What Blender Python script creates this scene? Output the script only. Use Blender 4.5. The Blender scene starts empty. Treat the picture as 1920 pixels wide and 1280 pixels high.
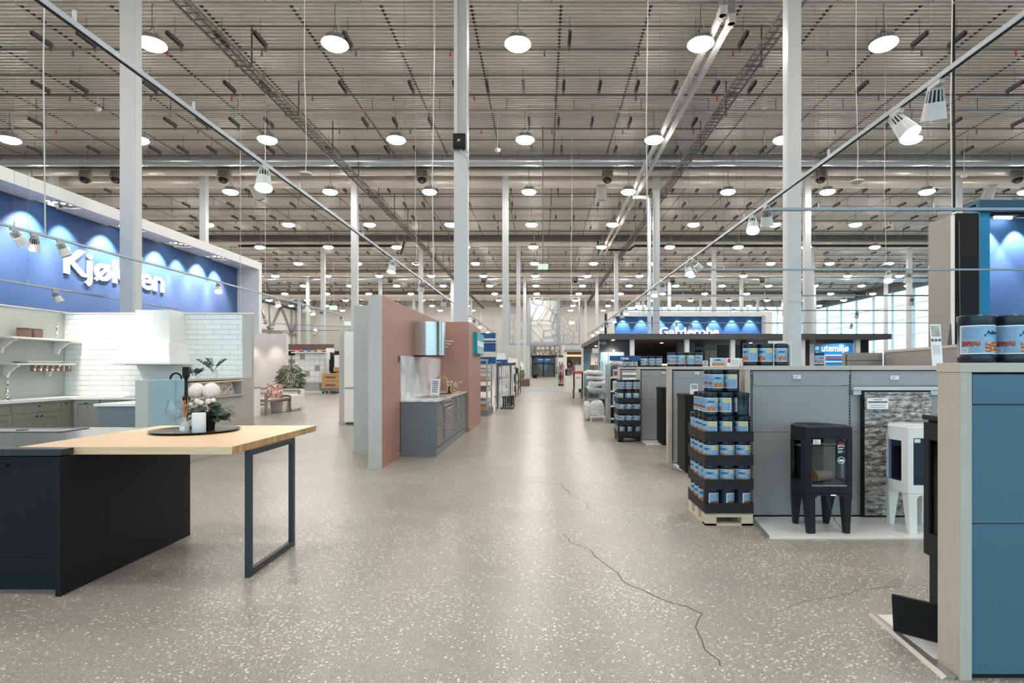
import bpy, math, random
from mathutils import Vector, Matrix
random.seed(11)
sc = bpy.context.scene
col = sc.collection
PI = math.pi

# ------------------------------------------------------------------ camera, sky, exposure
cd = bpy.data.cameras.new('camera')
cam = bpy.data.objects.new('camera', cd)
col.objects.link(cam)
cam.location = (0, 0, 1.4)
cam.rotation_euler = (PI / 2, 0, 0)
cd.sensor_width = 36
cd.lens = 20
cd.shift_x = -57 / 1920
cd.shift_y = 50 / 1920
cd.clip_end = 400
sc.camera = cam

LAMP_POWER = 84.0
SPOT_GLOW = 25.0
SKY = 2.8
world = bpy.data.worlds.new('overcast_sky')
sc.world = world
world.use_nodes = True
bg = world.node_tree.nodes['Background']
bg.inputs[0].default_value = (0.60, 0.85, 1.0, 1)
bg.inputs[1].default_value = SKY
sc.view_settings.view_transform = 'Standard'
sc.view_settings.look = 'None'
sc.view_settings.gamma = 1
sc.view_settings.use_curve_mapping = False
sc.view_settings.exposure = 0.2
cy = sc.cycles
cy.max_bounces = 7
cy.diffuse_bounces = 4
cy.glossy_bounces = 4
cy.transmission_bounces = 6
cy.transparent_max_bounces = 10
cy.caustics_reflective = False
cy.caustics_refractive = False
cy.sample_clamp_indirect = 6
cy.use_light_tree = True

# ------------------------------------------------------------------ helpers
K = 1066.67


def px(x, d):
    return (x - 1017) * d / K


def pz(y, d):
    return 1.4 + (690 - y) * d / K


ORD = ['first', 'second', 'third', 'fourth', 'fifth', 'sixth', 'seventh', 'eighth', 'ninth', 'tenth', 'eleventh', 'twelfth',
       'thirteenth', 'fourteenth', 'fifteenth', 'sixteenth', 'seventeenth', 'eighteenth', 'nineteenth', 'twentieth',
       'twenty-first', 'twenty-second', 'twenty-third', 'twenty-fourth', 'twenty-fifth', 'twenty-sixth', 'twenty-seventh', 'twenty-eighth']


def lin(c):
    c /= 255
    return c / 12.92 if c <= 0.04045 else ((c + 0.055) / 1.055) ** 2.4


def C(r, g, b):
    return (lin(r), lin(g), lin(b), 1)


OFF = {}


def fr(origin, face):
    """local frame: x to the right, y into the object, z up, for a front that faces 'face'"""
    r, i = {'-y': ((1, 0, 0), (0, 1, 0)), '+x': ((0, 1, 0), (-1, 0, 0)), '-x': ((0, -1, 0), (1, 0, 0)), '+y': ((-1, 0, 0), (0, -1, 0))}[face]
    M = Matrix((( r[0], i[0], 0, origin[0]), (r[1], i[1], 0, origin[1]), (0, 0, 1, origin[2]), (0, 0, 0, 1)))
    return M


class MB:
    def __init__(s, M=None):
        s.v, s.f, s.mi, s.uv, s.M, s.cur = [], [], [], {}, M or Matrix(), 0

    def add(s, vs, fs, uvs=None):
        n = len(s.v)
        s.v += [s.M @ Vector(p) for p in vs]
        for k, f in enumerate(fs):
            if uvs:
                s.uv[len(s.f)] = uvs[k]
            s.f.append([i + n for i in f])
            s.mi.append(s.cur)
        return s

    def box(s, x0, x1, y0, y1, z0, z1):
        return s.hexa([(x0, y0, z0), (x1, y0, z0), (x1, y1, z0), (x0, y1, z0), (x0, y0, z1), (x1, y0, z1), (x1, y1, z1), (x0, y1, z1)])

    def hexa(s, p):
        return s.add(p, [(0, 3, 2, 1), (4, 5, 6, 7), (0, 1, 5, 4), (1, 2, 6, 5), (2, 3, 7, 6), (3, 0, 4, 7)])

    def end_grain(s):
        s.mi[-3] = 1
        return s

    def quad(s, a, b, c, d):
        return s.add([a, b, c, d], [(0, 1, 2, 3)], [[(0, 0), (1, 0), (1, 1), (0, 1)]])

    def bar(s, a, b, w, h=None):
        """square bar from a to b"""
        h = h or w
        a, b = Vector(a), Vector(b)
        t = (b - a).normalized()
        up = Vector((0, 0, 1)) if abs(t.z) < 0.95 else Vector((0, 1, 0))
        sx = t.cross(up).normalized() * w / 2
        sz = sx.cross(t).normalized() * h / 2
        return s.hexa([a - sx - sz, a + sx - sz, b + sx - sz, b - sx - sz, a - sx + sz, a + sx + sz, b + sx + sz, b - sx + sz])

    def tube(s, pts, r, n=6, cap=True):
        pts = [Vector(p) for p in pts]
        rs = r if isinstance(r, (list, tuple)) else [r] * len(pts)
        vs, fs = [], []
        ref = None
        for i, p in enumerate(pts):
            t = (pts[min(i + 1, len(pts) - 1)] - pts[max(i - 1, 0)]).normalized()
            if ref is None:
                ref = Vector((0, 0, 1)) if abs(t.z) < 0.9 else Vector((1, 0, 0))
            a = t.cross(ref).normalized()
            b = a.cross(t).normalized()
            ref = b
            for k in range(n):
                an = 2 * PI * k / n
                vs.append(p + a * math.cos(an) * rs[i] + b * math.sin(an) * rs[i])
        for i in range(len(pts) - 1):
            for k in range(n):
                k2 = (k + 1) % n
                fs.append((i * n + k, i * n + k2, (i + 1) * n + k2, (i + 1) * n + k))
        if cap:
            fs.append(tuple(range(n)))
            fs.append(tuple(range((len(pts) - 1) * n, len(pts) * n))[::-1])
        return s.add(vs, fs)

    def cyl(s, a, b, r, r1=None, n=12, cap=True):
        return s.tube([a, b], [r, r if r1 is None else r1], n, cap)

    def lathe(s, c, prof, n=20, a0=0, a1=2 * PI, uv=False):
        full = abs(a1 - a0 - 2 * PI) < 1e-6
        m = n if full else n + 1
        vs, fs, uvs = [], [], []
        for r, z in prof:
            for k in range(m):
                an = a0 + (a1 - a0) * k / n
                vs.append((c[0] + r * math.cos(an), c[1] + r * math.sin(an), c[2] + z))
        q = len(prof) - 1
        for i in range(q):
            for k in range(n):
                k2 = (k + 1) % m
                fs.append((i * m + k, i * m + k2, (i + 1) * m + k2, (i + 1) * m + k))
                uvs.append([(k / n, i / q), ((k + 1) / n, i / q), ((k + 1) / n, (i + 1) / q), (k / n, (i + 1) / q)])
        return s.add(vs, fs, uvs if uv else None)

    def prism(s, poly, z0, z1):
        n = len(poly)
        vs = [(x, y, z0) for x, y in poly] + [(x, y, z1) for x, y in poly]
        fs = [tuple(range(n))[::-1], tuple(range(n, 2 * n))]
        for k in range(n):
            k2 = (k + 1) % n
            fs.append((k, k2, n + k2, n + k))
        return s.add(vs, fs)

    def ball(s, c, r, n=10, m=7):
        r = r if isinstance(r, (list, tuple)) else (r, r, r)
        vs, fs = [], []
        for j in range(m + 1):
            t = PI * j / m
            for k in range(n):
                a = 2 * PI * k / n
                vs.append((c[0] + r[0] * math.sin(t) * math.cos(a), c[1] + r[1] * math.sin(t) * math.sin(a), c[2] - r[2] * math.cos(t)))
        for j in range(m):
            for k in range(n):
                k2 = (k + 1) % n
                fs.append((j * n + k, j * n + k2, (j + 1) * n + k2, (j + 1) * n + k))
        return s.add(vs, fs)

    def build(s, name, mat, parent=None, loc=None, smooth=False, bevel=0, kind=None):
        me = bpy.data.meshes.new(name)
        off = Vector(loc) if loc is not None else (OFF[parent.name] if parent else Vector((0, 0, 0)))
        me.from_pydata([tuple(v - off) for v in s.v], [], s.f)
        for m in (mat if isinstance(mat, (list, tuple)) else [mat]):
            me.materials.append(m)
        if len(me.materials) > 1:
            me.polygons.foreach_set('material_index', s.mi)
        if s.uv:
            uvl = me.uv_layers.new(name='UVMap')
            for p in me.polygons:
                q = s.uv.get(p.index)
                if q:
                    for li, t in zip(p.loop_indices, q):
                        uvl.data[li].uv = t
        me.validate()
        if smooth:
            me.polygons.foreach_set('use_smooth', [True] * len(me.polygons))
            me.set_sharp_from_angle(angle=math.radians(38))
        me.update()
        o = bpy.data.objects.new(name, me)
        col.objects.link(o)
        if loc is not None:
            o.location = loc
        if parent:
            o.parent = parent
        OFF[o.name] = off
        if bevel:
            b = o.modifiers.new('edge', 'BEVEL')
            b.width = bevel
            b.segments = 2
            b.limit_method = 'ANGLE'
        if kind:
            o['kind'] = kind
        return o


def tag(o, label, cat, group=None):
    o['label'] = label
    o['category'] = cat
    if group:
        o['group'] = group
    return o


def thing(name, label, cat, loc=(0, 0, 0), group=None):
    o = bpy.data.objects.new(name, None)
    o.empty_display_size = 0.1
    col.objects.link(o)
    o.location = loc
    OFF[o.name] = Vector(loc)
    return tag(o, label, cat, group)


def struct(o):
    o['kind'] = 'structure'
    return o


def structure(name, loc=(0, 0, 0)):
    o = bpy.data.objects.new(name, None)
    col.objects.link(o)
    o.location = loc
    OFF[o.name] = Vector(loc)
    return struct(o)


KIDS = {}


def dup(root, loc, rotz=0.0, label=None, skip=()):
    def rec(o, parent):
        c = o.copy()
        col.objects.link(c)
        c.parent = parent
        for ch in o.children:
            if ch.name.split('.')[0] not in skip:
                rec(ch, c)
        return c
    r = rec(root, None)
    r.location = loc
    r.rotation_euler = (0, 0, rotz)
    if label:
        r['label'] = label
    return r


def spot(parent, loc, target, power, angle=60, blend=0.6, color=(1, 0.96, 0.9), size=0.05, name='spot_light'):
    l = bpy.data.lights.new(name, 'SPOT')
    l.energy = power
    l.spot_size = math.radians(angle)
    l.spot_blend = blend
    l.color = color
    l.shadow_soft_size = size
    o = bpy.data.objects.new(name, l)
    col.objects.link(o)
    o.location = Vector(loc) - (OFF[parent.name] if parent else Vector((0, 0, 0)))
    o.rotation_euler = (Vector(target) - Vector(loc)).to_track_quat('-Z', 'Y').to_euler()
    if parent:
        o.parent = parent
    return o


# ------------------------------------------------------------------ materials
class N:
    """tiny node builder"""
    def __init__(s, m):
        s.t = m.node_tree
        s.b = s.t.nodes['Principled BSDF']

    def n(s, typ, **kw):
        nd = s.t.nodes.new(typ)
        for k, v in kw.items():
            setattr(nd, k, v)
        return nd

    def put(s, sock, v):
        if hasattr(v, 'is_output'):
            s.t.links.new(v, sock)
        else:
            sock.default_value = v

    def math(s, op, a, b=0.0, clamp=False):
        nd = s.n('ShaderNodeMath', operation=op, use_clamp=clamp)
        s.put(nd.inputs[0], a)
        s.put(nd.inputs[1], b)
        return nd.outputs[0]

    def mix(s, f, a, b):
        nd = s.n('ShaderNodeMix', data_type='RGBA')
        s.put(nd.inputs[0], f)
        s.put(nd.inputs[6], a)
        s.put(nd.inputs[7], b)
        return nd.outputs[2]

    def coord(s, which='Object', scale=(1, 1, 1)):
        tc = s.n('ShaderNodeTexCoord')
        mp = s.n('ShaderNodeMapping')
        mp.inputs['Scale'].default_value = scale
        s.t.links.new(tc.outputs[which], mp.inputs[0])
        return mp.outputs[0]

    def noise(s, vec, scale, detail=3, rough=0.5):
        nd = s.n('ShaderNodeTexNoise')
        s.put(nd.inputs['Vector'], vec)
        nd.inputs['Scale'].default_value = scale
        nd.inputs['Detail'].default_value = detail
        nd.inputs['Roughness'].default_value = rough
        return nd.outputs[0]

    def ramp(s, f, stops):
        nd = s.n('ShaderNodeValToRGB')
        s.put(nd.inputs[0], f)
        e = nd.color_ramp.elements
        while len(e) < len(stops):
            e.new(0.5)
        for el, (p, c) in zip(e, stops):
            el.position = p
            el.color = c
        return nd.outputs[0]

    def bump(s, h, strength=0.2, dist=0.01):
        nd = s.n('ShaderNodeBump')
        nd.inputs['Strength'].default_value = strength
        nd.inputs['Distance'].default_value = dist
        s.put(nd.inputs['Height'], h)
        s.t.links.new(nd.outputs[0], s.b.inputs['Normal'])


def mul(c, k):
    return (min(1, c[0] * k), min(1, c[1] * k), min(1, c[2] * k), 1)


def mat(name, c, rough=0.5, metal=0.0, var=0.05, scale=6, stretch=(1, 1, 1), bump=0.0, bscale=80, coat=0.0, rnd=0.0):
    m = bpy.data.materials.new(name)
    m.use_nodes = True
    g = N(m)
    v = g.coord('Object', stretch)
    f = g.noise(v, scale, 4)
    colr = g.mix(f, mul(c, 1 - var), mul(c, 1 + var))
    if rnd:
        oi = g.n('ShaderNodeObjectInfo')
        k = g.math('MULTIPLY_ADD', oi.outputs['Random'], rnd)
        k.node.inputs[2].default_value = 1 - rnd / 2
        hs = g.n('ShaderNodeHueSaturation')
        g.put(hs.inputs['Value'], k)
        g.put(hs.inputs['Color'], colr)
        colr = hs.outputs[0]
    g.put(g.b.inputs['Base Color'], colr)
    g.b.inputs['Roughness'].default_value = rough
    g.b.inputs['Metallic'].default_value = metal
    g.b.inputs['Coat Weight'].default_value = coat
    if bump:
        g.bump(g.noise(v, bscale, 4), bump)
    return m


def emitter(name, c, strength):
    m = bpy.data.materials.new(name)
    m.use_nodes = True
    b = m.node_tree.nodes['Principled BSDF']
    b.inputs['Base Color'].default_value = (0.8, 0.8, 0.8, 1)
    b.inputs['Emission Color'].default_value = c
    b.inputs['Emission Strength'].default_value = strength
    return m


def glassy(name, tint, gloss=0.05, rough=0.02):
    m = bpy.data.materials.new(name)
    m.use_nodes = True
    t = m.node_tree
    out = t.nodes['Material Output']
    tr = t.nodes.new('ShaderNodeBsdfTransparent')
    tr.inputs[0].default_value = tint
    gl = t.nodes.new('ShaderNodeBsdfGlossy')
    gl.inputs['Roughness'].default_value = rough
    mx = t.nodes.new('ShaderNodeMixShader')
    ge = t.nodes.new('ShaderNodeNewGeometry')
    dt = t.nodes.new('ShaderNodeVectorMath')
    dt.operation = 'DOT_PRODUCT'
    t.links.new(ge.outputs['Incoming'], dt.inputs[0])
    t.links.new(ge.outputs['Normal'], dt.inputs[1])

    def mth(op, a, b):
        nd = t.nodes.new('ShaderNodeMath')
        nd.operation = op
        nd.use_clamp = True
        for i, v in enumerate((a, b)):
            if isinstance(v, float):
                nd.inputs[i].default_value = v
            else:
                t.links.new(v, nd.inputs[i])
        return nd
    ab = mth('ABSOLUTE', dt.outputs['Value'], 0.0)
    iv = mth('SUBTRACT', 1.0, ab.outputs[0])
    pw_ = mth('POWER', iv.outputs[0], 5.0)
    m2 = mth('MULTIPLY', pw_.outputs[0], 0.9)
    ad = mth('ADD', m2.outputs[0], gloss)
    t.links.new(ad.outputs[0], mx.inputs[0])
    t.links.new(tr.outputs[0], mx.inputs[1])
    t.links.new(gl.outputs[0], mx.inputs[2])
    t.links.new(mx.outputs[0], out.inputs[0])
    return m


def floor_material():
    m = bpy.data.materials.new('polished_concrete')
    m.use_nodes = True
    g = N(m)
    v = g.coord('Object')
    big = g.noise(v, 0.35, 2, 0.4)
    fine = g.noise(v, 45, 4, 0.7)
    base = g.mix(big, C(152, 148, 140), C(184, 179, 169))
    base = g.mix(g.math('MULTIPLY', fine, 0.45), base, C(112, 107, 100))
    mot = g.noise(v, 1.7, 4, 0.55)
    base = g.mix(g.math('MULTIPLY', mot, 0.5), base, C(122, 116, 108))
    dens = g.noise(v, 0.8, 4, 0.6)
    thr = g.math('MULTIPLY_ADD', dens, 2.4)
    thr.node.inputs[2].default_value = -0.86
    thr2 = g.math('MULTIPLY_ADD', dens, 1.3)
    thr2.node.inputs[2].default_value = -0.12
    for sc_, k, cc, th_ in ((66.0, 0.52, C(236, 231, 221), thr), (150.0, 0.50, C(222, 216, 205), thr2)):
        vo = g.n('ShaderNodeTexVoronoi')
        g.put(vo.inputs['Vector'], v)
        vo.inputs['Scale'].default_value = sc_
        sep = g.n('ShaderNodeSeparateColor')
        g.put(sep.inputs[0], vo.outputs['Color'])
        keep = g.math('LESS_THAN', sep.outputs[0], th_)
        size = g.math('MULTIPLY', sep.outputs[1], k)
        dot = g.math('LESS_THAN', vo.outputs['Distance'], size)
        base = g.mix(g.math('MULTIPLY', g.math('MULTIPLY', keep, dot), 0.85), base, cc)
    vo = g.n('ShaderNodeTexVoronoi')
    g.put(vo.inputs['Vector'], v)
    vo.inputs['Scale'].default_value = 70
    sep = g.n('ShaderNodeSeparateColor')
    g.put(sep.inputs[0], vo.outputs['Color'])
    dk = g.math('MULTIPLY', g.math('LESS_THAN', sep.outputs[2], 0.12), g.math('LESS_THAN', vo.outputs['Distance'], 0.25))
    base = g.mix(g.math('MULTIPLY', dk, 0.5), base, C(70, 66, 62))
    g.put(g.b.inputs['Base Color'], base)
    r = g.math('MULTIPLY_ADD', big, 0.05)
    r.node.inputs[2].default_value = 0.285
    g.put(g.b.inputs['Roughness'], r)
    g.b.inputs['Specular IOR Level'].default_value = 0.32
    return m


def deck_material():
    m = bpy.data.materials.new('galvanised_deck')
    m.use_nodes = True
    g = N(m)
    v = g.coord('Object', (0.5, 9, 1))
    f = g.noise(v, 1.1, 5, 0.65)
    v2 = g.coord('Object')
    f2 = g.noise(v2, 0.35, 3)
    a = g.mix(f, C(176, 170, 162), C(236, 230, 221))
    g.put(g.b.inputs['Base Color'], g.mix(g.math('MULTIPLY', f2, 0.5), a, C(176, 171, 164)))
    g.b.inputs['Metallic'].default_value = 0.2
    g.b.inputs['Roughness'].default_value = 0.4
    return m


def wood_material(name, a, b, dirx=True, rough=0.45, rnd=0.25):
    m = bpy.data.materials.new(name)
    m.use_nodes = True
    g = N(m)
    oi = g.n('ShaderNodeObjectInfo')
    tc = g.n('ShaderNodeTexCoord')
    ad = g.n('ShaderNodeVectorMath', operation='ADD')
    g.put(ad.inputs[0], tc.outputs['Object'])
    g.put(ad.inputs[1], oi.outputs['Random'])
    mp = g.n('ShaderNodeMapping')
    mp.inputs['Scale'].default_value = (1.2, 22, 22) if dirx else (22, 22, 1.2)
    g.put(mp.inputs[0], ad.outputs[0])
    f = g.noise(mp.outputs[0], 2.2, 6, 0.6)
    c0 = g.mix(f, a, b)
    hs = g.n('ShaderNodeHueSaturation')
    k = g.math('MULTIPLY_ADD', oi.outputs['Random'], rnd)
    k.node.inputs[2].default_value = 1 - rnd / 2
    g.put(hs.inputs['Value'], k)
    g.put(hs.inputs['Color'], c0)
    g.put(g.b.inputs['Base Color'], hs.outputs[0])
    g.b.inputs['Roughness'].default_value = rough
    g.bump(f, 0.08)
    return m


def marble_material():
    m = bpy.data.materials.new('white_marble')
    m.use_nodes = True
    g = N(m)
    v = g.coord('Object')
    w = g.n('ShaderNodeTexWave')
    g.put(w.inputs['Vector'], v)
    w.inputs['Scale'].default_value = 1.1
    w.inputs['Distortion'].default_value = 9
    w.inputs['Detail'].default_value = 4
    f = g.ramp(w.outputs[1], [(0.0, C(206, 208, 211)), (0.3, C(234, 234, 234)), (1.0, C(242, 241, 238))])
    g.put(g.b.inputs['Base Color'], f)
    g.b.inputs['Roughness'].default_value = 0.12
    return m


def label_material():
    m = bpy.data.materials.new('can_label_print')
    m.use_nodes = True
    g = N(m)
    tc = g.n('ShaderNodeTexCoord')
    sp = g.n('ShaderNodeSeparateXYZ')
    g.put(sp.inputs[0], tc.outputs['UV'])
    u, v = sp.outputs[0], sp.outputs[1]

    def rect(u0, u1, v0, v1):
        a = g.math('MULTIPLY', g.math('GREATER_THAN', u, u0), g.math('LESS_THAN', u, u1))
        b = g.math('MULTIPLY', g.math('GREATER_THAN', v, v0), g.math('LESS_THAN', v, v1))
        return g.math('MULTIPLY', a, b)
    nz = g.noise(tc.outputs['UV'], 28, 3)
    c = g.mix(rect(0.02, 0.98, 0.035, 0.965), C(240, 240, 240), C(134, 168, 200))
    c = g.mix(g.math('MULTIPLY', rect(0.35, 0.66, 0.45, 0.965), 0.45), c, C(132, 190, 226))
    lines = g.math('LESS_THAN', g.math('FRACT', g.math('MULTIPLY', v, 15)), 0.34)
    lines = g.math('MULTIPLY', lines, g.math('GREATER_THAN', nz, 0.40))
    for r in ((0.045, 0.31, 0.5, 0.92), (0.70, 0.955, 0.08, 0.64), (0.16, 0.31, 0.06, 0.22), (0.40, 0.64, 0.60, 0.66)):
        c = g.mix(g.math('MULTIPLY', g.math('MULTIPLY', rect(*r), lines), 0.5), c, C(60, 85, 120))
    c = g.mix(rect(0.69, 0.965, 0.68, 0.93), c, C(224, 208, 138))
    c = g.mix(g.math('MULTIPLY', g.math('MULTIPLY', rect(0.71, 0.95, 0.72, 0.90), lines), 0.7), c, C(120, 95, 40))
    fire = g.ramp(g.noise(tc.outputs['UV'], 17, 4, 0.6), [(0.30, C(45, 20, 12)), (0.46, C(150, 70, 25)), (0.56, C(226, 140, 60)), (0.68, C(250, 225, 160))])
    c = g.mix(rect(0.37, 0.64, 0.07, 0.40), c, fire)
    fire2 = g.ramp(g.noise(tc.outputs['UV'], 24, 3), [(0.3, C(40, 25, 20)), (0.5, C(140, 45, 25)), (0.66, C(225, 150, 110))])
    c = g.mix(rect(0.045, 0.30, 0.27, 0.44), c, fire2)
    bars = g.math('LESS_THAN', g.math('FRACT', g.math('MULTIPLY', u, 110)), 0.5)
    c = g.mix(rect(0.045, 0.135, 0.06, 0.22), c, g.mix(g.math('MULTIPLY', bars, rect(0.055, 0.125, 0.08, 0.20)), C(235, 235, 235), C(60, 60, 60)))
    g.put(g.b.inputs['Base Color'], c)
    g.b.inputs['Roughness'].default_value = 0.28
    return m


def stone_material():
    m = bpy.data.materials.new('split_stone')
    m.use_nodes = True
    g = N(m)
    oi = g.n('ShaderNodeObjectInfo')
    tc = g.n('ShaderNodeTexCoord')
    ad = g.n('ShaderNodeVectorMath', operation='ADD')
    g.put(ad.inputs[0], tc.outputs['Object'])
    g.put(ad.inputs[1], oi.outputs['Random'])
    mp = g.n('ShaderNodeMapping')
    mp.inputs['Scale'].default_value = (1, 1, 2.6)
    g.put(mp.inputs[0], ad.outputs[0])
    f = g.noise(mp.outputs[0], 14, 7, 0.75)
    c = g.ramp(f, [(0.34, C(70, 64, 59)), (0.45, C(150, 142, 135)), (0.54, C(214, 208, 201)), (0.66, C(246, 242, 238))])
    g.put(g.b.inputs['Base Color'], c)
    g.b.inputs['Roughness'].default_value = 0.85
    g.bump(f, 0.9, 0.03)
    return m


def cushion_material():
    m = bpy.data.materials.new('floral_cushion_cloth')
    m.use_nodes = True
    g = N(m)
    v = g.coord('Object')
    f = g.noise(v, 7, 4, 0.6)
    c = g.ramp(f, [(0.40, C(232, 222, 212)), (0.50, C(196, 140, 120)), (0.56, C(110, 66, 50)), (0.62, C(228, 216, 204))])
    g.put(g.b.inputs['Base Color'], c)
    g.b.inputs['Roughness'].default_value = 0.9
    return m


FLOOR = floor_material()
DECK = deck_material()
WHITE = mat('white_lacquer', C(238, 237, 233), 0.4)
WHITEW = mat('white_wall_paint', C(228, 226, 221), 0.7, bump=0.03)
WALLP = mat('far_wall_panel', C(186, 183, 178), 0.6, var=0.06, scale=0.6)
COLM = mat('column_paint', C(196, 199, 200), 0.42, var=0.03)
STEEL = mat('dark_steel', C(96, 96, 94), 0.5, 0.5)
GALV = mat('galvanised_steel', C(176, 176, 174), 0.35, 0.75, var=0.12, scale=3)
DUCT = mat('duct_sheet', C(222, 214, 202), 0.36, 0.25, var=0.12, scale=2, stretch=(0.4, 3, 3))
DUCTS = mat('duct_foil', C(206, 212, 216), 0.26, 0.7, var=0.12, scale=2)
BLACK = mat('matt_black', C(24, 24, 26), 0.55)
BLACKS = mat('black_plastic', C(20, 24, 28), 0.32)
BOAK = mat('black_stained_oak', C(22, 21, 22), 0.55, var=0.3, scale=3, stretch=(20, 20, 1), bump=0.1)
BSTONE = mat('black_worktop', C(34, 34, 36), 0.16, var=0.1, scale=20)
DLEG = mat('graphite_metal', C(52, 58, 62), 0.42, 0.4)
RAIL = mat('track_aluminium', C(150, 158, 164), 0.35, 0.6)
LGREY = mat('lamp_grey', C(176, 176, 173), 0.4, 0.2)
LWHITE = mat('spot_white', C(204, 204, 202), 0.35)
GPANEL = mat('gondola_grey', C(156, 154, 152), 0.28, var=0.03)
GPANEL2 = mat('gondola_warm_grey', C(150, 146, 141), 0.4, var=0.03)
LAM = wood_material('ash_laminate', C(176, 162, 148), C(205, 193, 180), False, 0.5, 0.04)
LAMX = wood_material('ash_laminate_long', C(180, 168, 155), C(207, 197, 185), True, 0.5, 0.04)
OAK = wood_material('oak_stave', C(212, 170, 124), C(240, 213, 176), True, 0.4, 0.12)
PINE = wood_material('pallet_pine', C(196, 176, 146), C(224, 208, 182), True, 0.8, 0.2)
OLDW = wood_material('bench_wood', C(128, 112, 94), C(160, 142, 122), True, 0.6, 0.1)
PINK = mat('terracotta_paint', C(172, 130, 115), 0.6, var=0.03, bump=0.02)
SAGE = mat('grey_partition_paint', C(190, 186, 179), 0.6, var=0.03)
SAGEW = mat('sage_wall_paint', C(178, 183, 177), 0.62, var=0.03)
SAGEC = mat('sage_cabinet', C(132, 132, 124), 0.45, var=0.03)
BLUEG = mat('pale_blue_panel', C(160, 196, 212), 0.42, var=0.03)  # on the half wall this blue is painted-in daylight
GREYC = mat('slate_grey_cabinet', C(116, 119, 121), 0.42, var=0.03)
TILE = mat('glazed_white_tile', C(238, 237, 232), 0.12, var=0.02, rnd=0.05)
GROUT = mat('tile_grout', C(226, 225, 220), 0.9)
BEIGE = mat('beige_wall', C(226, 214, 202), 0.7, var=0.03)
SIGNB = mat('sign_blue', C(10, 74, 132), 0.42, var=0.04)
SIGNF = mat('sign_fabric_blue', C(2, 76, 126), 0.6, var=0.04)
for k_, v_ in (('Sheen Weight', 0.22), ('Sheen Roughness', 0.6), ('Sheen Tint', (0.9, 0.86, 1, 1))):
    SIGNF.node_tree.nodes['Principled BSDF'].inputs[k_].default_value = v_
GPANEL_SHADED = mat('gondola_grey_shaded_blue', C(72, 104, 122), 0.26, var=0.03)  # shade and blue daylight on the nearest partition, put into its panel colour
SIGND = mat('dark_teal_frame', C(8, 76, 106), 0.45)
TEALB = mat('teal_board', C(0, 160, 172), 0.4)
CYANB = mat('cyan_board', C(20, 130, 205), 0.4)
LETTER = mat('white_letter', C(244, 244, 244), 0.5)
MARBLE = marble_material()
CHROME = mat('polished_chrome', C(214, 214, 214), 0.08, 1.0)
BRASS = mat('brushed_brass', C(205, 168, 120), 0.2, 1.0)
HOODM = mat('hood_steel', C(196, 184, 174), 0.2, 1.0, var=0.08, scale=4, stretch=(8, 8, 0.2))
PAPER = mat('paper_white', C(236, 235, 232), 0.6)
LABEL = label_material()
NAVY = mat('navy_print', C(14, 30, 70), 0.4)
STONE = stone_material()
STOVEB = mat('stove_cast_black', C(36, 38, 42), 0.48, var=0.06, bump=0.06, bscale=240)
STOVEW = mat('stove_enamel_white', C(240, 239, 235), 0.18)
VERM = mat('vermiculite', C(178, 164, 144), 0.9)
STGLASS = glassy('stove_glass', (0.86, 0.86, 0.87, 1), 0.03)
WINGLASS = glassy('window_glass', (0.86, 0.97, 1.0, 1), 0.04)
CLEARG = glassy('wine_glass', (0.93, 0.94, 0.95, 1), 0.09)
RED = mat('red_print', C(200, 42, 38), 0.5)
GREEN = emitter('exit_sign_glow', C(20, 150, 90), 0.9)
LAMPE = emitter('lamp_diffuser_glow', (1, 0.95, 0.885, 1), LAMP_POWER)
SPOTE = emitter('spot_glow', (1, 0.96, 0.9, 1), SPOT_GLOW)
WARME = emitter('warm_strip_glow', (1, 0.72, 0.4, 1), 4.0)
CARD = mat('cardboard', C(196, 150, 104), 0.8)
BROWN = mat('brown_canister', C(112, 88, 76), 0.4)
LEAF = mat('dark_leaf', C(62, 80, 64), 0.5, var=0.3, scale=9)
LEAFB = mat('bamboo_leaf', C(96, 116, 72), 0.6, var=0.45, scale=5)
PETAL = mat('pale_pink_petal', C(250, 236, 230), 0.7, var=0.06, scale=30)
CUSH = cushion_material()
CLOTH = mat('white_throw', C(228, 225, 219), 0.9, bump=0.3, bscale=120)
ORANGE = mat('orange_reed', C(214, 134, 62), 0.6)
CLAY = mat('diffuser_glass', C(190, 182, 172), 0.35)
BARK = wood_material('birch_bark', C(150, 120, 92), C(222, 206, 186), True, 0.8, 0.1)
SACK = mat('plastic_sack', C(226, 228, 228), 0.35, var=0.12, scale=14, bump=0.4, bscale=20)
FLPLATE = mat('white_floor_plate', C(228, 227, 224), 0.3)
DARKPAN = mat('booth_charcoal', C(58, 56, 56), 0.5)
CANOPY = mat('canopy_grey', C(84, 81, 80), 0.55)
BOOTHBR = mat('booth_brown', C(104, 88, 80), 0.5)
BLUEBAND = mat('blue_floor_band', C(120, 140, 160), 0.5)
FOIL = mat('nozzle_grey', C(150, 146, 140), 0.35, 0.5)
LADDER = mat('ladder_zinc', C(122, 121, 116), 0.45, 0.4)
FRAMEW = mat('glazing_bar', C(206, 222, 230), 0.4)
COPPER = mat('copper_band', C(190, 130, 80), 0.35, 0.6)

ENDG = wood_material('oak_end_grain', C(150, 104, 66), C(206, 164, 120), True, 0.6, 0.5)
for m_, v_ in ((BOAK, .22), (BLACK, .25), (STOVEB, .25), (BLACKS, .3)):
    m_.node_tree.nodes['Principled BSDF'].inputs['Specular IOR Level'].default_value = v_


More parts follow.
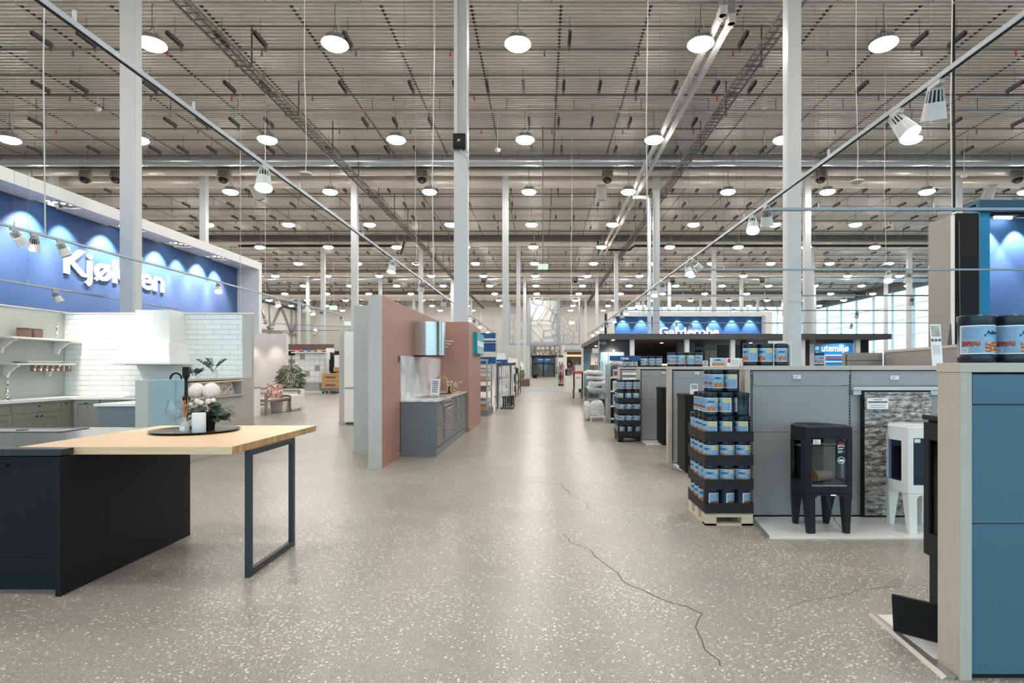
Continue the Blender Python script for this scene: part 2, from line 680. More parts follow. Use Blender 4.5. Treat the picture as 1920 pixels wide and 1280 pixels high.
# ------------------------------------------------------------------ lettering
def letters(name, text, mtl, parent, origin, face, height, width=None, depth=0.02, bold=0.0, wrap=None, align='LEFT', tag_=None):
    cu = bpy.data.curves.new('lettering', 'FONT')
    cu.body = text
    cu.size = 1.0
    cu.extrude = 0
    cu.offset = bold
    cu.resolution_u = 3
    to = bpy.data.objects.new('lettering', cu)
    col.objects.link(to)
    dg = bpy.context.evaluated_depsgraph_get()
    me = bpy.data.meshes.new_from_object(to.evaluated_get(dg))
    vs = [Vector(v.co) for v in me.vertices]
    fs = [tuple(p.vertices) for p in me.polygons]
    bpy.data.objects.remove(to)
    bpy.data.curves.remove(cu)
    bpy.data.meshes.remove(me)
    x0, x1 = min(v.x for v in vs), max(v.x for v in vs)
    ky = height / 0.72
    kx = (width / (x1 - x0)) if width else ky
    ox = -x0 * kx if align == 'LEFT' else -(x0 + x1) / 2 * kx
    mb = MB(fr(origin, face))
    if wrap:
        q = []
        for v in vs:
            a = (v.x * kx + ox) / wrap
            q.append((wrap * math.sin(a), -wrap * math.cos(a), v.y * ky))
        mb.add(q, fs)
    else:
        n = len(vs)
        front = [(v.x * kx + ox, -depth, v.y * ky) for v in vs]
        back = [(v.x * kx + ox, 0, v.y * ky) for v in vs]
        mb.add(front + back, fs + [tuple(i + n for i in f[::-1]) for f in fs])
        ec = {}
        for f in fs:
            for i in range(len(f)):
                e = (f[i], f[(i + 1) % len(f)])
                ec[e] = 1
        side = [(a, b, b + n, a + n) for a, b in ec if (b, a) not in ec]
        b0 = len(mb.v) - 2 * n
        for s_ in side:
            mb.f.append([i + b0 for i in s_])
            mb.mi.append(0)
    return mb.build(name, mtl, parent)


def leaf(mb, c, d, n, l, w):
    """a pointed leaf at c along d, normal n"""
    d = Vector(d).normalized()
    n = Vector(n)
    s = d.cross(n).normalized()
    u = s.cross(d).normalized()
    c = Vector(c)
    mb.add([c, c + d * l * .35 + s * w / 2 + u * l * .06, c + d * l * .75 + s * w * .35, c + d * l - u * l * .08, c + d * l * .75 - s * w * .35,
            c + d * l * .35 - s * w / 2 + u * l * .06, c + d * l * .5 - u * l * .03],
           [(0, 1, 6), (1, 2, 6), (2, 3, 6), (3, 4, 6), (4, 5, 6), (5, 0, 6)])

# ================================================================== SETTING
ZC = 12.0                                    # underside of the roof deck
XL, XR, YB, YF = -40.0, 44.0, 92.0, -12.0
fl = struct(MB().box(XL, XR, YF, YB, -0.25, 0).build('floor', FLOOR))
CRK = mat('crack_line', C(92, 86, 79), 0.8)


def crack(pts, w):
    mb = MB()
    for a, b in zip(pts[:-1], pts[1:]):
        a, b = Vector(a), Vector(b)
        t = (b - a).normalized()
        s = Vector((-t.y, t.x, 0)) * w / 2
        mb.quad((a.x - s.x, a.y - s.y, .0012), (b.x - s.x, b.y - s.y, .0012), (b.x + s.x, b.y + s.y, .0012), (a.x + s.x, a.y + s.y, .0012))
    return mb.build('hairline_crack', CRK, fl)


def floor_path(pp, w, jit=0.012):
    q = []
    for (x, y) in pp:
        d = 1.4 * K / (y - 690)
        q.append(Vector((px(x, d), d, 0)))
    r = [q[0]]
    for a, b in zip(q[:-1], q[1:]):
        n = max(2, int((b - a).length / 0.07))
        for k in range(1, n + 1):
            p = a.lerp(b, k / n)
            if k < n:
                p = p + Vector((random.uniform(-jit, jit), random.uniform(-jit, jit), 0))
            r.append(p)
    return crack(r, w)


floor_path([(1056, 1000), (1068, 1016), (1103, 1028), (1130, 1054), (1150, 1068), (1168, 1090), (1205, 1105), (1245, 1125), (1290, 1137), (1317, 1150), (1304, 1176), (1316, 1200), (1322, 1218), (1340, 1232), (1350, 1248)], 0.0065)
floor_path([(1475, 1140), (1510, 1125), (1560, 1120), (1612, 1106), (1690, 1098)], 0.003)
floor_path([(990, 902), (1050, 908), (1068, 922)], 0.006)
floor_path([(1053, 909), (1066, 924), (1100, 940), (1105, 955)], 0.004)
floor_path([(835, 985), (870, 1000), (905, 1018), (960, 1022)], 0.003)
for yj in (24.0, 48.0):
    MB().box(-1.6, 1.8, yj, yj + .02, 0, .001).build('saw_joint', CRK, fl)

# walls
bw = structure('wall_back')
MB().box(XL, 13.7, YB, YB + .3, 0, ZC).build('lower_wall', WALLP, bw)
MB().box(13.7, 36.0, YB, YB + .3, 0, 9.7).build('lower_wall', WALLP, bw)
for k in range(18):
    MB().box(XL + k * 3, XL + k * 3 + .05, YB - .02, YB, 0, ZC).build('panel_joint', GALV, bw)
lw = structure('wall_left')
MB().box(XL - .3, XL, YF, YB, 0, ZC).build('cladding', WHITEW, lw)
mb = MB()
for zz in (10.9, 6.8, 2.6):
    MB().box(XL, XL + .3, 20, YB, zz - .18, zz + .18).build('girder', STEEL if zz > 8 else GALV, lw)
for k in range(5):
    y0 = 58 + k * 7.2
    MB().bar((XL + .2, y0, 10.8), (XL + .2, y0 + 3.6, 6.9), .22).build('brace', GALV, lw)
    MB().bar((XL + .2, y0 + 7.2, 10.8), (XL + .2, y0 + 3.6, 6.9), .22).build('brace', GALV, lw)
    MB().box(XL, XL + .25, y0 + 3.48, y0 + 3.72, 0, ZC).build('wall_post', GALV, lw)
# glazed end: right wall and the strip windows of the back wall
rw = structure('window_1')
panes_y = [10 + 4.1 * k for k in range(21)]
for k in range(20):
    y0, y1 = panes_y[k], panes_y[k + 1]
    for z0, z1 in ((0.2, 3.7), (3.7, 7.3), (7.3, 10.9)):
        MB().box(XR - .01, XR + .01, y0, y1, z0, z1).build('pane', WINGLASS, rw)
    MB().box(XR - .12, XR + .12, y0 - .09, y0 + .09, 0, 10.9).build('mullion', FRAMEW, rw)
for zz in (0.1, 1.9, 3.7, 5.5, 7.3, 9.1):
    MB().box(XR - .1, XR + .1, 10, YB, zz - .05, zz + .05).build('transom', FRAMEW, rw)
MB().box(XR - .3, XR + .3, YF, YB, 10.9, ZC).build('lintel_beam', STEEL, rw)
struct(MB().box(XR - .15, XR + .15, YF, 10, 0, 10.9).build('wall_right', WALLP))
w2 = structure('window_2')
for k in range(8):
    x0 = 13.7 + 2.7875 * k
    MB().box(x0, x0 + 2.7875, YB - .01, YB + .01, 10.0, 11.3).build('pane', WINGLASS, w2)
    MB().box(x0 - .08, x0 + .08, YB - .1, YB + .1, 9.7, 11.4).build('mullion', FRAMEW, w2)
MB().box(13.7, XR, YB - .1, YB + .1, 11.3, ZC).build('lintel_beam', WALLP, w2)
MB().box(13.7, 36, YB - .1, YB + .1, 9.7, 10.0).build('sill_rail', FRAMEW, w2)
w3 = structure('window_3')
for k in range(4):
    for z0, z1 in ((0.2, 3.0), (3.0, 5.8), (5.8, 8.6), (8.6, 11.3)):
        MB().box(36 + 2 * k, 38 + 2 * k, YB - .01, YB + .01, z0, z1).build('pane', WINGLASS, w3)
    MB().box(35.9 + 2 * k, 36.1 + 2 * k, YB - .1, YB + .1, 0, 11.3).build('mullion', FRAMEW, w3)
for zz in (0.1, 3.0, 5.8, 8.6):
    MB().box(36, XR, YB - .1, YB + .1, zz - .06, zz + .06).build('transom', FRAMEW, w3)
# shop front behind the camera: the daylight that tints everything facing it
w4 = structure('window_4')
for k in range(14):
    x0 = XL + 6 * k
    for z0, z1 in ((0.3, 4.0), (4.0, 7.6)):
        MB().box(x0, x0 + 6, YF - .01, YF + .01, z0, z1).build('pane', WINGLASS, w4)
    MB().box(x0 - .1, x0 + .1, YF - .1, YF + .1, 0, 7.6).build('mullion', FRAMEW, w4)
struct(MB().box(XL, XR, YF - .2, YF + .2, 7.6, ZC).build('wall_front', WALLP))
gr = struct(MB().box(-300, 300, -300, 300, -.6, -.3).build('ground', mat('asphalt', C(120, 122, 124), 0.9)))

# ceiling: ribbed deck sheets, joints, roof slab
ce = structure('ceiling', (0, 0, ZC))
MB().box(XL, XR, YF, YB, ZC + .12, ZC + .4).build('roof_slab', STEEL, ce)
PW = 2.64
p = 0.19
prof = []
y = 12.0
while y < YB:
    prof += [(y, 0), (y + .07, 0), (y + .085, .055), (y + .175, .055)]
    y += p
prof.append((YB, 0))
n = len(prof)
mb = MB()
mb.add([(0, a, b) for a, b in prof] + [(PW - .012, a, b) for a, b in prof], [(i, i + 1, n + i + 1, n + i) for i in range(n - 1)])
proto = mb.build('deck_sheet', DECK, None, loc=(0, 0, 0))
x = 0.553 - PW * 15
first = True
while x < XR:
    o = proto if first else bpy.data.objects.new('deck_sheet', proto.data)
    if not first:
        col.objects.link(o)
    first = False
    o.parent = ce
    o.location = (x, 0, 0)
    MB().box(x - .045, x + .03, 12, YB, ZC + .006, ZC + .11).build('joint_channel', BLACK, ce)
    x += PW
MB().box(XL, XR, YF, 12, ZC, ZC + .12).build('deck_near', DECK, ce)
# main beams above the ducts
ROWS = [13.77, 30.2, 46.6, 63.0, 79.4]
for r in ROWS[1:]:
    MB().box(XL, XR, r - 1.3, r - .9, ZC - .42, ZC + .02).build('main_beam', STEEL, ce)


# ------------------------------------------------------------------ columns
def column(X, Y, label, kind='box'):
    o = thing('column', label, 'column', (X, Y, 0))
    a, b = .16, .15
    top = ZC if kind != 'split' else 6.63
    MB().box(X - a, X + a, Y - b, Y + b, 0, top).build('box_section', COLM, o)
    for s in (-1, 1):
        MB().box(X + s * a - .006, X + s * a + .006, Y - .10, Y - .085, 0, top).build('weld_seam', COLM, o)
    if kind == 'split':
        MB().box(X - a, X - a + .085, Y - b, Y + b, top, ZC).build('flange', COLM, o)
        MB().box(X + a - .03, X + a, Y - b, Y + b, top, ZC).build('flange', COLM, o)
        MB().box(X - a, X + a, Y - .01, Y + .03, top, ZC).build('web', COLM, o)
        MB().box(X - a - .01, X + a + .01, Y - b - .01, Y + b + .01, top - .03, top + .02).build('cap_plate', COLM, o)
    MB().box(X - .26, X + .26, Y - .26, Y + .26, 0, .03).build('base_plate', STEEL, o)
    return o


for i, Y in enumerate(ROWS):
    for n_ in range(-5, 6):
        X = -1.96 + 8 * n_
        if i == 0 and n_ not in (-1, 0, 1):
            continue
        if abs(X) > 0.98 * Y or X < XL + 1 or X > XR - 1:
            continue
        side = 'of the aisle line' if n_ == 0 else ('%s bay toward the kitchens' % ORD[-n_ - 1] if n_ < 0 else '%s bay toward the stoves' % ORD[n_ - 1])
        lab = {(0, -1): 'big pale grey steel column in front of the kitchen sign', (0, 0): 'tall pale steel column rising behind the terracotta kitchen wall',
               (0, 1): 'big pale steel column behind the stove shelves'}.get((i, n_), 'pale square steel column, row %d from the front, %s' % (i + 1, side))
        column(X, Y, lab, 'split' if (i, n_) == (0, 0) else 'box')

# black box fixed to the middle column
o = thing('camera_box', 'small black box fixed to the tall column above the terracotta wall', 'box', (-1.98, 13.60, 6.63))
MB().box(-2.13, -1.83, 13.50, 13.62, 6.62, 6.98).build('body', BLACKS, o, bevel=.02)
MB().box(-2.10, -1.86, 13.485, 13.50, 6.66, 6.94).build('front_cover', BLACK, o)
letters('mark', 'all', LETTER, o, (-2.02, 13.485, 6.78), '-y', .06, None, .004)
MB().tube([(-1.95, 13.56, 6.62), (-1.9, 13.55, 6.5), (-1.80, 13.6, 6.45), (-1.79, 13.8, 6.2)], .012).build('cable', LWHITE, o)

# ------------------------------------------------------------------ high bay lamps
LZ = 10.3
lp = thing('high_bay_lamp', '', 'lamp', (0, 0, LZ), 'high bay lamps under the roof')
b0 = MB()
b0.lathe((0, 0, LZ), [(.35, .085), (.30, .15), (.17, .22), (.16, .30), (.05, .33), (0, .33)], 20)
b0.build('reflector', LGREY, lp, smooth=True)
MB().lathe((0, 0, LZ), [(0, -.075), (.16, -.062), (.28, -.025), (.345, .03), (.362, .05), (.35, .085)], 20).build('diffuser', LAMPE, lp, smooth=True)
fn = MB()
for k in range(20):
    a = 2 * PI * k / 20
    c_, s_ = math.cos(a), math.sin(a)
    fn.bar((c_ * .17, s_ * .17, LZ + .26), (c_ * .25, s_ * .25, LZ + .24), .012, .10)
fn.build('cooling_fins', LGREY, lp)
MB().tube([(-.12, 0, LZ + .32), (0, 0, LZ + .55), (.12, 0, LZ + .32)], .012, 5).build('bail', STEEL, lp)
MB().cyl((0, 0, LZ + .55), (0, 0, 11.51), .01, n=5).build('chain', STEEL, lp)
MB().tube([(.05, .02, LZ + .33), (.10, .03, LZ + .6), (.03, .02, LZ + .9), (.03, .02, 11.5)], .012, 5).build('cable', LWHITE, lp)
lampsY = [-3.97, 2.6, 9.17] + [15.74 + 6.6 * k for k in range(12)]
first = True
for k, Y in enumerate(lampsY):
    for n_ in range(-8, 10):
        X = -.68 + 5.06 * n_
        if k < 3:
            if abs(n_) > 4:
                continue
        elif abs(X - 1.5) > 1.05 * Y + 1 or X < XL + 2 or X > XR - 2:
            continue
        if k < 3:
            lab = 'round high bay lamp over the foreground floor, row %d before the photo, number %d' % (3 - k, n_ + 9)
            lab = 'round high bay lamp hanging above the frame, row %s, %s' % (ORD[2 - k], 'on the aisle line' if n_ == 0 else ORD[abs(n_) - 1] + (' toward kitchens' if n_ < 0 else ' toward stoves'))
        else:
            lab = 'round high bay lamp, %s row back, %s' % (ORD[k - 3], 'on the aisle line' if n_ == 0 else ORD[abs(n_) - 1] + (' from the aisle toward the kitchens' if n_ < 0 else ' from the aisle toward the stoves'))
        if first:
            lp.location = (X, Y, LZ)
            lp['label'] = lab
            first = False
        else:
            dup(lp, (X, Y, LZ), 0, lab)
# rails the lamps hang from
for k, Y in enumerate(lampsY[3:]):
    w = min(43.8, 1.05 * Y + 3)
    o = thing('lamp_rail', 'thin perforated lamp rail carrying the %s row of high bay lamps' % ORD[k], 'rail', (0, Y, 11.5))
    MB().box(max(-w, XL), min(w, XR), Y - .03, Y + .03, 11.48, 11.53).build('channel', GALV, o)
    mb = MB()
    x = -w + 1.3
    while x < min(w, XR):
        if k < 1:
            MB().cyl((x, Y, 11.53), (x, Y, ZC), .012, n=5).build('drop_rod', STEEL, o)
        else:
            mb.cyl((x, Y, 11.53), (x, Y, ZC), .012, n=5)
        x += 2.64
    if mb.f:
        mb.build('drop_rods', STEEL, o)['kind'] = 'stuff'

# ------------------------------------------------------------------ sprinkler pipes
bar_me = None
for k in range(26):
    if k in (4, 10, 15, 16, 21, 22):
        continue
    Y = 17.5 + 2.9 * k
    if min(abs(Y - (15.74 + 6.6 * q_)) for q_ in range(13)) < .12:
        Y += .2
    bk_ = .66 if k != 5 else .38
    w = min(40, 1.0 * Y + 1)
    x0, x1 = max(-w, XL + .1), min(w + 1, XR - .1)
    o = thing('sprinkler_pipe', 'grey sprinkler pipe across the roof, %s from the front' % ORD[k], 'pipe', (0, Y, 11.2))
    MB().cyl((x0, Y, 11.2), (x1, Y, 11.2), .035, n=8).build('pipe', STEEL, o, smooth=True)
    MB().cyl((x0, Y + .05, 11.93), (x1, Y + .05, 11.93), .02, n=6).build('conduit', STEEL, o)
    rng = random.Random(k)
    far = MB()
    heads = MB()
    x = -.553 - PW * 16
    while x < x1:
        if x > x0 and rng.random() < .62:
            xx = x + rng.uniform(-.12, .12)
            tgt = MB() if k < 4 else far
            tgt.box(xx - .05, xx + .05, Y - bk_, Y + .05, 11.36, 11.40)
            tgt.box(xx - .05, xx - .035, Y - bk_, Y + .05, 11.28, 11.36)
            tgt.box(xx + .035, xx + .05, Y - bk_, Y + .05, 11.28, 11.36)
            tgt.cyl((xx, Y - .3, 11.38), (xx, Y - .3, ZC), .008, n=4)
            tgt.box(xx - .02, xx + .02, Y - .04, Y + .04, 11.15, 11.3)
            if k < 4:
                tgt.build('hanger_bracket', STEEL, o)
        x += PW / 2
    if far.f:
        far.build('hanger_brackets', STEEL, o)['kind'] = 'stuff'
    x = -.3 - 2.9 * 14 + rng.uniform(0, 1.5)
    j = 0
    while x < x1:
        if x > x0:
            red = k < 4 and j % 3 == 1
            tgt = MB() if k < 4 else heads
            tgt.cyl((x, Y, 11.2), (x, Y, 11.02), .022, n=6)
            tgt.cyl((x, Y, 11.05), (x, Y, 10.99), .034, .024, n=8)
            if k < 4:
                hd = tgt.build('sprinkler_head', RED if red else STEEL, o)
                if red:
                    hd['label'] = 'red capped sprinkler head'
        x += 2.9
        j += 1
    if heads.f:
        heads.build('sprinkler_heads', STEEL, o)['kind'] = 'stuff'


# ------------------------------------------------------------------ ducts and nozzles
def duct(Y, Z, r, m, label, x0=XL + 1, x1=XR - 1, rings=True):
    o = thing('ventilation_duct', label, 'duct', (0, Y, Z))
    MB().cyl((x0, Y, Z), (x1, Y, Z), r, n=20).build('duct_run', m, o, smooth=True)
    if rings:
        x = x0 + 1.5
        while x < x1:
            if abs(x) < Y + 2 and Y < 40:
                MB().cyl((x - .02, Y, Z), (x + .02, Y, Z), r + .012, n=20).build('seam_ring', m, o)
                MB().tube([(x + .3, Y - r - .01, Z + .02), (x + .3, Y - r - .01, ZC)], .012, 5).build('strap', STEEL, o)
            x += 3.0
    return o


duct(28.0, 11.57, .24, DUCTS, 'bright foil wrapped round duct, frontmost under the roof')
duct(29.5, 11.60, .23, DUCT, 'cream round duct just behind the foil duct over the columns')
duct(31.2, 11.62, .34, DUCT, 'broad cream round duct behind the second column row')
duct(46.0, 11.5, .26, DUCT, 'cream duct at the third column row')
duct(61.5, 11.6, .34, DUCT, 'upper cream duct at the fourth column row')
duct(63.8, 11.46, .42, DUCTS, 'wide shiny duct at the fourth column row')
duct(78.5, 11.5, .40, DUCT, 'upper pale duct at the fifth column row')
duct(80.5, 11.46, .42, DUCT, 'lower pale duct at the fifth column row')


def nozzle(X, Y, Z, dirv, label, dark=True):
    d = Vector(dirv).normalized()
    c = Vector((X, Y, Z))
    o = thing('jet_nozzle', label, 'nozzle', c, 'jet nozzles on the ducts')
    MB().tube([c - d * .45, c + d * .35], [.29, .29], 16).build('drum', FOIL if dark else LGREY, o, smooth=True)
    if dark:
        MB().tube([c + d * .30, c + d * .37], [.30, .30], 16).build('rim', FOIL, o)
        MB().tube([c + d * .37, c + d * .45, c + d * .50], [.24, .20, .17], 16).build('mouth', BLACK, o, smooth=True)
        MB().tube([c + d * .50, c + d * .53], [.10, .07], 12).build('core', STEEL, o)
    else:
        MB().tube([c + d * .35, c + d * .42], [.25, .22], 16).build('rim', STEEL, o, smooth=True)
    MB().bar(c - d * .2 + Vector((0, 0, .2)), c - d * .2 + Vector((0, .3, 1.0)), .2).build('spigot', FOIL, o)
    return o


for X, nm in ((-23.5, 'furthest toward the kitchen sign'), (-21.9, 'beside the big kitchen column'), (-16.4, 'over the kitchen sign end'), (-6.2, 'nearest the aisle column'), (3.35, 'over the aisle lamps'), (14.3, 'by the stove side column'), (24.4, 'above the blue frame')):
    nozzle(X, 29.3, pz(325, 29.3), (.05 * (-1 if X > 0 else 1), -.3, -.95), 'dark jet nozzle facing the entrance, ' + nm)
for X, nm in ((-15.7, 'above the kitchen sign end'), (3.25, 'by the aisle lamps'), (24.6, 'above the blue frame')):
    nozzle(X, 31.35, pz(360, 31.35), (0.1, .6, -.8), 'pale jet nozzle turned away, ' + nm, False)
for X, nm in ((-16.6, 'kitchen side'), (-6.4, 'near aisle'), (3.6, 'aisle side'), (14.2, 'stove side'), (24.0, 'window side')):
    nozzle(X, 62.2, pz(522, 62.2), (0, -.3, -.95), 'small far dark jet nozzle on the fourth row duct, ' + nm)
    nozzle(X + .9, 64.4, pz(530, 64.4), (.3, .5, -.8), 'small far pale jet nozzle on the fourth row duct, ' + nm, False)

# black water pipe
o = thing('water_pipe', 'black water pipe with stepped bends across the far roof', 'pipe', (0, 45, 11))
MB().tube([(-24, 45, 11.08), (-11.5, 45, 11.08), (-11.2, 45, 10.4), (-10.9, 45, 11.4)], .09, 8).build('pipe_run', BLACKS, o)
MB().tube([(4.4, 45, 11.6), (4.4, 45, 10.75), (6.9, 45, 10.75), (7.3, 45, 11.08), (38, 45, 11.08)], .09, 8).build('pipe_run', BLACKS, o)


# ------------------------------------------------------------------ cable ladders
def ladder(X, label):
    Z = 10.8
    o = thing('cable_ladder', label, 'cable ladder', (X, 40, Z))
    for s in (-1, 1):
        MB().box(X + s * .21 - .015, X + s * .21 + .015, 13, 90, Z - .04, Z + .04).build('side_rail', LADDER, o)
    rest = MB()
    y = 14.2
    while y < 90:
        t = MB() if y < 24 else rest
        t.box(X - .2, X + .2, y - .013, y + .013, Z - .015, Z + .015)
        if y < 24:
            t.build('rung', LADDER, o)
        y += .29
    rest.build('rungs', LADDER, o)['kind'] = 'stuff'
    for k in range(3):
        xx = X - .1 + .08 * k
        MB().tube([(xx + .03 * math.sin(j * 1.7 + k), 13 + j * 4, Z + .04) for j in range(20)], .012, 5).build('cable', BLACKS if k else LGREY, o)
    y = 17.6
    while y < 60:
        MB().cyl((X + .26, y, Z), (X + .26, y, ZC), .025, n=6).build('drop_rod', STEEL, o)
        MB().box(X - .26, X + .3, y - .03, y + .03, Z - .09, Z - .045).build('cross_arm', STEEL, o)
        y += 3.4
    return o


ladder(-9.25, 'long cable ladder on the kitchen side of the roof')
ladder(6.52, 'long cable ladder on the stove side of the roof')

# pair of pale square conduits
for X, nm in ((4.66, 'outer of the pair'), (5.0, 'inner of the pair')):
    o = thing('square_conduit', 'pale square wall conduit run under the roof, ' + nm, 'conduit', (X, 30, 10.6))
    MB().box(X - .07, X + .07, 14.75 + (X - 4.66), 46, 10.53, 10.67).build('conduit_run', LWHITE, o)
    MB().cyl((X, 14.7 + (X - 4.66), 10.5), (X, 14.7 + (X - 4.66), ZC), .09, n=12).build('riser', GALV, o, smooth=True)
    MB().box(X - .09, X + .09, 14.6 + (X - 4.66), 14.95 + (X - 4.66), 10.5, 10.72).build('elbow', LWHITE, o)
# silver downpipe along the second row column
o = thing('downpipe', 'shiny silver downpipe beside the second row column', 'pipe', (5.62, 29.9, 0))
MB().cyl((5.62, 29.9, 0), (5.62, 29.9, 10.2), .1, n=14).build('pipe_run', DUCTS, o, smooth=True)
MB().tube([(5.62, 29.9, 10.2), (5.55, 29.9, 10.35), (5.2, 29.9, 10.38), (4.75, 29.9, 10.38)], .1, 12).build('bend', LWHITE, o, smooth=True)

# hanging rods, cords, detectors
o = thing('hanging_exit_sign', 'green exit sign with arrow on a long pole over the aisle', 'sign', (.07, 25, 5.6))
MB().cyl((.02, 25, 5.7), (.02, 25, ZC), .022, n=8).build('pole', STEEL, o)
MB().box(-.19, .25, 24.98, 25.02, 5.73, 5.98).build('sign_plate', GREEN, o)
MB().box(-.17, -.09, 24.974, 24.98, 5.77, 5.94).build('door_mark', LETTER, o)
MB().add([(.20, 24.974, 5.855), (.12, 24.974, 5.93), (.12, 24.974, 5.88), (-.02, 24.974, 5.88), (-.02, 24.974, 5.83), (.12, 24.974, 5.83), (.12, 24.974, 5.78)], [(0, 1, 2, 3, 4, 5, 6)]).build('arrow', LETTER, o)
o = thing('dark_drop_cable', 'dark vertical cable hanging before the blue frame', 'cable', (px(1789, 16), 16, 5.8))
MB().cyl((px(1789, 16), 16, 5.8), (px(1788, 16), 16, ZC), .035, n=6).build('cable', BLACK, o)


def access_point(x, y, d, label):
    X, Z = px(x, d), pz(y, d)
    o = thing('access_point', label, 'wireless unit', (X, d, Z), 'access points on white cords')
    MB().tube([(X, d, Z + .05), (X + .02, d, Z + .6), (X - .03, d, Z + 2.4), (X, d, ZC)], .009, 5).build('cord', LWHITE, o)
    MB().lathe((X, d, Z), [(0, -.02), (.10, -.02), (.14, .0), (.13, .03), (.04, .06), (0, .06)], 16).build('disc', LWHITE, o, smooth=True)
    MB().tube([(X + .09 * math.cos(a * PI / 4), d + .09 * math.sin(a * PI / 4), Z - .024) for a in range(9)], .006, 5).build('ring', LGREY, o)


access_point(573, 327, 12.5, 'round white unit hanging on a cord near the second ladder')
access_point(1607, 341, 12.5, 'round white unit hanging on a cord by the stove column')
access_point(780, 494, 22, 'round white unit hanging on a cord left of the tall aisle column'.replace('left of', 'beside'))
access_point(1660, 498, 19, 'round white unit hanging on a cord before the far windows')


def cord(x, d, y0, label, sway=.03):
    X = px(x, d)
    z = pz(y0, d)
    o = thing('suspension_line', label, 'cord', (X, d, z))
    MB().tube([(X, d, z), (X - sway, d, z + (ZC - z) * .3), (X + sway * .6, d, z + (ZC - z) * .7), (X, d, ZC)], .010 if d < 11 else .013, 5).build('cord', LWHITE, o)


cord(85, 8.66, 441, 'white cord dropping to the kitchen track')
cord(813, 14, 536, 'white cord beside the tall aisle column')
cord(1215, 10, 520, 'white cord by the silver downpipe')
cord(1072, 26, 575, 'thin white cord over the far aisle')
cord(1785, 12, 390, 'white cord to the cross track by the blue frame')
for x, d, y0, nm in ((933, 23.3, 282, 'by the tall aisle column'), (1433, 22, 200, 'near the stove column'), (183, 22, 205, 'near the kitchen column'), (1808, 26, 330, 'above the blue frame')):
    X, Z = px(x, d), pz(y0, d)
    o = thing('smoke_detector', 'small round white detector under the roof ' + nm, 'detector', (X, d, Z))
    MB().lathe((X, d, Z), [(0, -.09), (.08, -.07), (.12, 0), (.13, .05), (0, .06)], 14).build('body', LWHITE, o, smooth=True)
    MB().cyl((X, d, Z + .05), (X, d, ZC), .015, n=5).build('stem', LWHITE, o)


# ================================================================== TRACK LIGHTING
def track(pts, label, drops, th=.034):
    o = thing('light_track', label, 'track', pts[0])
    a, b = Vector(pts[0]), Vector(pts[1])
    MB().bar(a, b, th, th * 1.15).build('profile', RAIL, o)
    MB().bar(a - Vector((0, 0, th * .62)), b - Vector((0, 0, th * .62)), th * .5, th * .14).build('slot', BLACK, o)
    for t in drops:
        q = a.lerp(b, t)
        MB().cyl(q + Vector((0, 0, th * .5)), q + Vector((0, 0, .09)), .012, n=6).build('gripper', LWHITE, o)
        MB().cyl(q + Vector((0, 0, .08)), Vector((q.x, q.y, ZC)), 0.0022 if q.y < 12 else .0035, n=4).build('suspension_wire', LADDER, o)
    return o


def track_spot(X, Y, Z, aim, label, lit=True, s=1.0, power=0, angle=48):
    """Z is the underside of the track; aim is a direction"""
    d = Vector(aim).normalized()
    o = thing('track_spotlight', label, 'spotlight', (X, Y, Z), 'spotlights on the tracks')
    p0 = Vector((X, Y, Z))
    MB().box(X - .018, X + .018, Y - .07, Y + .07, Z - .035, Z).build('adapter', LGREY, o)
    piv = p0 + Vector((0, 0, -.07))
    MB().cyl(p0 + Vector((0, 0, -.03)), piv, .016, n=8).build('arm', LGREY, o)
    h = .20 * s
    a, b = piv - d * .02, piv + d * h
    m = a.lerp(b, .42)
    MB().tube([m, b], [.068 * s, .088 * s], 18, False).build('shade', LWHITE, o, smooth=True)
    MB().tube([a, m], [.038 * s, .046 * s], 12).build('core', BLACK, o)
    up = Vector((0, 0, 1)) if abs(d.z) < .9 else Vector((1, 0, 0))
    u = d.cross(up).normalized()
    v = d.cross(u)
    fins = MB()
    for k in range(14):
        an = 2 * PI * k / 14
        w = u * math.cos(an) + v * math.sin(an)
        fins.bar(a + w * .05 * s, m + w * .064 * s, .009 * s, .012 * s)
    fins.build('cooling_fins', LGREY, o)
    MB().tube([a - d * .008, a + d * .008], [.056 * s, .056 * s], 16).build('rear_cap', LGREY, o)
    g = MB()
    g.tube([b - d * .012, b - d * .008], [.082 * s, .082 * s], 18)
    g.build('lens', SPOTE if lit else LGREY, o)
    if power:
        spot(o, b + d * .01, b + d * 3, power, angle)
    return o


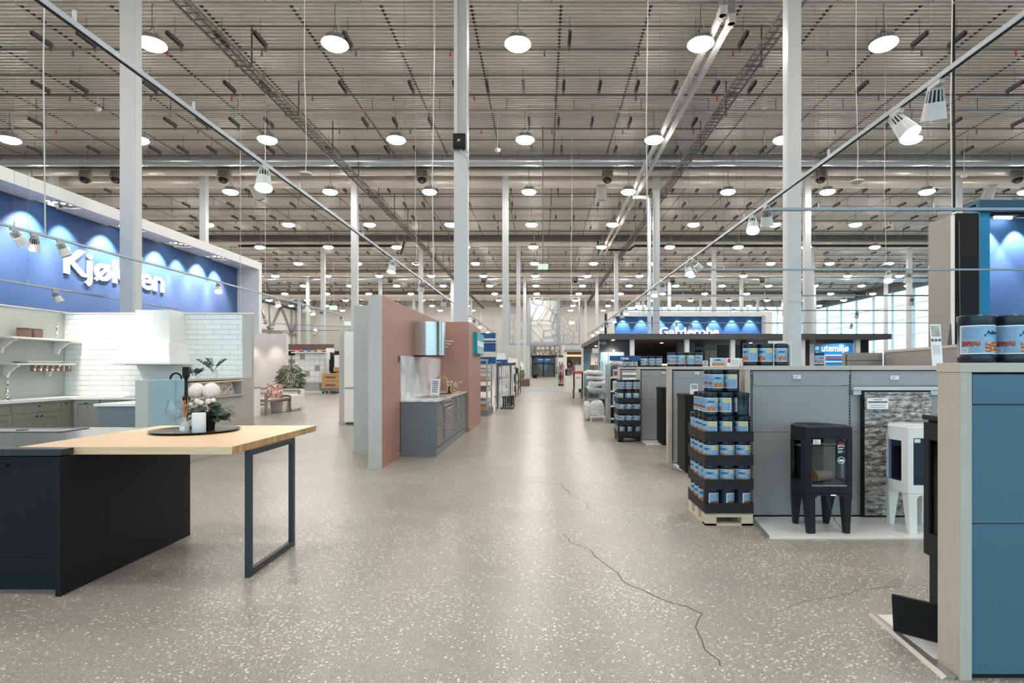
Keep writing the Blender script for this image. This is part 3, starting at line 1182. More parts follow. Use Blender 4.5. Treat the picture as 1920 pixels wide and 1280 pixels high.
R = 3.0
TZ = 3.6
rr = track([(R, 2.4, TZ), (R, 38, TZ)], 'long light track above the stove side of the aisle', [.03, .1, .17, .26, .34, .45, .56, .7, .85])
ll = track([(-R, 2.4, TZ), (-R, 38, TZ)], 'long light track above the kitchen side of the aisle', [.035, .07, .13, .2, .28, .36, .45, .6, .75, .9])
k1 = track([(-8.26, 7, TZ), (-8.26, 26, TZ)], 'upper light track before the kitchen sign', [.1, .25, .45, .66, .85])
k2 = track([(-10.45, 9, 3.1), (-10.45, 16.3, 3.1)], 'lower light track close to the kitchen sign', [.35, .75])
UND = TZ - .024
for Y, aim, lit, nm in ((4.34, (.15, .35, -1), False, 'second nearest, turned down'), (4.82, (.35, -.55, -1), True, 'glowing nearest the big column'), (7.62, (.2, .4, -1), False, 'beside the first cross track'),
                        (8.12, (-.2, -.6, -1), True, 'glowing just beyond the first cross track'), (11.3, (.9, .3, -.9), True, 'upper of the pair over the wood ended shelves'), (11.75, (.1, -.5, -1), True, 'lower of that pair'),
                        (14.2, (.2, .4, -1), False, 'turned down before the silver pipe'), (15.2, (-.1, -.4, -1), True, 'glowing before the silver pipe'), (17.9, (0, -.4, -1), True, 'first glowing beyond the pipe'),
                        (20.4, (-.1, -.5, -1), True, 'second glowing beyond the pipe'), (21.6, (.2, .3, -1), False, 'dim one beyond the pipe'), (23.8, (0, -.4, -1), True, 'third glowing beyond the pipe'),
                        (26.5, (.2, .4, -1), False, 'dim far one'), (28.6, (0, -.5, -1), True, 'last but two'), (31, (0, -.5, -1), True, 'last but one'), (34, (0, -.5, -1), True, 'last')):
    track_spot(R, Y, UND, aim, 'white spotlight on the stove side track, ' + nm, lit, 1.0, 90 if Y in (4.82, 8.12, 11.75, 15.2) else 0)
for Y, aim, lit, nm in ((6.13, (.15, -.35, -1), True, 'glowing nearest'), (11.4, (-.1, -.25, -1), True, 'glowing over the terracotta wall end'), (14.2, (-.3, .4, -1), False, 'dim over the hood'), (17.4, (-.2, .4, -1), False, 'dim by the column'),
                        (23.2, (.1, -.4, -1), True, 'glowing past the column'), (25, (-.1, .4, -1), False, 'dim past the column'), (27.2, (.1, -.4, -1), True, 'next but last glowing'), (31, (.1, -.4, -1), True, 'last glowing')):
    track_spot(-R, Y, UND, aim, 'white spotlight on the kitchen side track, ' + nm, lit, 1.0, 90 if Y in (6.13,) else 0)
for Y, aim, lit, nm, pw in ((9.25, (-.5, .5, -1), False, 'nearest of the grey pair', 0), (9.75, (.4, .3, -1), False, 'further of the grey pair', 0), (14.5, (.3, -.5, -1), True, 'glowing before the sign end', 0), (17.7, (.35, -.3, -1), True, 'glowing past the white sign frame', 0),
                            (19.6, (.3, .2, -1), False, 'dim past the frame', 0), (20.4, (.3, -.3, -1), True, 'second glowing past the frame', 0), (21.3, (-.3, .2, -1), False, 'second dim past the frame', 0), (23.3, (.2, .5, -1), False, 'last and dim', 0)):
    track_spot(-8.26, Y, UND, aim, 'white spotlight on the upper kitchen track, ' + nm, lit, 1.0, pw)
for Y, aim, lit, nm in ((12.2, (.3, .3, -1), False, 'grey one under the letter K'), (14.25, (.5, -.2, -1), True, 'glowing one beside the big column')):
    track_spot(-10.45, Y, 3.1 - .024, aim, 'spotlight on the lower kitchen track, ' + nm, lit)
CT = [7.88, 12.7, 17.25, 21.7, 27.6]
cts = []
for i, Y in enumerate(CT):
    cts.append(track([(R + .03, Y, TZ), (R + 8 + 2.2 * i, Y, TZ)], 'cross light track on the stove side, %s from the front' % ORD[i], [.1, .3, .55, .8]))
CS = ((1, 7.72, (-.3, -.5, -1), True), (1, 8.18, (.1, .3, -1), False), (2, 7.3, (0, -.5, -1), True), (2, 11.2, (.1, .4, -1), False), (2, 14.0, (-.1, .4, -1), False), (3, 9.2, (0, -.4, -1), True), (3, 12.0, (.1, .4, -1), False), (4, 6.5, (0, -.5, -1), True), (4, 7.2, (.3, .4, -1), False), (4, 15.0, (0, .4, -1), False))
for i, X, aim, lit in CS:
    n_on = [q for q in CS if q[0] == i]
    track_spot(X, CT[i], UND, aim, '%s spotlight on the %s cross track, %s from the aisle' % ('glowing' if lit else 'unlit', ORD[i], ORD[sorted(q[1] for q in n_on).index(X)]), lit)
o = track([(-22, 37, 3.8), (-10, 33, 3.6)], 'far light track above the drawer shelves', [.2, .6])
for k in range(5):
    q = Vector((-22, 37, 3.8)).lerp(Vector((-10, 33, 3.6)), .15 + .18 * k)
    track_spot(q.x, q.y, q.z - .02, (.2, -.5, -1), 'tiny far spotlight above the drawer shelves, %s along' % ORD[k], k % 2 == 0)
o = track([(-20, 29, 3.95), (-9.5, 31, 3.6)], 'second far light track above the drawer shelves', [.3, .7])
for k in range(3):
    q = Vector((-20, 29, 3.95)).lerp(Vector((-9.5, 31, 3.6)), .35 + .2 * k)
    track_spot(q.x, q.y, q.z - .02, (-.1, -.5, -1), 'tiny far spotlight on the second drawer shelf track, %s along' % ORD[k], k != 1)
for nm, x, y, d in (('over the fridge partition', 625, 577, 45), ('beside the far lattice gate', 1072, 605, 60), ('above the tall white cabinet', 652, 606, 50)):
    X, Z = px(x, d), pz(y, d)
    o = thing('exit_sign', 'small green exit sign hanging ' + nm, 'sign', (X, d, Z))
    MB().box(X - .3, X + .3, d - .03, d + .03, Z - .17, Z + .17).build('sign_plate', GREEN, o)
    for s in (-.12, .12):
        MB().box(X + s - .05, X + s + .05, d - .035, d - .03, Z - .1, Z + .1).build('running_mark', LETTER, o)
    MB().cyl((X, d, Z + .17), (X, d, ZC), .012, n=5).build('wire', GALV, o)
# shop downlights over the display kitchens
for nm, L_, T_, pw, an in (('a', (-8.26, 8.9, UND), (-7.6, 10.2, 1.7), 150, 75), ('b', (-8.26, 8.2, UND), (-8.7, 9.6, 1.5), 60, 60)):
    track_spot(L_[0], L_[1], L_[2], Vector(T_) - Vector(L_), 'white spotlight on the upper kitchen track aimed at the %s' % ('white tiles' if nm == 'a' else 'open shelves'), True, 1.0, pw, an)


# ================================================================== KITCHEN SIGN
SX = -11.8
o = thing('kitchen_sign', 'long blue lit wall sign reading Kjøkken in a white frame', 'sign', (SX, 16, 0))
MB().box(SX - .12, SX, 8, 22.0, 0, 5.3).build('blue_panel', SIGNF, o)
MB().box(-11.06, -10.96, 8, 21.999, 5.22, 5.50).build('fascia', WHITE, o)
MB().box(SX - .1, -11.061, 8, 21.99, 5.42, 5.495).build('top_board', WHITE, o)
MB().box(SX - .1, -10.96, 22.0, 22.22, 0, 5.5).build('end_post', WHITE, o)
for s, e in ((8, 10.9), (11.6, 13.1), (13.8, 15.4), (16.1, 17.5), (18.2, 19.6), (20.3, 22)):
    MB().box(SX, -11.06, s, e, 5.26, 5.29).build('soffit', WHITE, o)
letters('lettering', 'Kjøkken', LETTER, o, (SX + .002, 14.0, 3.76), '+x', .66, 3.7, .04, .022)
sig = o
for k, Y in enumerate((9.3, 11.25, 13.45, 15.75, 17.85, 19.95)):
    f = thing('sign_downlight', 'cluster of small downlights in the kitchen sign soffit, %s along' % ORD[k], 'downlight', (-11.42, Y, 5.3), 'downlights over the kitchen sign')
    MB().box(-11.7, -11.15, Y - .3, Y + .3, 5.37, 5.41).build('frame', LWHITE, f)
    for j in range(4):
        xx, yy = -11.56 + .09 * j, Y - .18 + .12 * j
        MB().cyl((xx, yy, 5.31), (xx, yy, 5.37), .055, n=12).build('can', LGREY, f)
        MB().cyl((xx, yy, 5.302), (xx, yy, 5.308), .045, n=12).build('lens', SPOTE, f)
    spot(f, (-11.25, Y - .42, 5.2), (-11.85, Y - .5, 4.1), 520, 80, .7, (1, .88, .96), .03)
    spot(f, (-11.30, Y + .42, 5.2), (-11.85, Y + .6, 3.9), 420, 74, .7, (1, .88, .96), .03)

# ================================================================== KITCHEN WITH WHITE TILES
YT = 10.35
tw = structure('wall_tiled')
MB().box(-8.85, -5.31, YT, YT + .05, 0, 2.385).build('core', GROUT, tw)
TH, TWd = .0925, .30
tm = {}
r = 0
z = .90
while z < 2.385:
    x = -8.68 + (0 if r % 2 == 0 else -TWd / 2)
    while x < -5.42:
        x0, x1 = max(x, -8.68), min(x + TWd, -5.42)
        if x1 - x0 > .02:
            z1 = min(z + TH, 2.39)
            MB().box(x0 + .0015, x1 - .0015, YT - .012, YT + .002, z + .002, z1 - .002).build('tile', TILE, tw, bevel=.003)
        x += TWd
    z += TH
    r += 1
MB().box(-5.44, -5.275, YT - .035, YT + .055, 0, 2.384).build('end_post', SAGE, tw)
MB().box(-8.84, -5.272, YT - .03, YT + .06, 2.386, 2.408).build('top_cap', WHITE, tw)
sw = structure('wall_sage')
MB().box(-8.85, -8.70, 6.0, YT - .001, 0, 2.408).build('panel', SAGEW, sw)
MB().box(-8.86, -8.68, 6.0, YT + .14, 2.41, 2.425).build('top_cap', WHITE, sw)

o = thing('range_hood', 'white box cooker hood with flared skirt on the tiled wall', 'hood', (-6.9, 10.0, 1.48))
yb = YT - .014
MB().hexa([(-7.36, 9.74, 1.50), (-6.38, 9.74, 1.50), (-6.38, yb, 1.50), (-7.36, yb, 1.50), (-7.26, 9.86, 1.84), (-6.48, 9.86, 1.84), (-6.48, yb, 1.84), (-7.26, yb, 1.84)]).build('skirt', WHITE, o, bevel=.006)
MB().box(-7.38, -6.36, 9.72, yb, 1.465, 1.50).build('lower_lip', WHITE, o, bevel=.004)
MB().box(-7.10, -6.50, 9.92, yb, 1.84, 2.415).build('chimney', WHITE, o, bevel=.004)
MB().box(-7.2, -6.55, 9.8, 10.25, 1.455, 1.465).build('filter', GALV, o)


def shaker(parent, M, x0, x1, z0, z1, m, name='door', fw=.07, knob=None, knobm=None, y=0.0):
    """shaker front in the frame M, its outer face at y - .02"""
    mb = MB(M)
    t = .02
    mb.box(x0, x0 + fw, y - t, y, z0, z1).box(x1 - fw, x1, y - t, y, z0, z1)
    mb.box(x0 + fw, x1 - fw, y - t, y, z0, z0 + fw).box(x0 + fw, x1 - fw, y - t, y, z1 - fw, z1)
    mb.box(x0 + fw, x1 - fw, y - t + .009, y, z0 + fw, z1 - fw)
    d = mb.build(name, m, parent)
    if knob:
        kb = MB(M)
        kx, kz = knob
        kb.tube([(kx, y - t, kz), (kx, y - t - .012, kz), (kx, y - t - .018, kz), (kx, y - t - .03, kz)], [.006, .006, .014, .012], 10)
        kb.build('knob', knobm, d, smooth=True)
    return d


# left run along the sage wall, back run under the tiles
o = thing('base_cabinet', 'sage grey base cabinet run under the open shelves', 'cabinet', (-8.4, 8.2, 0))
MB().box(-8.69, -8.12, 6.0, YT - .02, .12, .86).build('carcass', SAGEC, o)
MB().box(-8.69, -8.18, 6.0, YT - .02, 0, .12).build('plinth', SAGEC, o)
M = fr((-8.12, 0, 0), '+x')
KB = mat('dark_knob', C(58, 48, 42), 0.35, 0.7)
yy = 7.25
for wv, two in ((.72, 0), (.72, 0), (.90, 1), (.25, 2)):
    if two == 2:
        shaker(o, M, yy + .004, yy + wv - .004, .14, .855, SAGEC, 'door', .05, (yy + .06, .81), KB)
    else:
        shaker(o, M, yy + .004, yy + wv - .004, .69, .855, SAGEC, 'drawer', .02, (yy + wv / 2, .79), KB)
        if two:
            shaker(o, M, yy + .004, yy + wv / 2 - .002, .14, .685, SAGEC, 'door', .08, (yy + wv / 2 - .045, .63), KB)
            shaker(o, M, yy + wv / 2 + .002, yy + wv - .004, .14, .685, SAGEC, 'door', .08, (yy + wv / 2 + .045, .63), KB)
        else:
            shaker(o, M, yy + .004, yy + wv - .004, .14, .685, SAGEC, 'door', .08, (yy + .05, .63), KB)
    yy += wv
o = thing('base_cabinet', 'sage grey base cabinet run below the white tiles', 'cabinet', (-7, 10, 0))
MB().box(-8.1, -5.46, 9.80, YT - .02, .12, .86).build('carcass', SAGEC, o)
MB().box(-8.1, -5.46, 9.86, YT - .02, 0, .12).build('plinth', SAGEC, o)
M = fr((0, 9.80, 0), '-y')
for x0, x1 in ((-8.05, -7.62), (-7.60, -7.15), (-7.13, -6.58), (-6.56, -6.02), (-6.0, -5.48)):
    shaker(o, M, x0 + .004, x1 - .004, .14, .855, SAGEC, 'door', .06, ((x0 + x1) / 2, .80), KB)
o = thing('worktop', 'white stone worktop turning the corner of the tiled kitchen', 'worktop', (-8, 9, .86))
MB().prism([(-8.69, 6.0), (-8.09, 6.0), (-8.09, 9.77), (-5.46, 9.77), (-5.46, YT - .016), (-8.69, YT - .016)], .86, .90).build('slab', WHITE, o)
o = thing('induction_hob', 'thin black hob on the white worktop under the hood', 'hob', (-6.7, 10, .9))
MB().box(-7.25, -6.45, 9.85, 10.28, .90, .906).build('glass', BSTONE, o)


def bracket(mb, M, x, z, dep, h):
    mb.M = M
    prof = [(0, z), (-dep, z), (-dep, z - .025), (-dep * .75, z - .05), (-dep * .55, z - h * .45), (-dep * .35, z - h * .62), (-dep * .25, z - h), (0, z - h)]
    nn = len(prof)
    mb.add([(x - .02, a, b) for a, b in prof] + [(x + .02, a, b) for a, b in prof],
           [tuple(range(nn)), tuple(range(nn, 2 * nn))[::-1]] + [(k, k + nn, (k + 1) % nn + nn, (k + 1) % nn) for k in range(nn)])


MS = fr((-8.70, 0, 0), '+x')
o = thing('wall_shelf', 'white upper bracket shelf on the sage wall with brown canisters', 'shelf', (-8.6, 9.7, 1.88))
MB().box(-8.70, -8.36, 8.98, 10.30, 1.875, 1.905).build('board', WHITE, o, bevel=.003)
for y in (9.08, 10.14):
    mb = MB()
    bracket(mb, MS, y, 1.875, .30, .23)
    mb.build('bracket', WHITE, o)
o = thing('wall_shelf', 'white lower bracket shelf on the sage wall with a hook rail', 'shelf', (-8.6, 9.7, 1.45))
MB().box(-8.70, -8.43, 9.13, 10.28, 1.455, 1.48).build('board', WHITE, o, bevel=.003)
for y in (9.2, 9.98):
    mb = MB()
    bracket(mb, MS, y, 1.455, .24, .2)
    mb.build('bracket', WHITE, o)
o = thing('hook_rail', 'dark rail of steel cup hooks hanging below the lower shelf', 'rail', (-8.5, 9.8, 1.36))
MB().box(-8.48, -8.465, 9.42, 10.22, 1.345, 1.45).build('rail', BROWN, o)
for k in range(7):
    y = 9.47 + k * .115
    MB().tube([(-8.455, y - .02, 1.445), (-8.45, y + .02, 1.39), (-8.45, y, 1.355), (-8.455, y - .03, 1.37), (-8.455, y + .03, 1.445)], .006, 5).build('hook', CHROME, o)
o = thing('serving_dish', 'flat white dish lying on the lower shelf', 'dish', (-8.55, 9.65, 1.48))
MB().hexa([(-8.63, 9.42, 1.48), (-8.5, 9.42, 1.48), (-8.5, 10.0, 1.48), (-8.63, 10.0, 1.48), (-8.67, 9.36, 1.515), (-8.46, 9.36, 1.515), (-8.46, 10.06, 1.515), (-8.67, 10.06, 1.515)]).build('body', WHITE, o, bevel=.005)
MB().box(-8.68, -8.45, 9.35, 10.07, 1.515, 1.522).build('rim', WHITE, o)
for y, lab in ((9.36, 'lighter brown round canister on the upper shelf'), (9.58, 'darker brown round canister next to the candlestick end')):
    o = thing('canister', lab, 'canister', (-8.53, y, 1.905), 'canisters on the upper shelf')
    MB().lathe((-8.53, y, 1.905), [(0, 0), (.092, 0), (.096, .02), (.096, .13), (.085, .14)], 20).build('body', BROWN, o, smooth=True)
    MB().lathe((-8.53, y, 1.905), [(.085, .14), (.097, .142), (.097, .155), (.03, .16), (0, .16)], 20).build('lid', BROWN, o, smooth=True)


def candlestick(X, Y, Z, h, label):
    o = thing('candlestick', label, 'candlestick', (X, Y, Z))
    p_ = [(0, 0), (.06, 0), (.058, .012), (.022, .03), (.014, .06), (.03, .08), (.034, .10), (.016, .14), (.012, .2), (.026, .24), (.024, .27), (.012, .3), (.014, .33), (.034, .36), (.03, .37), (0, .37)]
    MB().lathe((X, Y, Z), [(r_, z_ * h / .37) for r_, z_ in p_[:9]], 14).build('foot', CHROME, o, smooth=True)
    MB().lathe((X, Y, Z), [(r_, z_ * h / .37) for r_, z_ in p_[8:]], 14).build('stem', CHROME, o, smooth=True)


candlestick(-8.53, 10.0, 1.905, .30, 'silver candlestick standing on the upper shelf')
candlestick(-8.42, 8.95, .90, .38, 'silver candlestick standing on the white corner worktop')
# cabinet seen at the very edge
o = thing('wall_cabinet', 'grey wall cabinet at the frame edge beside the open shelves', 'cabinet', (-8.5, 8.7, 1.1))
MB().box(-8.70, -8.38, 8.2, 8.74, 1.12, 2.45).build('carcass', SAGE, o)
MB().box(-8.38, -8.36, 8.2, 8.74, 1.12, 2.45).build('door', SAGE, o)

# peninsula and half wall with the magazine niche
o = thing('kitchen_peninsula', 'grey peninsula with a white top behind the half wall', 'cabinet', (-5.9, 8.5, 0))
MB().box(-6.26, -5.45, 8.0, 9.2, .1, .865).build('carcass', GREYC, o)
MB().box(-6.2, -5.45, 8.06, 9.15, 0, .1).build('plinth', GREYC, o)
MB().box(-6.29, -5.45, 7.97, 9.23, .865, .90).build('top', WHITE, o, bevel=.003)
hw = thing('half_wall', 'grey half wall with painted-in blue daylight and a magazine niche', 'partition', (-5.35, 9, 0))
X0, X1 = -5.44, -5.27
MB().box(X0, X1, 7.6, 7.63, 0, 1.236).build('end_panel', SAGE, hw)
MB().box(X0, X1, 7.63, 8.16, 0, 1.236).build('blue_panel', BLUEG, hw)  # blue daylight put into the colour; the wall itself is grey
MB().box(X0, X1 - .012, 8.16, 8.19, 0, 1.236).build('reveal', BLUEG, hw)
MB().box(X0, X1, 8.19, 8.46, 0, 1.236).build('blue_panel', BLUEG, hw)
MB().box(X0, X1, 8.46, 10.31, 0, .955).build('lower_panel', SAGE, hw)
MB().box(X0, X1, 8.46, 10.31, 1.205, 1.236).build('top_rail', SAGE, hw)
MB().box(X0, X1, 9.96, 10.31, .955, 1.205).build('side_panel', SAGE, hw)
MB().box(X0, X0 + .02, 8.46, 9.96, .955, 1.205).build('niche_back', SAGEC, hw)
MB().box(X1 - .02, X1 + .05, 8.42, 10.0, .925, .955).build('ledge', SAGE, hw)
MB().cyl((X1 + .03, 8.46, 1.17), (X1 + .03, 9.98, 1.185), .012, n=10).build('dowel', OAK, hw, smooth=True)
MGM = []
for k in range(4):
    m_ = bpy.data.materials.new('magazine_cover')
    m_.use_nodes = True
    g = N(m_)
    f = g.noise(g.coord('Object'), 11 + 3 * k, 5, .7)
    g.put(g.b.inputs['Base Color'], g.ramp(f, [(.38, C(70, 66, 64)), (.47, C(176, 166, 158)), (.52, C(226, 224, 220)), (.62, C(150, 120, 106))]))
    MGM.append(m_)
for k in range(7):
    y = 8.62 + k * .185
    o = thing('magazine', 'magazine leaning in the half wall niche, %s from the daylight-blue panel' % ORD[k], 'magazine', (-5.33, y, .955), 'magazines in the niche')
    M = Matrix.Translation((-5.30, y, .957)) @ Matrix.Rotation(.28, 4, 'Y') @ Matrix.Rotation(random.uniform(-.12, .12), 4, 'Z')
    M = Matrix.Translation((-5.31, y, .957)) @ Matrix.Rotation(-.25, 4, 'Y')
    MB(M).box(-.006, 0, -.085, .085, 0, .215).build('pages', PAPER, o)
    MB(M).box(0, .003, -.086, .086, 0, .217).build('cover', MGM[k % 4], o)
o = thing('kitchen_tap', 'black arched tap rising behind the half wall', 'tap', (-5.9, 8.6, .9))
xa = px(330, 8.6)
MB().tube([(xa - .085, 8.6, .9), (xa - .085, 8.6, 1.24)] + [(xa - .085 * math.cos(a * PI / 8), 8.6, 1.24 + .085 * math.sin(a * PI / 8)) for a in range(1, 9)] + [(xa + .085, 8.6, 1.16)], .014, 10).build('spout', BLACK, o, smooth=True)
MB().lathe((xa - .085, 8.6, .9), [(.03, 0), (.03, .02), (.016, .03)], 14).build('base', BLACK, o)


def sprig(o, base, rng, nst, h, lean, lf, size, m):
    for k in range(nst):
        a = 2 * PI * k / nst + rng.uniform(-.4, .4)
        tip = Vector(base) + Vector((math.cos(a) * lean * rng.uniform(.5, 1.1), math.sin(a) * lean * rng.uniform(.4, .9), h * rng.uniform(.6, 1)))
        mid = Vector(base).lerp(tip, .5) + Vector((0, 0, h * .12))
        st = MB().tube([base, mid, tip], .004, 5).build('stem', m, o)
        lv = MB()
        for j in range(lf):
            t = .35 + .65 * j / lf
            p_ = Vector(base).lerp(mid, t * 2) if t < .5 else mid.lerp(tip, t * 2 - 1)
            s = 1 if j % 2 else -1
            leaf(lv, p_, (math.cos(a + s * 1.2), math.sin(a + s * 1.2), .5), (rng.uniform(-.3, .3), -1, .6), size, size * .35)
        lv.build('leaves', m, st)


zt = 1.236
o = thing('leafy_sprigs', 'white jug with green leafy sprigs behind the half wall', 'plant', (-5.36, 9.3, zt))
xv = px(398, 9.2)
xv = -5.36
MB().lathe((xv, 9.3, zt), [(0, 0), (.05, 0), (.055, .06), (.045, .11), (.05, .13), (.044, .13), (.03, .02), (0, .02)], 16).build('jug', WHITE, o, smooth=True)
sprig(o, (xv, 9.26, zt + .1), random.Random(3), 6, .24, .26, 9, .07, LEAF)
o = thing('leafy_sprigs', 'small trailing green plant next to the black candle holder', 'plant', (-5.36, 8.75, zt))
MB().lathe((-5.36, 8.75, zt), [(0, 0), (.05, 0), (.06, .05), (.05, .05), (0, .03)], 14).build('jug', WHITE, o, smooth=True)
sprig(o, (-5.36, 8.75, zt + .03), random.Random(9), 7, .13, .16, 8, .075, LEAF)


# ================================================================== BLACK ISLAND WITH OAK TABLE
isl = thing('kitchen_island', 'black stained oak kitchen island with drawers at the frame edge', 'island', (-4, 4.1, 0))
MB().box(-5.6, -2.99, 3.54, 4.765, .13, .855).build('carcass', BOAK, isl)
MB().box(-5.6, -2.99, 3.60, 4.70, 0, .13).build('plinth', BLACK, isl)
MB().hexa([(-2.985, 3.485, 0), (-2.955, 3.485, 0), (-2.955, 4.775, 0), (-2.985, 4.775, 0), (-2.985, 3.485, .854), (-2.955, 3.485, .854), (-2.955, 4.775, .854), (-2.985, 4.775, .854)]).build('side_panel', BOAK, isl, bevel=.002)
M = fr((0, 3.54, 0), '-y')
for x0, x1 in ((-3.62, -2.995), (-4.25, -3.63), (-4.88, -4.26)):
    d = shaker(isl, M, x0, x1, .15, .852, BOAK, 'door', .075)
    MB(M).box(x0 + .19, x1 - .30 if x1 > -3 else x1 - .2, -.05, -.04, .795, .807).box(x0 + .2, x0 + .212, -.04, -.02, .795, .807).box(x1 - .33, x1 - .318, -.04, -.02, .795, .807).build('handle', BLACK, d)
o = thing('stone_worktop', 'glossy black stone worktop of the island around the oak table', 'worktop', (-4, 4, .86))
MB().box(-5.6, -3.312, 3.49, 4.80, .862, .902).build('slab', BSTONE, o, bevel=.002)
MB().box(-3.312, -2.955, 3.49, 3.586, .862, .902).build('front_strip', BSTONE, o, bevel=.002)
o = thing('sink', 'steel sink rim set in the glossy black worktop', 'sink', (-4.1, 4.4, .9))
MB().box(-4.6, -3.75, 4.42, 4.43, .902, .907).box(-4.6, -3.75, 4.70, 4.71, .902, .907).box(-4.6, -4.59, 4.42, 4.71, .902, .907).box(-3.76, -3.75, 4.42, 4.71, .902, .907).build('rim', STEEL, o)
MB().box(-4.59, -3.76, 4.43, 4.70, .9022, .9032).build('basin', GALV, o)
MB().cyl((-4.17, 4.56, .9032), (-4.17, 4.56, .907), .04, n=16).build('drain', BLACK, o)

tb = thing('oak_table', 'butcher block oak table top with one black steel frame leg', 'table', (-2.6, 4.2, 0))
ns = 31
yy = 3.593
sv = (4.932 - 3.593) / ns
for k in range(ns):
    MB().box(-3.307, -1.96, yy + .0003, yy + sv - .0003, .855, .903).end_grain().build('stave', [OAK, ENDG], tb, bevel=.0012)
    yy += sv
lg = MB()
lx0, lx1 = -1.985, -1.94
MB().box(-1.99, -1.955, 3.80, 3.845, .0, .852).build('leg', DLEG, tb, bevel=.003)
MB().box(-1.99, -1.955, 4.455, 4.50, .0, .852).build('leg', DLEG, tb, bevel=.003)
MB().box(-1.99, -1.955, 3.845, 4.455, .004, .049).build('foot_bar', DLEG, tb, bevel=.003)
MB().box(-1.99, -1.955, 3.845, 4.455, .812, .855).build('top_bar', DLEG, tb, bevel=.003)
for y in (3.82, 4.47):
    MB().cyl((-1.972, y, 0), (-1.972, y, .006), .012, n=8).build('glide', BLACK, tb)

# tray and the things on it
ZT = .9035
TX, TY = -2.725, 4.47
o = thing('serving_tray', 'dark brown round tray on the oak table', 'tray', (TX, TY, ZT))
MB().lathe((TX, TY, ZT), [(0, 0), (.285, 0), (.31, .018), (.314, .018), (.31, .014), (.284, .006), (0, .006)], 48).build('tray_body', mat('tray_bronze', C(70, 58, 52), 0.32, 0.5), o, smooth=True)
ZT2 = ZT + .0065
gx, gy = px(326, 4.33), 4.33
o = thing('wine_glass', 'clear stemmed wine glass on the dark tray', 'glass', (gx, gy, ZT2))
gp = [(0, 0), (.036, 0), (.035, .004), (.008, .009), (.0045, .03), (.0045, .085), (.012, .095), (.035, .112), (.052, .14), (.056, .17), (.053, .20), (.043, .245)]
MB().lathe((gx, gy, ZT2), gp, 24).build('bowl_and_stem', CLEARG, o, smooth=True)
dx, dy = px(347, 4.30), 4.30
o = thing('reed_diffuser', 'frosted reed diffuser bottle with orange sticks on the tray', 'diffuser', (dx, dy, ZT2))
MB().lathe((dx, dy, ZT2), [(0, 0), (.032, 0), (.033, .01), (.033, .07), (.026, .085), (.013, .09), (.013, .115), (.015, .117), (.009, .117)], 20).build('bottle', CLAY, o, smooth=True)
for k in range(6):
    a = 1 + 2 * PI * k / 6
    MB().cyl((dx, dy, ZT2 + .05), (dx + .022 * math.cos(a), dy + .02 * math.sin(a), ZT2 + .262 - .01 * (k % 3)), .0028, n=5).build('reed', ORANGE, o)
MB().box(dx - .02, dx + .02, dy - .0345, dy - .0335, ZT2 + .02, ZT2 + .055).build('label', PAPER, o)
cx, cy_ = px(373, 4.33), 4.33
o = thing('block_candle', 'thick white block candle in front of the flowering plant', 'candle', (cx, cy_, ZT2))
MB().lathe((cx, cy_, ZT2), [(0, 0), (.046, 0), (.0475, .003), (.0475, .147), (.045, .15), (.02, .146), (0, .145)], 28).build('wax', mat('white_wax', C(240, 240, 240), 0.45), o, smooth=True)
MB().tube([(cx, cy_, ZT2 + .143), (cx + .002, cy_, ZT2 + .15), (cx + .005, cy_, ZT2 + .154)], .0015, 5).build('wick', BLACK, o)
hx, hy = px(349, 4.6), 4.6
o = thing('candle_holder', 'tall black turned candle holder behind the diffuser', 'candle holder', (hx, hy, ZT2))
MB().lathe((hx, hy, ZT2), [(0, 0), (.042, 0), (.044, .01), (.04, .02), (.018, .03), (.012, .06), (.016, .16), (.015, .20), (.016, .225)], 20).build('base', BLACK, o, smooth=True)
MB().lathe((hx, hy, ZT2), [(.016, .225), (.030, .238), (.032, .246), (.026, .255), (.014, .27)], 20).build('collar', BLACK, o, smooth=True)
MB().lathe((hx, hy, ZT2), [(.014, .27), (.012, .31), (.011, .37), (.014, .41)], 16).build('stem', BLACK, o, smooth=True)
MB(Matrix.Translation((hx, hy, ZT2)) @ Matrix.Rotation(.2, 4, 'Z')).hexa([(-.013, -.013, .405), (.013, -.013, .405), (.013, .013, .405), (-.013, .013, .405), (-.021, -.021, .43), (.021, -.021, .43), (.021, .021, .43), (-.021, .021, .43)]).box(-.021, .021, -.021, .021, .43, .50).build('cup', BLACK, o)
# flowering plant
fx, fy = px(390, 4.52), 4.52
o = thing('flowering_plant', 'potted plant with two pale pink flower balls on the tray', 'plant', (fx, fy, ZT2))
MB().lathe((fx, fy, ZT2), [(0, 0), (.045, 0), (.062, .12), (.066, .12), (.066, .135), (.058, .135), (.05, .1), (0, .1)], 24).build('pot', BLACK, o, smooth=True)
rng = random.Random(5)
for k in range(58):
    a = 2 * PI * k / 58 * 8.3
    el = rng.uniform(0, 1)
    rr_ = .03 + .10 * rng.random()
    c = Vector((fx + .015 + rr_ * math.cos(a) * 1.05, fy + rr_ * math.sin(a) * .8, ZT2 + .09 + .13 * el))
    lv = MB()
    L_ = rng.uniform(.075, .11)
    dv = Vector((math.cos(a), math.sin(a) * .8, rng.uniform(-.75, .2)))
    leaf(lv, c, dv, (math.cos(a) * .5, math.sin(a) * .5 - .25, 1), L_, L_ * .85)
    lv.build('leaf', LEAF, o, smooth=True)
    if k % 4 == 0:
        MB().tube([(fx, fy, ZT2 + .1), (fx + (c.x - fx) * .5, fy + (c.y - fy) * .5, c.z), c], .003, 5).build('leaf_stalk', LEAF, o)


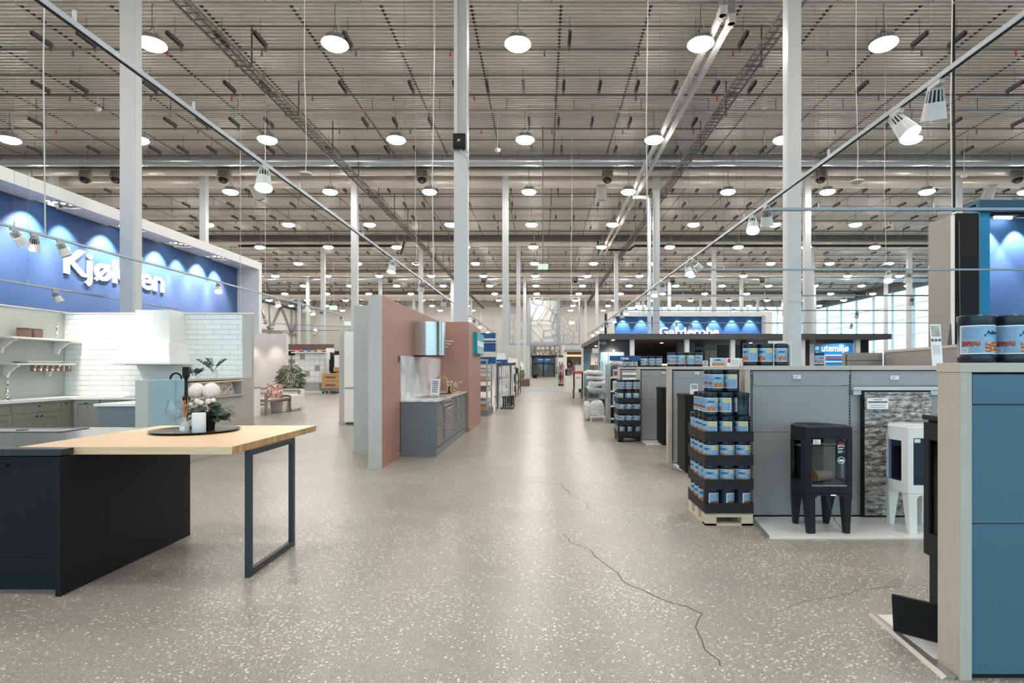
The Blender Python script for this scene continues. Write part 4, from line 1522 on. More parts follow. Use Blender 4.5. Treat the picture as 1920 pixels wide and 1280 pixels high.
def flower(cx_, cy__, cz, r, nm='flower_ball'):
    mb = MB()
    rf = random.Random(int(cx_ * 1000))
    for k in range(190):
        t = math.acos(1 - 2 * (k + .5) / 190)
        a = k * 2.39996
        d = Vector((math.sin(t) * math.cos(a), math.sin(t) * math.sin(a), math.cos(t)))
        s = d.cross(Vector((rf.uniform(-1, 1), rf.uniform(-1, 1), rf.uniform(-1, 1)))).normalized()
        q = d.cross(s)
        w = r * rf.uniform(.13, .2)
        c = Vector((cx_, cy__, cz)) + d * r * rf.uniform(.95, 1.01)
        mb.add([c - s * w, c - q * w * .8 + d * r * .02, c + s * w + d * r * .04, c + q * w * .8], [(0, 1, 2, 3)])
    mb.ball((cx_, cy__, cz), r * .95, 18, 12)
    return mb.build(nm, PETAL, o)


for x, y, r in ((369, 732, .058), (396, 732, .062)):
    X, Z = px(x, 4.5), pz(y, 4.5)
    flower(X, 4.5, Z, r)
    MB().tube([(fx, fy, ZT2 + .1), (X + .01, 4.51, ZT2 + .2), (X, 4.5, Z)], .004, 5).build('flower_stalk', LEAF, o)
for x, y, r in ((370, 752, .022), (377, 755, .02), (391, 752, .022), (400, 750, .018), (358, 758, .016)):
    X, Z = px(x, 4.42), pz(y, 4.42)
    flower(X, 4.42, Z, r, 'flower_bud')
lv = MB()
for k in range(6):
    leaf(lv, (px(413, 4.5), 4.47, pz(760, 4.5)), (math.cos(k), -.3, math.sin(k)), (0, -1, .3), .035, .03)
lv.build('pale_leaves', mat('fresh_leaf', C(142, 172, 108), 0.5, var=.2), o)


# ================================================================== TERRACOTTA KITCHEN BLOCK
pw = thing('display_wall', 'long terracotta display wall with a grey near end', 'partition', (-2.3, 10, 0))
PT = 2.42
MB().box(-2.385, -2.25, 7.93, 12.55, 0, PT).build('terracotta_panel', PINK, pw)
MB().box(-2.42, -2.235, 7.90, 7.93, 0, PT).build('grey_end_panel', SAGE, pw)
MB().box(-2.42, -2.386, 7.931, 12.55, 0, PT).build('grey_back_panel', SAGE, pw)
MB().box(-2.25, -2.238, 7.93, 8.98, 0, .07).build('skirting', PINK, pw)
MB().box(-2.425, -2.233, 7.886, 7.90, 0, .07).build('skirting', SAGE, pw)
o = thing('display_wall', 'grey display partition behind the terracotta wall end', 'partition', (-2.75, 9.4, 0))
MB().box(-3.10, -2.43, 9.34, 9.46, 0, 2.43).build('panel', SAGE, o)
MB().box(-3.11, -2.43, 9.328, 9.34, 0, .07).build('skirting', SAGE, o)
o = thing('display_wall', 'square terracotta block wall at the far end of the worktop', 'partition', (-2, 13.7, 0))
MB().box(-2.42, -1.625, 12.55, 14.94, 0, PT).build('block', PINK, o)
MB().box(-1.63, -1.61, 12.54, 14.95, 0, .075).build('skirting', PINK, o)
MB().box(-1.66, -1.625, 12.54, 12.55, 0, .075).build('skirting', PINK, o)
# base cabinets along the terracotta wall
kc = thing('base_cabinet', 'slate grey kitchen cabinet run with oven at the terracotta wall', 'cabinet', (-1.95, 10.8, 0))
FX = -1.70
MB().box(-2.235, FX, 9.02, 12.535, .12, .865).build('carcass', GREYC, kc)
MB().box(-2.24, FX + .02, 9.0, 9.02, .11, .865).build('end_panel', GREYC, kc, bevel=.002)
MB().box(-2.24, FX + .025, 8.985, 9.02, 0, .12).build('plinth', GREYC, kc)
MB().box(-2.235, FX + .025, 9.02, 12.535, 0, .12).build('plinth', GREYC, kc)
M = fr((FX, 0, 0), '+x')
WK = CHROME


def drawers(y0, y1, zs):
    for a, b in zip(zs[:-1], zs[1:]):
        dd = shaker(kc, M, y0 + .004, y1 - .004, a + .004, b - .004, GREYC, 'drawer', .06)
        kb = MB(M)
        kb.tube([((y0 + y1) / 2, -.02, b - .045), ((y0 + y1) / 2, -.035, b - .045), ((y0 + y1) / 2, -.05, b - .045)], [.008, .012, .016], 10)
        kb.build('knob', WK, dd, smooth=True)


drawers(9.05, 9.76, (.13, .49, .86))
drawers(10.54, 11.2, (.13, .27, .56, .86))
drawers(11.2, 11.86, (.13, .27, .56, .86))
drawers(11.86, 12.52, (.13, .27, .56, .86))
o = thing('oven', 'built in oven with black glass door in the slate grey run', 'oven', (-1.7, 10.15, .24))
MB(M).box(9.78, 10.52, -.02, .02, .74, .855).build('control_panel', HOODM, o)
for k in range(3):
    MB(M).cyl((9.95 + .2 * k, -.02, .795), (9.95 + .2 * k, -.04, .795), .018, n=10).build('dial', CHROME, o)
MB(M).box(9.78, 10.52, -.022, .02, .24, .735).build('door', BSTONE, o)
MB(M).box(9.84, 10.46, -.06, -.045, .70, .715).box(9.86, 9.875, -.045, -.02, .70, .715).box(10.425, 10.44, -.045, -.02, .70, .715).build('handle', CHROME, o)
MB(M).box(9.86, 10.44, -.0235, -.022, .30, .66).build('window', STGLASS, o)
MB(M).box(9.78, 10.52, -.02, .0, .13, .235).build('drawer', GREYC, o)
o = thing('worktop', 'white worktop on the slate grey cabinets', 'worktop', (-1.95, 10.8, .87))
MB().box(-2.245, FX + .045, 8.985, 12.545, .866, .892).build('slab', MARBLE, o, bevel=.002)
o = thing('splashback', 'veined white marble splashback on the terracotta wall', 'splashback', (-2.24, 10.7, .9))
MB().box(-2.248, -2.236, 9.0, 12.535, .893, 1.60).build('panel', MARBLE, o)
o = thing('induction_hob', 'flat black hob on the white worktop near the oven', 'hob', (-1.95, 10.1, .892))
MB().box(-2.16, -1.80, 9.75, 10.5, .892, .897).build('glass', BSTONE, o)
MB().box(-2.165, -1.795, 9.745, 10.505, .892, .8945).build('rim', BRASS, o)
o = thing('range_hood', 'polished half round steel cooker hood on the terracotta wall', 'hood', (-2.1, 10.2, 1.6))
r = .30
pl = [(-2.25, 10.2 - r)] + [(-2.04 + r * math.cos(a), 10.2 + r * math.sin(a)) for a in [(-90 + 180 * k / 28) * PI / 180 for k in range(29)]] + [(-2.25, 10.2 + r)]
MB().prism(pl, 1.625, 2.215).build('shell', HOODM, o, smooth=True)
pl2 = [(-2.25, 10.2 - r + .02)] + [(-2.04 + (r - .02) * math.cos(a), 10.2 + (r - .02) * math.sin(a)) for a in [(-90 + 180 * k / 20) * PI / 180 for k in range(21)]] + [(-2.25, 10.2 + r - .02)]
MB().prism(pl2, 1.61, 1.625).build('filter_plate', BLACK, o)
tx, ty = px(824, 11.2), 11.2
tx = -2.12
o = thing('kitchen_tap', 'brass arched tap on the white worktop', 'tap', (tx, 11.3, .892))
MB().tube([(tx, 11.3, .892), (tx, 11.3, 1.14)] + [(tx + .12 - .12 * math.cos(a * PI / 8), 11.3 - .01 * a, 1.14 + .10 * math.sin(a * PI / 8)) for a in range(1, 9)] + [(tx + .245, 11.2, 1.05)], .016, 10).build('spout', BRASS, o, smooth=True)
MB().lathe((tx, 11.3, .892), [(.032, 0), (.032, .02), (.02, .03)], 14).build('base', BRASS, o, smooth=True)
MB().cyl((tx, 11.3, 1.0), (tx + .07, 11.26, 1.03), .007, n=6).build('lever', BRASS, o)
o = thing('card_stand', 'white slanted card stand with dark strips by the brass tap', 'stand', (-2.0, 10.75, .892))
Mc = Matrix.Translation((px(815, 10.75), 10.75, .894)) @ Matrix.Rotation(-.28, 4, 'X') @ Matrix.Rotation(.25, 4, 'Z')
MB(Mc).box(-.085, .085, 0, .01, 0, .32).build('board', PAPER, o)
for k in range(6):
    MB(Mc).box(-.055, .055, -.002, 0, .05 + k * .04, .068 + k * .04).build('sample_strip', STEEL, o)
MB(Mc).box(-.07, .07, 0, .14, 0, .008).build('foot', PAPER, o)
bx, by = px(852, 11.95), 11.95
o = thing('footed_bowl', 'shiny hammered footed bowl at the end of the worktop', 'bowl', (bx, by, .892))
MB().lathe((bx, by, .892), [(0, 0), (.07, 0), (.065, .012), (.02, .03), (.018, .07), (.05, .09), (.13, .15), (.165, .22), (.16, .225), (.12, .155), (.03, .10), (0, .10)], 26).build('bowl', mat('pale_gold', C(205, 190, 165), 0.14, 1.0), o, smooth=True)
o = thing('metal_cup', 'small metal cup beside the footed bowl', 'cup', (px(843, 11.6), 11.6, .892))
MB().lathe((px(843, 11.6), 11.6, .892), [(0, 0), (.05, 0), (.062, .14), (.065, .145), (.058, .14), (.047, .01), (0, .01)], 18).build('cup', BRASS, o, smooth=True)
o = thing('undermount_sink', 'dark sink cutout in the white worktop by the tap', 'sink', (-1.95, 11.3, .892))
MB().box(-2.06, -1.80, 11.0, 11.65, .8921, .8935).build('basin', BRASS, o)
MB().box(-2.05, -1.81, 11.01, 11.64, .8935, .8942).build('inner', BLACK, o)
o = thing('towel_rail', 'white double arm towel rail on the front of the terracotta block', 'rail', (-2.1, 12.5, 1.9))
for z, l in ((1.99, .26), (1.93, .20), (1.87, .14)):
    MB().tube([(-2.2, 12.55, z), (-2.2, 12.47, z + .01), (-2.2 + l, 12.42, z - .005)], .011, 8).build('arm', WHITE, o)
MB().box(-2.215, -2.185, 12.535, 12.55, 1.85, 2.02).build('wall_plate', WHITE, o)
o = thing('teal_sign', 'teal and white square sign on the aisle face of the terracotta block', 'sign', (-1.6, 14.1, 1.98))
MB().box(-1.625, -1.53, 13.36, 14.86, 1.74, 2.25).build('body', TEALB, o)
for z0, z1, m_ in ((1.92, 2.06, PAPER), (1.76, 1.90, BLUEG), (2.08, 2.23, TEALB)):
    MB().box(-1.53, -1.526, 13.42, 14.80, z0, z1).build('print', m_, o)
o = thing('switch_plate', 'dark narrow plate at the edge of the marble splashback', 'plate', (-2.24, 8.9, 1.55))
MB().box(-2.25, -2.235, 8.86, 8.92, 1.49, 1.60).build('plate', BROWN, o)
MB().box(-2.235, -2.23, 8.875, 8.905, 1.52, 1.57).build('button', BLACK, o)

# tall fridge behind the partition
o = thing('fridge_freezer', 'tall white fridge freezer beyond the grey partition', 'fridge', (-4.6, 14.4, 0))
MB().box(-4.92, -4.3, 14.15, 14.75, .05, 2.30).build('body', WHITE, o)
MB().box(-4.915, -4.305, 14.10, 14.145, .92, 2.295).build('door', WHITE, o, bevel=.008)
MB().box(-4.915, -4.305, 14.10, 14.145, .06, .90).build('door', WHITE, o, bevel=.008)
MB().box(-4.9, -4.32, 14.085, 14.10, .895, .93).build('handle', GALV, o)
MB().box(-4.9, -4.32, 14.2, 14.7, 0, .05).build('plinth', GREYC, o)
o = thing('display_wall', 'grey partition beside the tall white fridge', 'partition', (-5.05, 14.4, 0))
MB().box(-5.11, -4.95, 14.3, 15.0, 0, 2.36).build('panel', SAGE, o)
MB().box(-5.12, -4.94, 14.29, 14.3, 0, .07).build('skirting', SAGE, o)

# ------------------------------------------------------------------ beige wall, bench, plant
bwl = thing('display_wall', 'plain beige display wall behind the bench', 'partition', (-10.5, 20.3, 0))
MB().box(-12.3, -9.13, 20.3, 20.45, 0, 2.63).build('panel', BEIGE, bwl)
MB().box(-12.3, -9.13, 20.285, 20.3, 0, .07).build('skirting', WHITE, bwl)
for k, x in enumerate((-10.35, -9.5)):
    f = thing('wall_washer', 'small spotlight washing the beige wall, %s' % ('sign side' if k == 0 else 'plant side'), 'spotlight', (x, 19.55, 3.0))
    MB().tube([(x, 19.5, 3.08), (x, 19.62, 2.92)], [.05, .07], 12).build('shade', LWHITE, f, smooth=True)
    MB().tube([(x, 19.619, 2.921), (x, 19.622, 2.918)], [.06, .06], 12).build('lens', SPOTE, f)
    MB().cyl((x, 19.5, 3.1), (x, 19.5, ZC), .008, n=5).build('wire', GALV, f)
    spot(f, (x, 19.63, 2.91), (x, 20.3, 1.0), 60, 50, .7)
be = thing('bench', 'long grey brown wooden bench with armrests by the beige wall', 'bench', (-8.5, 18, 0))
for x in (-8.82, -8.18):
    for y in (16.85, 19.15):
        MB().box(x - .035, x + .035, y - .035, y + .035, 0, .66 if True else .45).build('leg', OLDW, be)
MB().box(-8.86, -8.14, 16.83, 19.17, .40, .455).build('seat', OLDW, be)
MB().box(-8.86, -8.14, 16.83, 16.89, .64, .67).build('armrest', OLDW, be)
MB().box(-8.86, -8.14, 19.11, 19.17, .64, .67).build('armrest', OLDW, be)
MB().box(-8.84, -8.16, 16.85, 16.88, .30, .34).build('stretcher', OLDW, be)
MB().box(-8.86, -8.82, 16.85, 19.15, .72, .78).build('back_rail', OLDW, be)
MB().box(-8.85, -8.15, 16.9, 19.1, .452, .475).build('seat_pad', BEIGE, be)


def pillow(mb, c, sx, sz, t, rot, nseg=8):
    M_ = Matrix.Translation(c) @ Matrix.Rotation(rot, 4, 'Z') @ Matrix.Rotation(-.25, 4, 'X')
    vs, fs = [], []
    for side in (-1, 1):
        for i in range(nseg + 1):
            for j in range(nseg + 1):
                u, w = i / nseg * 2 - 1, j / nseg * 2 - 1
                b = (1 - u ** 4) * (1 - w ** 4)
                k = 1 - .10 * (u * u + w * w - u * u * w * w)
                vs.append(M_ @ Vector((u * sx / 2 * (k + .06), side * t / 2 * b ** .6, w * sz / 2 * (k + .06))))
    m_ = (nseg + 1) ** 2
    for s in (0, 1):
        for i in range(nseg):
            for j in range(nseg):
                a = s * m_ + i * (nseg + 1) + j
                fs.append((a, a + 1, a + nseg + 2, a + nseg + 1))
    mb.add(vs, fs)


o = thing('floral_cushion', 'brown and cream patterned cushion on the bench', 'cushion', (-8.25, 17.7, .48))
mb = MB()
pillow(mb, (-8.30, 17.65, .70), .46, .46, .16, .5)
mb.build('cover', CUSH, o, smooth=True)
mb = MB()
q = [Matrix.Translation((-8.30, 17.65, .70)) @ Matrix.Rotation(.5, 4, 'Z') @ Matrix.Rotation(-.25, 4, 'X') @ Vector(p_) for p_ in ((-.22, 0, -.22), (.22, 0, -.22), (.22, 0, .22), (-.22, 0, .22), (-.22, 0, -.22))]
mb.tube(q, .008, 5)
mb.build('piping', CUSH, o)
o = thing('throw_blanket', 'white fringed throw over the far end of the bench', 'blanket', (-8.3, 18.9, .48))
tv, tf = [], []
n1, n2 = 14, 12
for i in range(n1 + 1):
    for j in range(n2 + 1):
        u, w = i / n1, j / n2
        yb_ = 18.35 + .95 * u
        if w < .5:
            X_, Z_ = -8.75 + (.65) * w * 2, .50 + (.20 if u > .82 else .02 + .02 * math.sin(9 * u + 5 * w))
        else:
            X_, Z_ = -8.10 + .03 * math.sin(14 * u), .50 - (.42) * (w - .5) * 2 + (.16 if u > .82 else 0)
        tv.append((X_, yb_ + .03 * math.sin(6 * w), Z_))
for i in range(n1):
    for j in range(n2):
        a = i * (n2 + 1) + j
        tf.append((a, a + 1, a + n2 + 2, a + n2 + 1))
MB().add(tv, tf).build('cloth', CLOTH, o, smooth=True)
fg = MB()
for k in range(26):
    y = 18.36 + .036 * k
    fg.cyl((-8.10, y, .10), (-8.10 + .01 * (k % 3), y + .01, .02), .006, n=4)
fg.build('fringe', CLOTH, o)['kind'] = 'stuff'
o = thing('storage_basket', 'white cloth basket under the bench', 'basket', (-8.45, 18.3, 0))
MB().hexa([(-8.6, 18.05, 0), (-8.25, 18.05, 0), (-8.25, 18.6, 0), (-8.6, 18.6, 0), (-8.64, 18.0, .34), (-8.2, 18.0, .34), (-8.2, 18.65, .34), (-8.64, 18.65, .34)]).build('body', CLOTH, o, bevel=.02)
MB().box(-8.65, -8.19, 17.99, 18.66, .33, .36).build('rim', BEIGE, o)
o = thing('bamboo_plant', 'bushy green potted bamboo at the end of the beige wall', 'plant', (-8.75, 19.78, 0))
MB().lathe((-8.75, 19.78, 0), [(0, 0), (.18, 0), (.24, .36), (.25, .40), (.22, .40), (.2, .34), (0, .34)], 20).build('pot', GREYC, o, smooth=True)
rng = random.Random(4)
for k in range(9):
    a = 2 * PI * k / 9
    MB().tube([(-8.75 + .06 * math.cos(a), 19.78 + .06 * math.sin(a), .34), (-8.75 + .16 * math.cos(a), 19.78 + .16 * math.sin(a), .9), (-8.75 + .28 * math.cos(a), 19.78 + .28 * math.sin(a), 1.35)], .012, 5).build('cane', BARK, o)
lv = MB()
for k in range(900):
    a, t = rng.uniform(0, 2 * PI), math.acos(rng.uniform(-1, 1))
    rr_ = rng.uniform(.45, 1) ** .6
    c = (-8.75 + .44 * rr_ * math.sin(t) * math.cos(a), 19.78 + .38 * rr_ * math.sin(t) * math.sin(a), 1.02 + .52 * rr_ * math.cos(t))
    leaf(lv, c, (math.cos(a) * .8, math.sin(a) * .8, rng.uniform(-.9, .3)), (rng.uniform(-1, 1), rng.uniform(-1, 1), 1), rng.uniform(.10, .17), .032)
lv.build('foliage', LEAFB, o, kind='stuff')
o = thing('drawer_unit', 'slim white drawer unit beside the bench armrest', 'cabinet', (-8.5, 16.4, 0))
MB().box(-8.80, -8.28, 16.3, 16.7, 0, .82).build('body', WHITE, o)
MB().box(-8.82, -8.27, 16.28, 16.72, .82, .845).build('top', GREYC, o)
for k in range(4):
    MB().box(-8.78, -8.30, 16.285, 16.30, .03 + .2 * k, .21 + .2 * k).build('drawer', WHITE, o)

# ------------------------------------------------------------------ far left goods
ds = thing('drawer_display', 'white wall of drawer fronts on a low plinth far behind the plant', 'display', (-13.3, 33, 0))
MB().box(-14.35, -12.6, 33, 33.6, .55, 2.25).build('back', WHITE, ds)
MB().box(-14.6, -12.4, 32.2, 33.6, 0, .1).build('plinth', FLPLATE, ds)
MB().box(-14.0, -12.8, 32.6, 33.2, .1, .55).build('grey_crate', GPANEL, ds)
for i in range(6):
    for j in range(5):
        x = -14.32 + i * .285
        MB().box(x, x + .27, 32.95, 33.0, .6 + j * .33, .9 + j * .33).build('drawer_front', GPANEL if (i * 3 + j) % 7 == 0 else WHITE, ds)
MB().box(-14.45, -12.5, 32.7, 33.3, 2.27, 2.33).build('header', WHITE, ds)
for k, (x, m_, nm) in enumerate(((-14.2, RED, 'red'), (-13.7, SIGNB, 'blue'), (-13.3, STEEL, 'dark grey'), (-12.9, COPPER, 'copper'))):
    o = thing('header_sign', 'small %s header card above the far drawer wall' % nm, 'sign', (x, 33, 2.36))
    MB().box(x - .17, x + .17, 32.9, 32.93, 2.33, 2.50).build('card', m_, o)
    MB().box(x - .12, x + .12, 32.895, 32.9, 2.37, 2.42).build('print', PAPER, o)
o = thing('tall_display', 'leaning white panel display beside the cardboard boxes', 'display', (-12, 34, 0))
MB().hexa([(-12.75, 33.65, 0), (-12.2, 33.65, 0), (-12.2, 33.75, 0), (-12.75, 33.75, 0), (-12.9, 33.9, 2.6), (-12.45, 33.9, 2.6), (-12.45, 34, 2.6), (-12.9, 34, 2.6)]).build('panel', WHITE, o)
MB().box(-12.7, -12.5, 33.72, 33.78, 1.2, 1.9).build('print', STEEL, o)
for k in range(2):
    o = thing('cardboard_box', '%s brown carton of the pair on the low trolley' % ('lower' if k == 0 else 'upper'), 'box', (-11.75, 31.5, .28 + .43 * k), 'brown cartons')
    MB().box(-12.1, -11.0, 31.2, 31.9, .28 + .43 * k, .69 + .43 * k).build('carton', CARD, o, bevel=.01)
    MB().box(-11.9, -11.35, 31.195, 31.2, .42 + .43 * k, .52 + .43 * k).build('print', BROWN, o)
o = thing('box_trolley', 'grey low trolley under the brown cartons', 'trolley', (-11.5, 31.5, 0))
MB().box(-12.15, -10.95, 31.15, 31.95, .14, .27).build('deck', GREYC, o)
for x in (-12.05, -11.05):
    for y in (31.25, 31.85):
        MB().cyl((x - .02, y, .07), (x + .02, y, .07), .07, n=12).build('wheel', BLACK, o)
o = thing('stacked_goods', 'open shelf with a white carton and brown board above the boxes', 'shelf', (-11.6, 32.6, 0))
MB().box(-12.1, -10.8, 32.4, 33.2, 0, .06).build('base', STEEL, o)
for x in (-12.05, -10.85):
    MB().box(x - .04, x + .04, 32.4, 33.2, .06, 2.3).build('upright', BLACK, o)
MB().box(-12.0, -10.9, 32.4, 33.2, 1.15, 1.2).build('shelf_board', BLACK, o)
MB().box(-11.9, -11.0, 32.38, 33, 1.2, 1.45).build('brown_board', CARD, o)
MB().box(-11.85, -11.0, 32.4, 33, 1.45, 2.15).build('white_carton', WHITE, o)
o = thing('banner_wall', 'dark banner band over the far shelves beyond the drawers', 'banner', (-14, 45, 2))
MB().box(-22, -9.5, 45, 45.1, 2.4, 2.75).build('band', BLACK, o)
for x in (-21.5, -16, -10):
    MB().box(x - .05, x + .05, 45, 45.1, 0, 2.4).build('post', STEEL, o)
MB().box(-21.9, -16.5, 45.02, 45.08, 2.85, 3.3).build('upper_band', BROWN, o)
MB().box(-16.0, -12.5, 44.9, 44.95, .1, 2.3).build('white_board', WHITE, o)

# ------------------------------------------------------------------ racks beside the aisle
rk = thing('shelf_rack', 'steel shelf rack of boards and papers beyond the terracotta block', 'rack', (-2.2, 17, 0))
for x, y in ((-1.63, 16.7), (-1.63, 18.2), (-3.0, 16.7), (-3.0, 18.2)):
    MB().box(x - .02, x + .02, y - .02, y + .02, .1, 1.62).build('upright', GALV, rk)
MB().box(-3.05, -1.58, 16.6, 18.3, 0, .16).build('base', GREYC, rk)
for z in (.32, .70, 1.0, 1.25, 1.5):
    MB().box(-3.0, -1.63, 16.7, 18.2, z, z + .02).build('shelf', GALV, rk)
rng = random.Random(2)
cols_ = [(CARD, 'brown'), (PAPER, 'white'), (LAMX, 'pale wood'), (SIGNB, 'blue'), (BROWN, 'dark brown'), (GPANEL, 'grey')]
for i, z in enumerate((.16, .34, .72, 1.02, 1.27)):
    for j in range(3):
        m_, nm = cols_[(i * 2 + j * 3) % 6]
        y = 16.74 + .48 * j
        h_ = rng.uniform(.08, .16)
        o = thing('flat_pack', '%s flat pack on the %s shelf of the steel rack, %s along' % (nm, ('base', 'lowest', 'second', 'third', 'top')[i], ORD[j]), 'pack', (-2.0, y, z), 'packs on the steel rack')
        MB().box(-2.55, -1.66, y, y + .42, z + .001, z + h_).build('pack', m_, o, bevel=.008)
        MB().box(-1.66, -1.655, y + .1, y + .3, z + .02, z + h_ - .02).build('label', PAPER, o)
o = thing('kitchen_header', 'blue header sign with kitchen lettering on the steel rack', 'sign', (-2.2, 17, 1.64))
MB().box(-2.75, px(929.5, 17), 17.0, 17.03, pz(680, 17), pz(669, 17)).build('board', SIGNB, o)
letters('lettering', 'Kjøkken', LETTER, o, (px(914.8, 16.99) - .46, 17.0, pz(676.5, 17)), '-y', .075, .46, .004)
o = thing('kitchen_header', 'blue header sign over the white profile rack', 'sign', (-1.5, 19.5, 1.6))
MB().box(-2.2, px(951, 19.5), 19.5, 19.53, pz(682, 19.5), pz(674, 19.5)).build('board', SIGNB, o)
letters('lettering', 'Kjøkken', LETTER, o, (px(939.5, 19.5) - .42, 19.5, pz(680, 19.5)), '-y', .065, .42, .004)
o = thing('blue_banner', 'dark blue hanging banner above the steel rack', 'banner', (-1.9, 17.5, 2.2))
MB().box(-3.1, px(931, 18), 18.0, 18.04, pz(659, 18), pz(638, 18)).build('board', SIGNB, o)
MB().box(-3.1, px(930, 18), 18.0, 18.04, pz(634, 18), pz(624, 18)).build('top_board', SIGNB, o)
MB().tube([(-3.1, 17.98, 2.2), (px(931, 18), 17.98, 2.2)], .02, 6).build('rail', GALV, o)
MB().box(px(931, 18) - .03, px(931, 18), 17.98, 18.06, 0, pz(624, 18)).build('pole', GALV, o)
pr = thing('profile_rack', 'dark rack of tall white sample profiles beside the aisle', 'rack', (-1.3, 19.8, 0))
for x, y in ((-1.52, 19.45), (-1.52, 21.0), (-1.12, 21.0), (-1.12, 19.9)):
    MB().box(x - .025, x + .025, y - .025, y + .025, 0, 1.55).build('post', STEEL, pr)
for z in (1.05, 1.5):
    MB().bar((-1.55, 19.42, z), (-1.0, 21.0, z + .06), .04, .1).build('rail', STEEL, pr)
MB().box(-1.6, -1.0, 19.5, 21.0, .02, .06).build('base', STEEL, pr)
for k in range(8):
    x = -1.50 + .062 * k
    y = 19.42 + .16 * k
    o = thing('sample_profile', 'white sample profile with dark lower end, %s in the rack' % ORD[k], 'profile', (x, y, .0), 'sample profiles')
    MB().hexa([(x, y, .42 if k > 1 else .0), (x + .05, y, .42 if k > 1 else .0), (x + .05, y + .02, .42 if k > 1 else .0), (x, y + .02, .42 if k > 1 else .0), (x - .04, y + .1, 1.5), (x + .01, y + .1, 1.5), (x + .01, y + .12, 1.5), (x - .04, y + .12, 1.5)]).build('white_face', WHITE, o)
    if k > 1:
        MB().box(x + .005, x + .045, y, y + .03, .06, .42).build('dark_end', BLACK, o)
for k in range(5):
    Y = 23 + 2.2 * k
    x = -1.35 + .03 * k
    o = thing('goods_rack', 'dark far goods rack along the aisle, %s beyond the profiles' % ORD[k], 'rack', (x, Y, 0))
    for dx_ in (-.5, 0):
        MB().box(x + dx_ - .025, x + dx_ + .025, Y - .025, Y + .025, 0, 1.5 - .1 * (k % 2)).build('post', STEEL, o)
    for z in (.25, .7, 1.1):
        MB().box(x - .55, x + .02, Y, Y + .8, z, z + .03).build('shelf', STEEL, o)
        MB().box(x - .5, x - .05, Y + .05, Y + .7, z + .03, z + .2 + .04 * k).build('goods', [PAPER, CARD, GPANEL, WHITE, BLACK][(k + int(z * 10)) % 5], o)
o = thing('aisle_platform', 'low brown display platform at the foot of the far columns', 'platform', (-1.9, 45, 0))
MB().box(-3.2, -1.0, 44.2, 45.6, 0, .55).build('deck', BROWN, o, bevel=.02)
MB().box(-3.25, -.95, 44.15, 45.65, .5, .58).build('top', OLDW, o)
for k, (x, m_, nm) in enumerate(((-2.6, GREYC, 'grey vase'), (-2.1, CARD, 'wicker chair block'), (-1.6, LEAFB, 'green planter'))):
    o = thing('platform_display', '%s standing on the low brown platform' % nm, 'display', (x, 44.9, .58))
    MB().lathe((x, 44.9, .58), [(0, 0), (.16, 0), (.24, .3), (.15, .55), (.18, .62), (0, .6)], 14).build('body', m_, o, smooth=True)
    MB().lathe((x, 44.9, .58), [(.18, .62), (.19, .66), (.12, .66), (0, .63)], 14).build('rim', m_, o)
for k in range(6):
    Y = (27, 32, 36, 41, 51, 56)[k]
    x = -1.75 - .02 * k
    o = thing('white_screen', 'tall white panel stand along the far aisle, %s of the row' % ORD[k], 'panel', (x, Y, 0))
    MB().box(x - .5, x, Y, Y + .06, .1, 2.1 - .1 * (k % 3)).build('board', WHITE, o)
    MB().box(x - .5, x, Y - .2, Y + .25, 0, .1).build('foot', STEEL, o)
    MB().box(x - .4, x - .1, Y - .01, Y, .8, 1.5).build('print', [BLUEG, CARD, GPANEL][k % 3], o)


# ================================================================== FAR END OF THE AISLE
def voronoi_frame(name, label, x0, x1, z0, z1, Y, seed, ncell, w, m, parent=None, depth=.12):
    """flat open lattice of irregular cells made of bars"""
    rg = random.Random(seed)
    pts = [(rg.uniform(x0, x1), rg.uniform(z0, z1)) for _ in range(ncell)]
    mb = MB()
    done = set()
    for i, a in enumerate(pts):
        poly = [(x0, z0), (x1, z0), (x1, z1), (x0, z1)]
        for j, b in enumerate(pts):
            if i == j:
                continue
            nx, nz = b[0] - a[0], b[1] - a[1]
            c = (b[0] ** 2 + b[1] ** 2 - a[0] ** 2 - a[1] ** 2) / 2
            out = []
            for k in range(len(poly)):
                p_, q_ = poly[k], poly[(k + 1) % len(poly)]
                dp, dq = nx * p_[0] + nz * p_[1] - c, nx * q_[0] + nz * q_[1] - c
                if dp <= 0:
                    out.append(p_)
                if dp * dq < 0:
                    t = dp / (dp - dq)
                    out.append((p_[0] + t * (q_[0] - p_[0]), p_[1] + t * (q_[1] - p_[1])))
            poly = out
            if not poly:
                break
        for k in range(len(poly)):
            p_, q_ = poly[k], poly[(k + 1) % len(poly)]
            key = tuple(sorted(((round(p_[0], 2), round(p_[1], 2)), (round(q_[0], 2), round(q_[1], 2)))))
            if key in done or math.dist(p_, q_) < .03:
                continue
            done.add(key)
            mb.bar((p_[0], Y, p_[1]), (q_[0], Y, q_[1]), depth, w)
    return mb.build(name, m, parent)


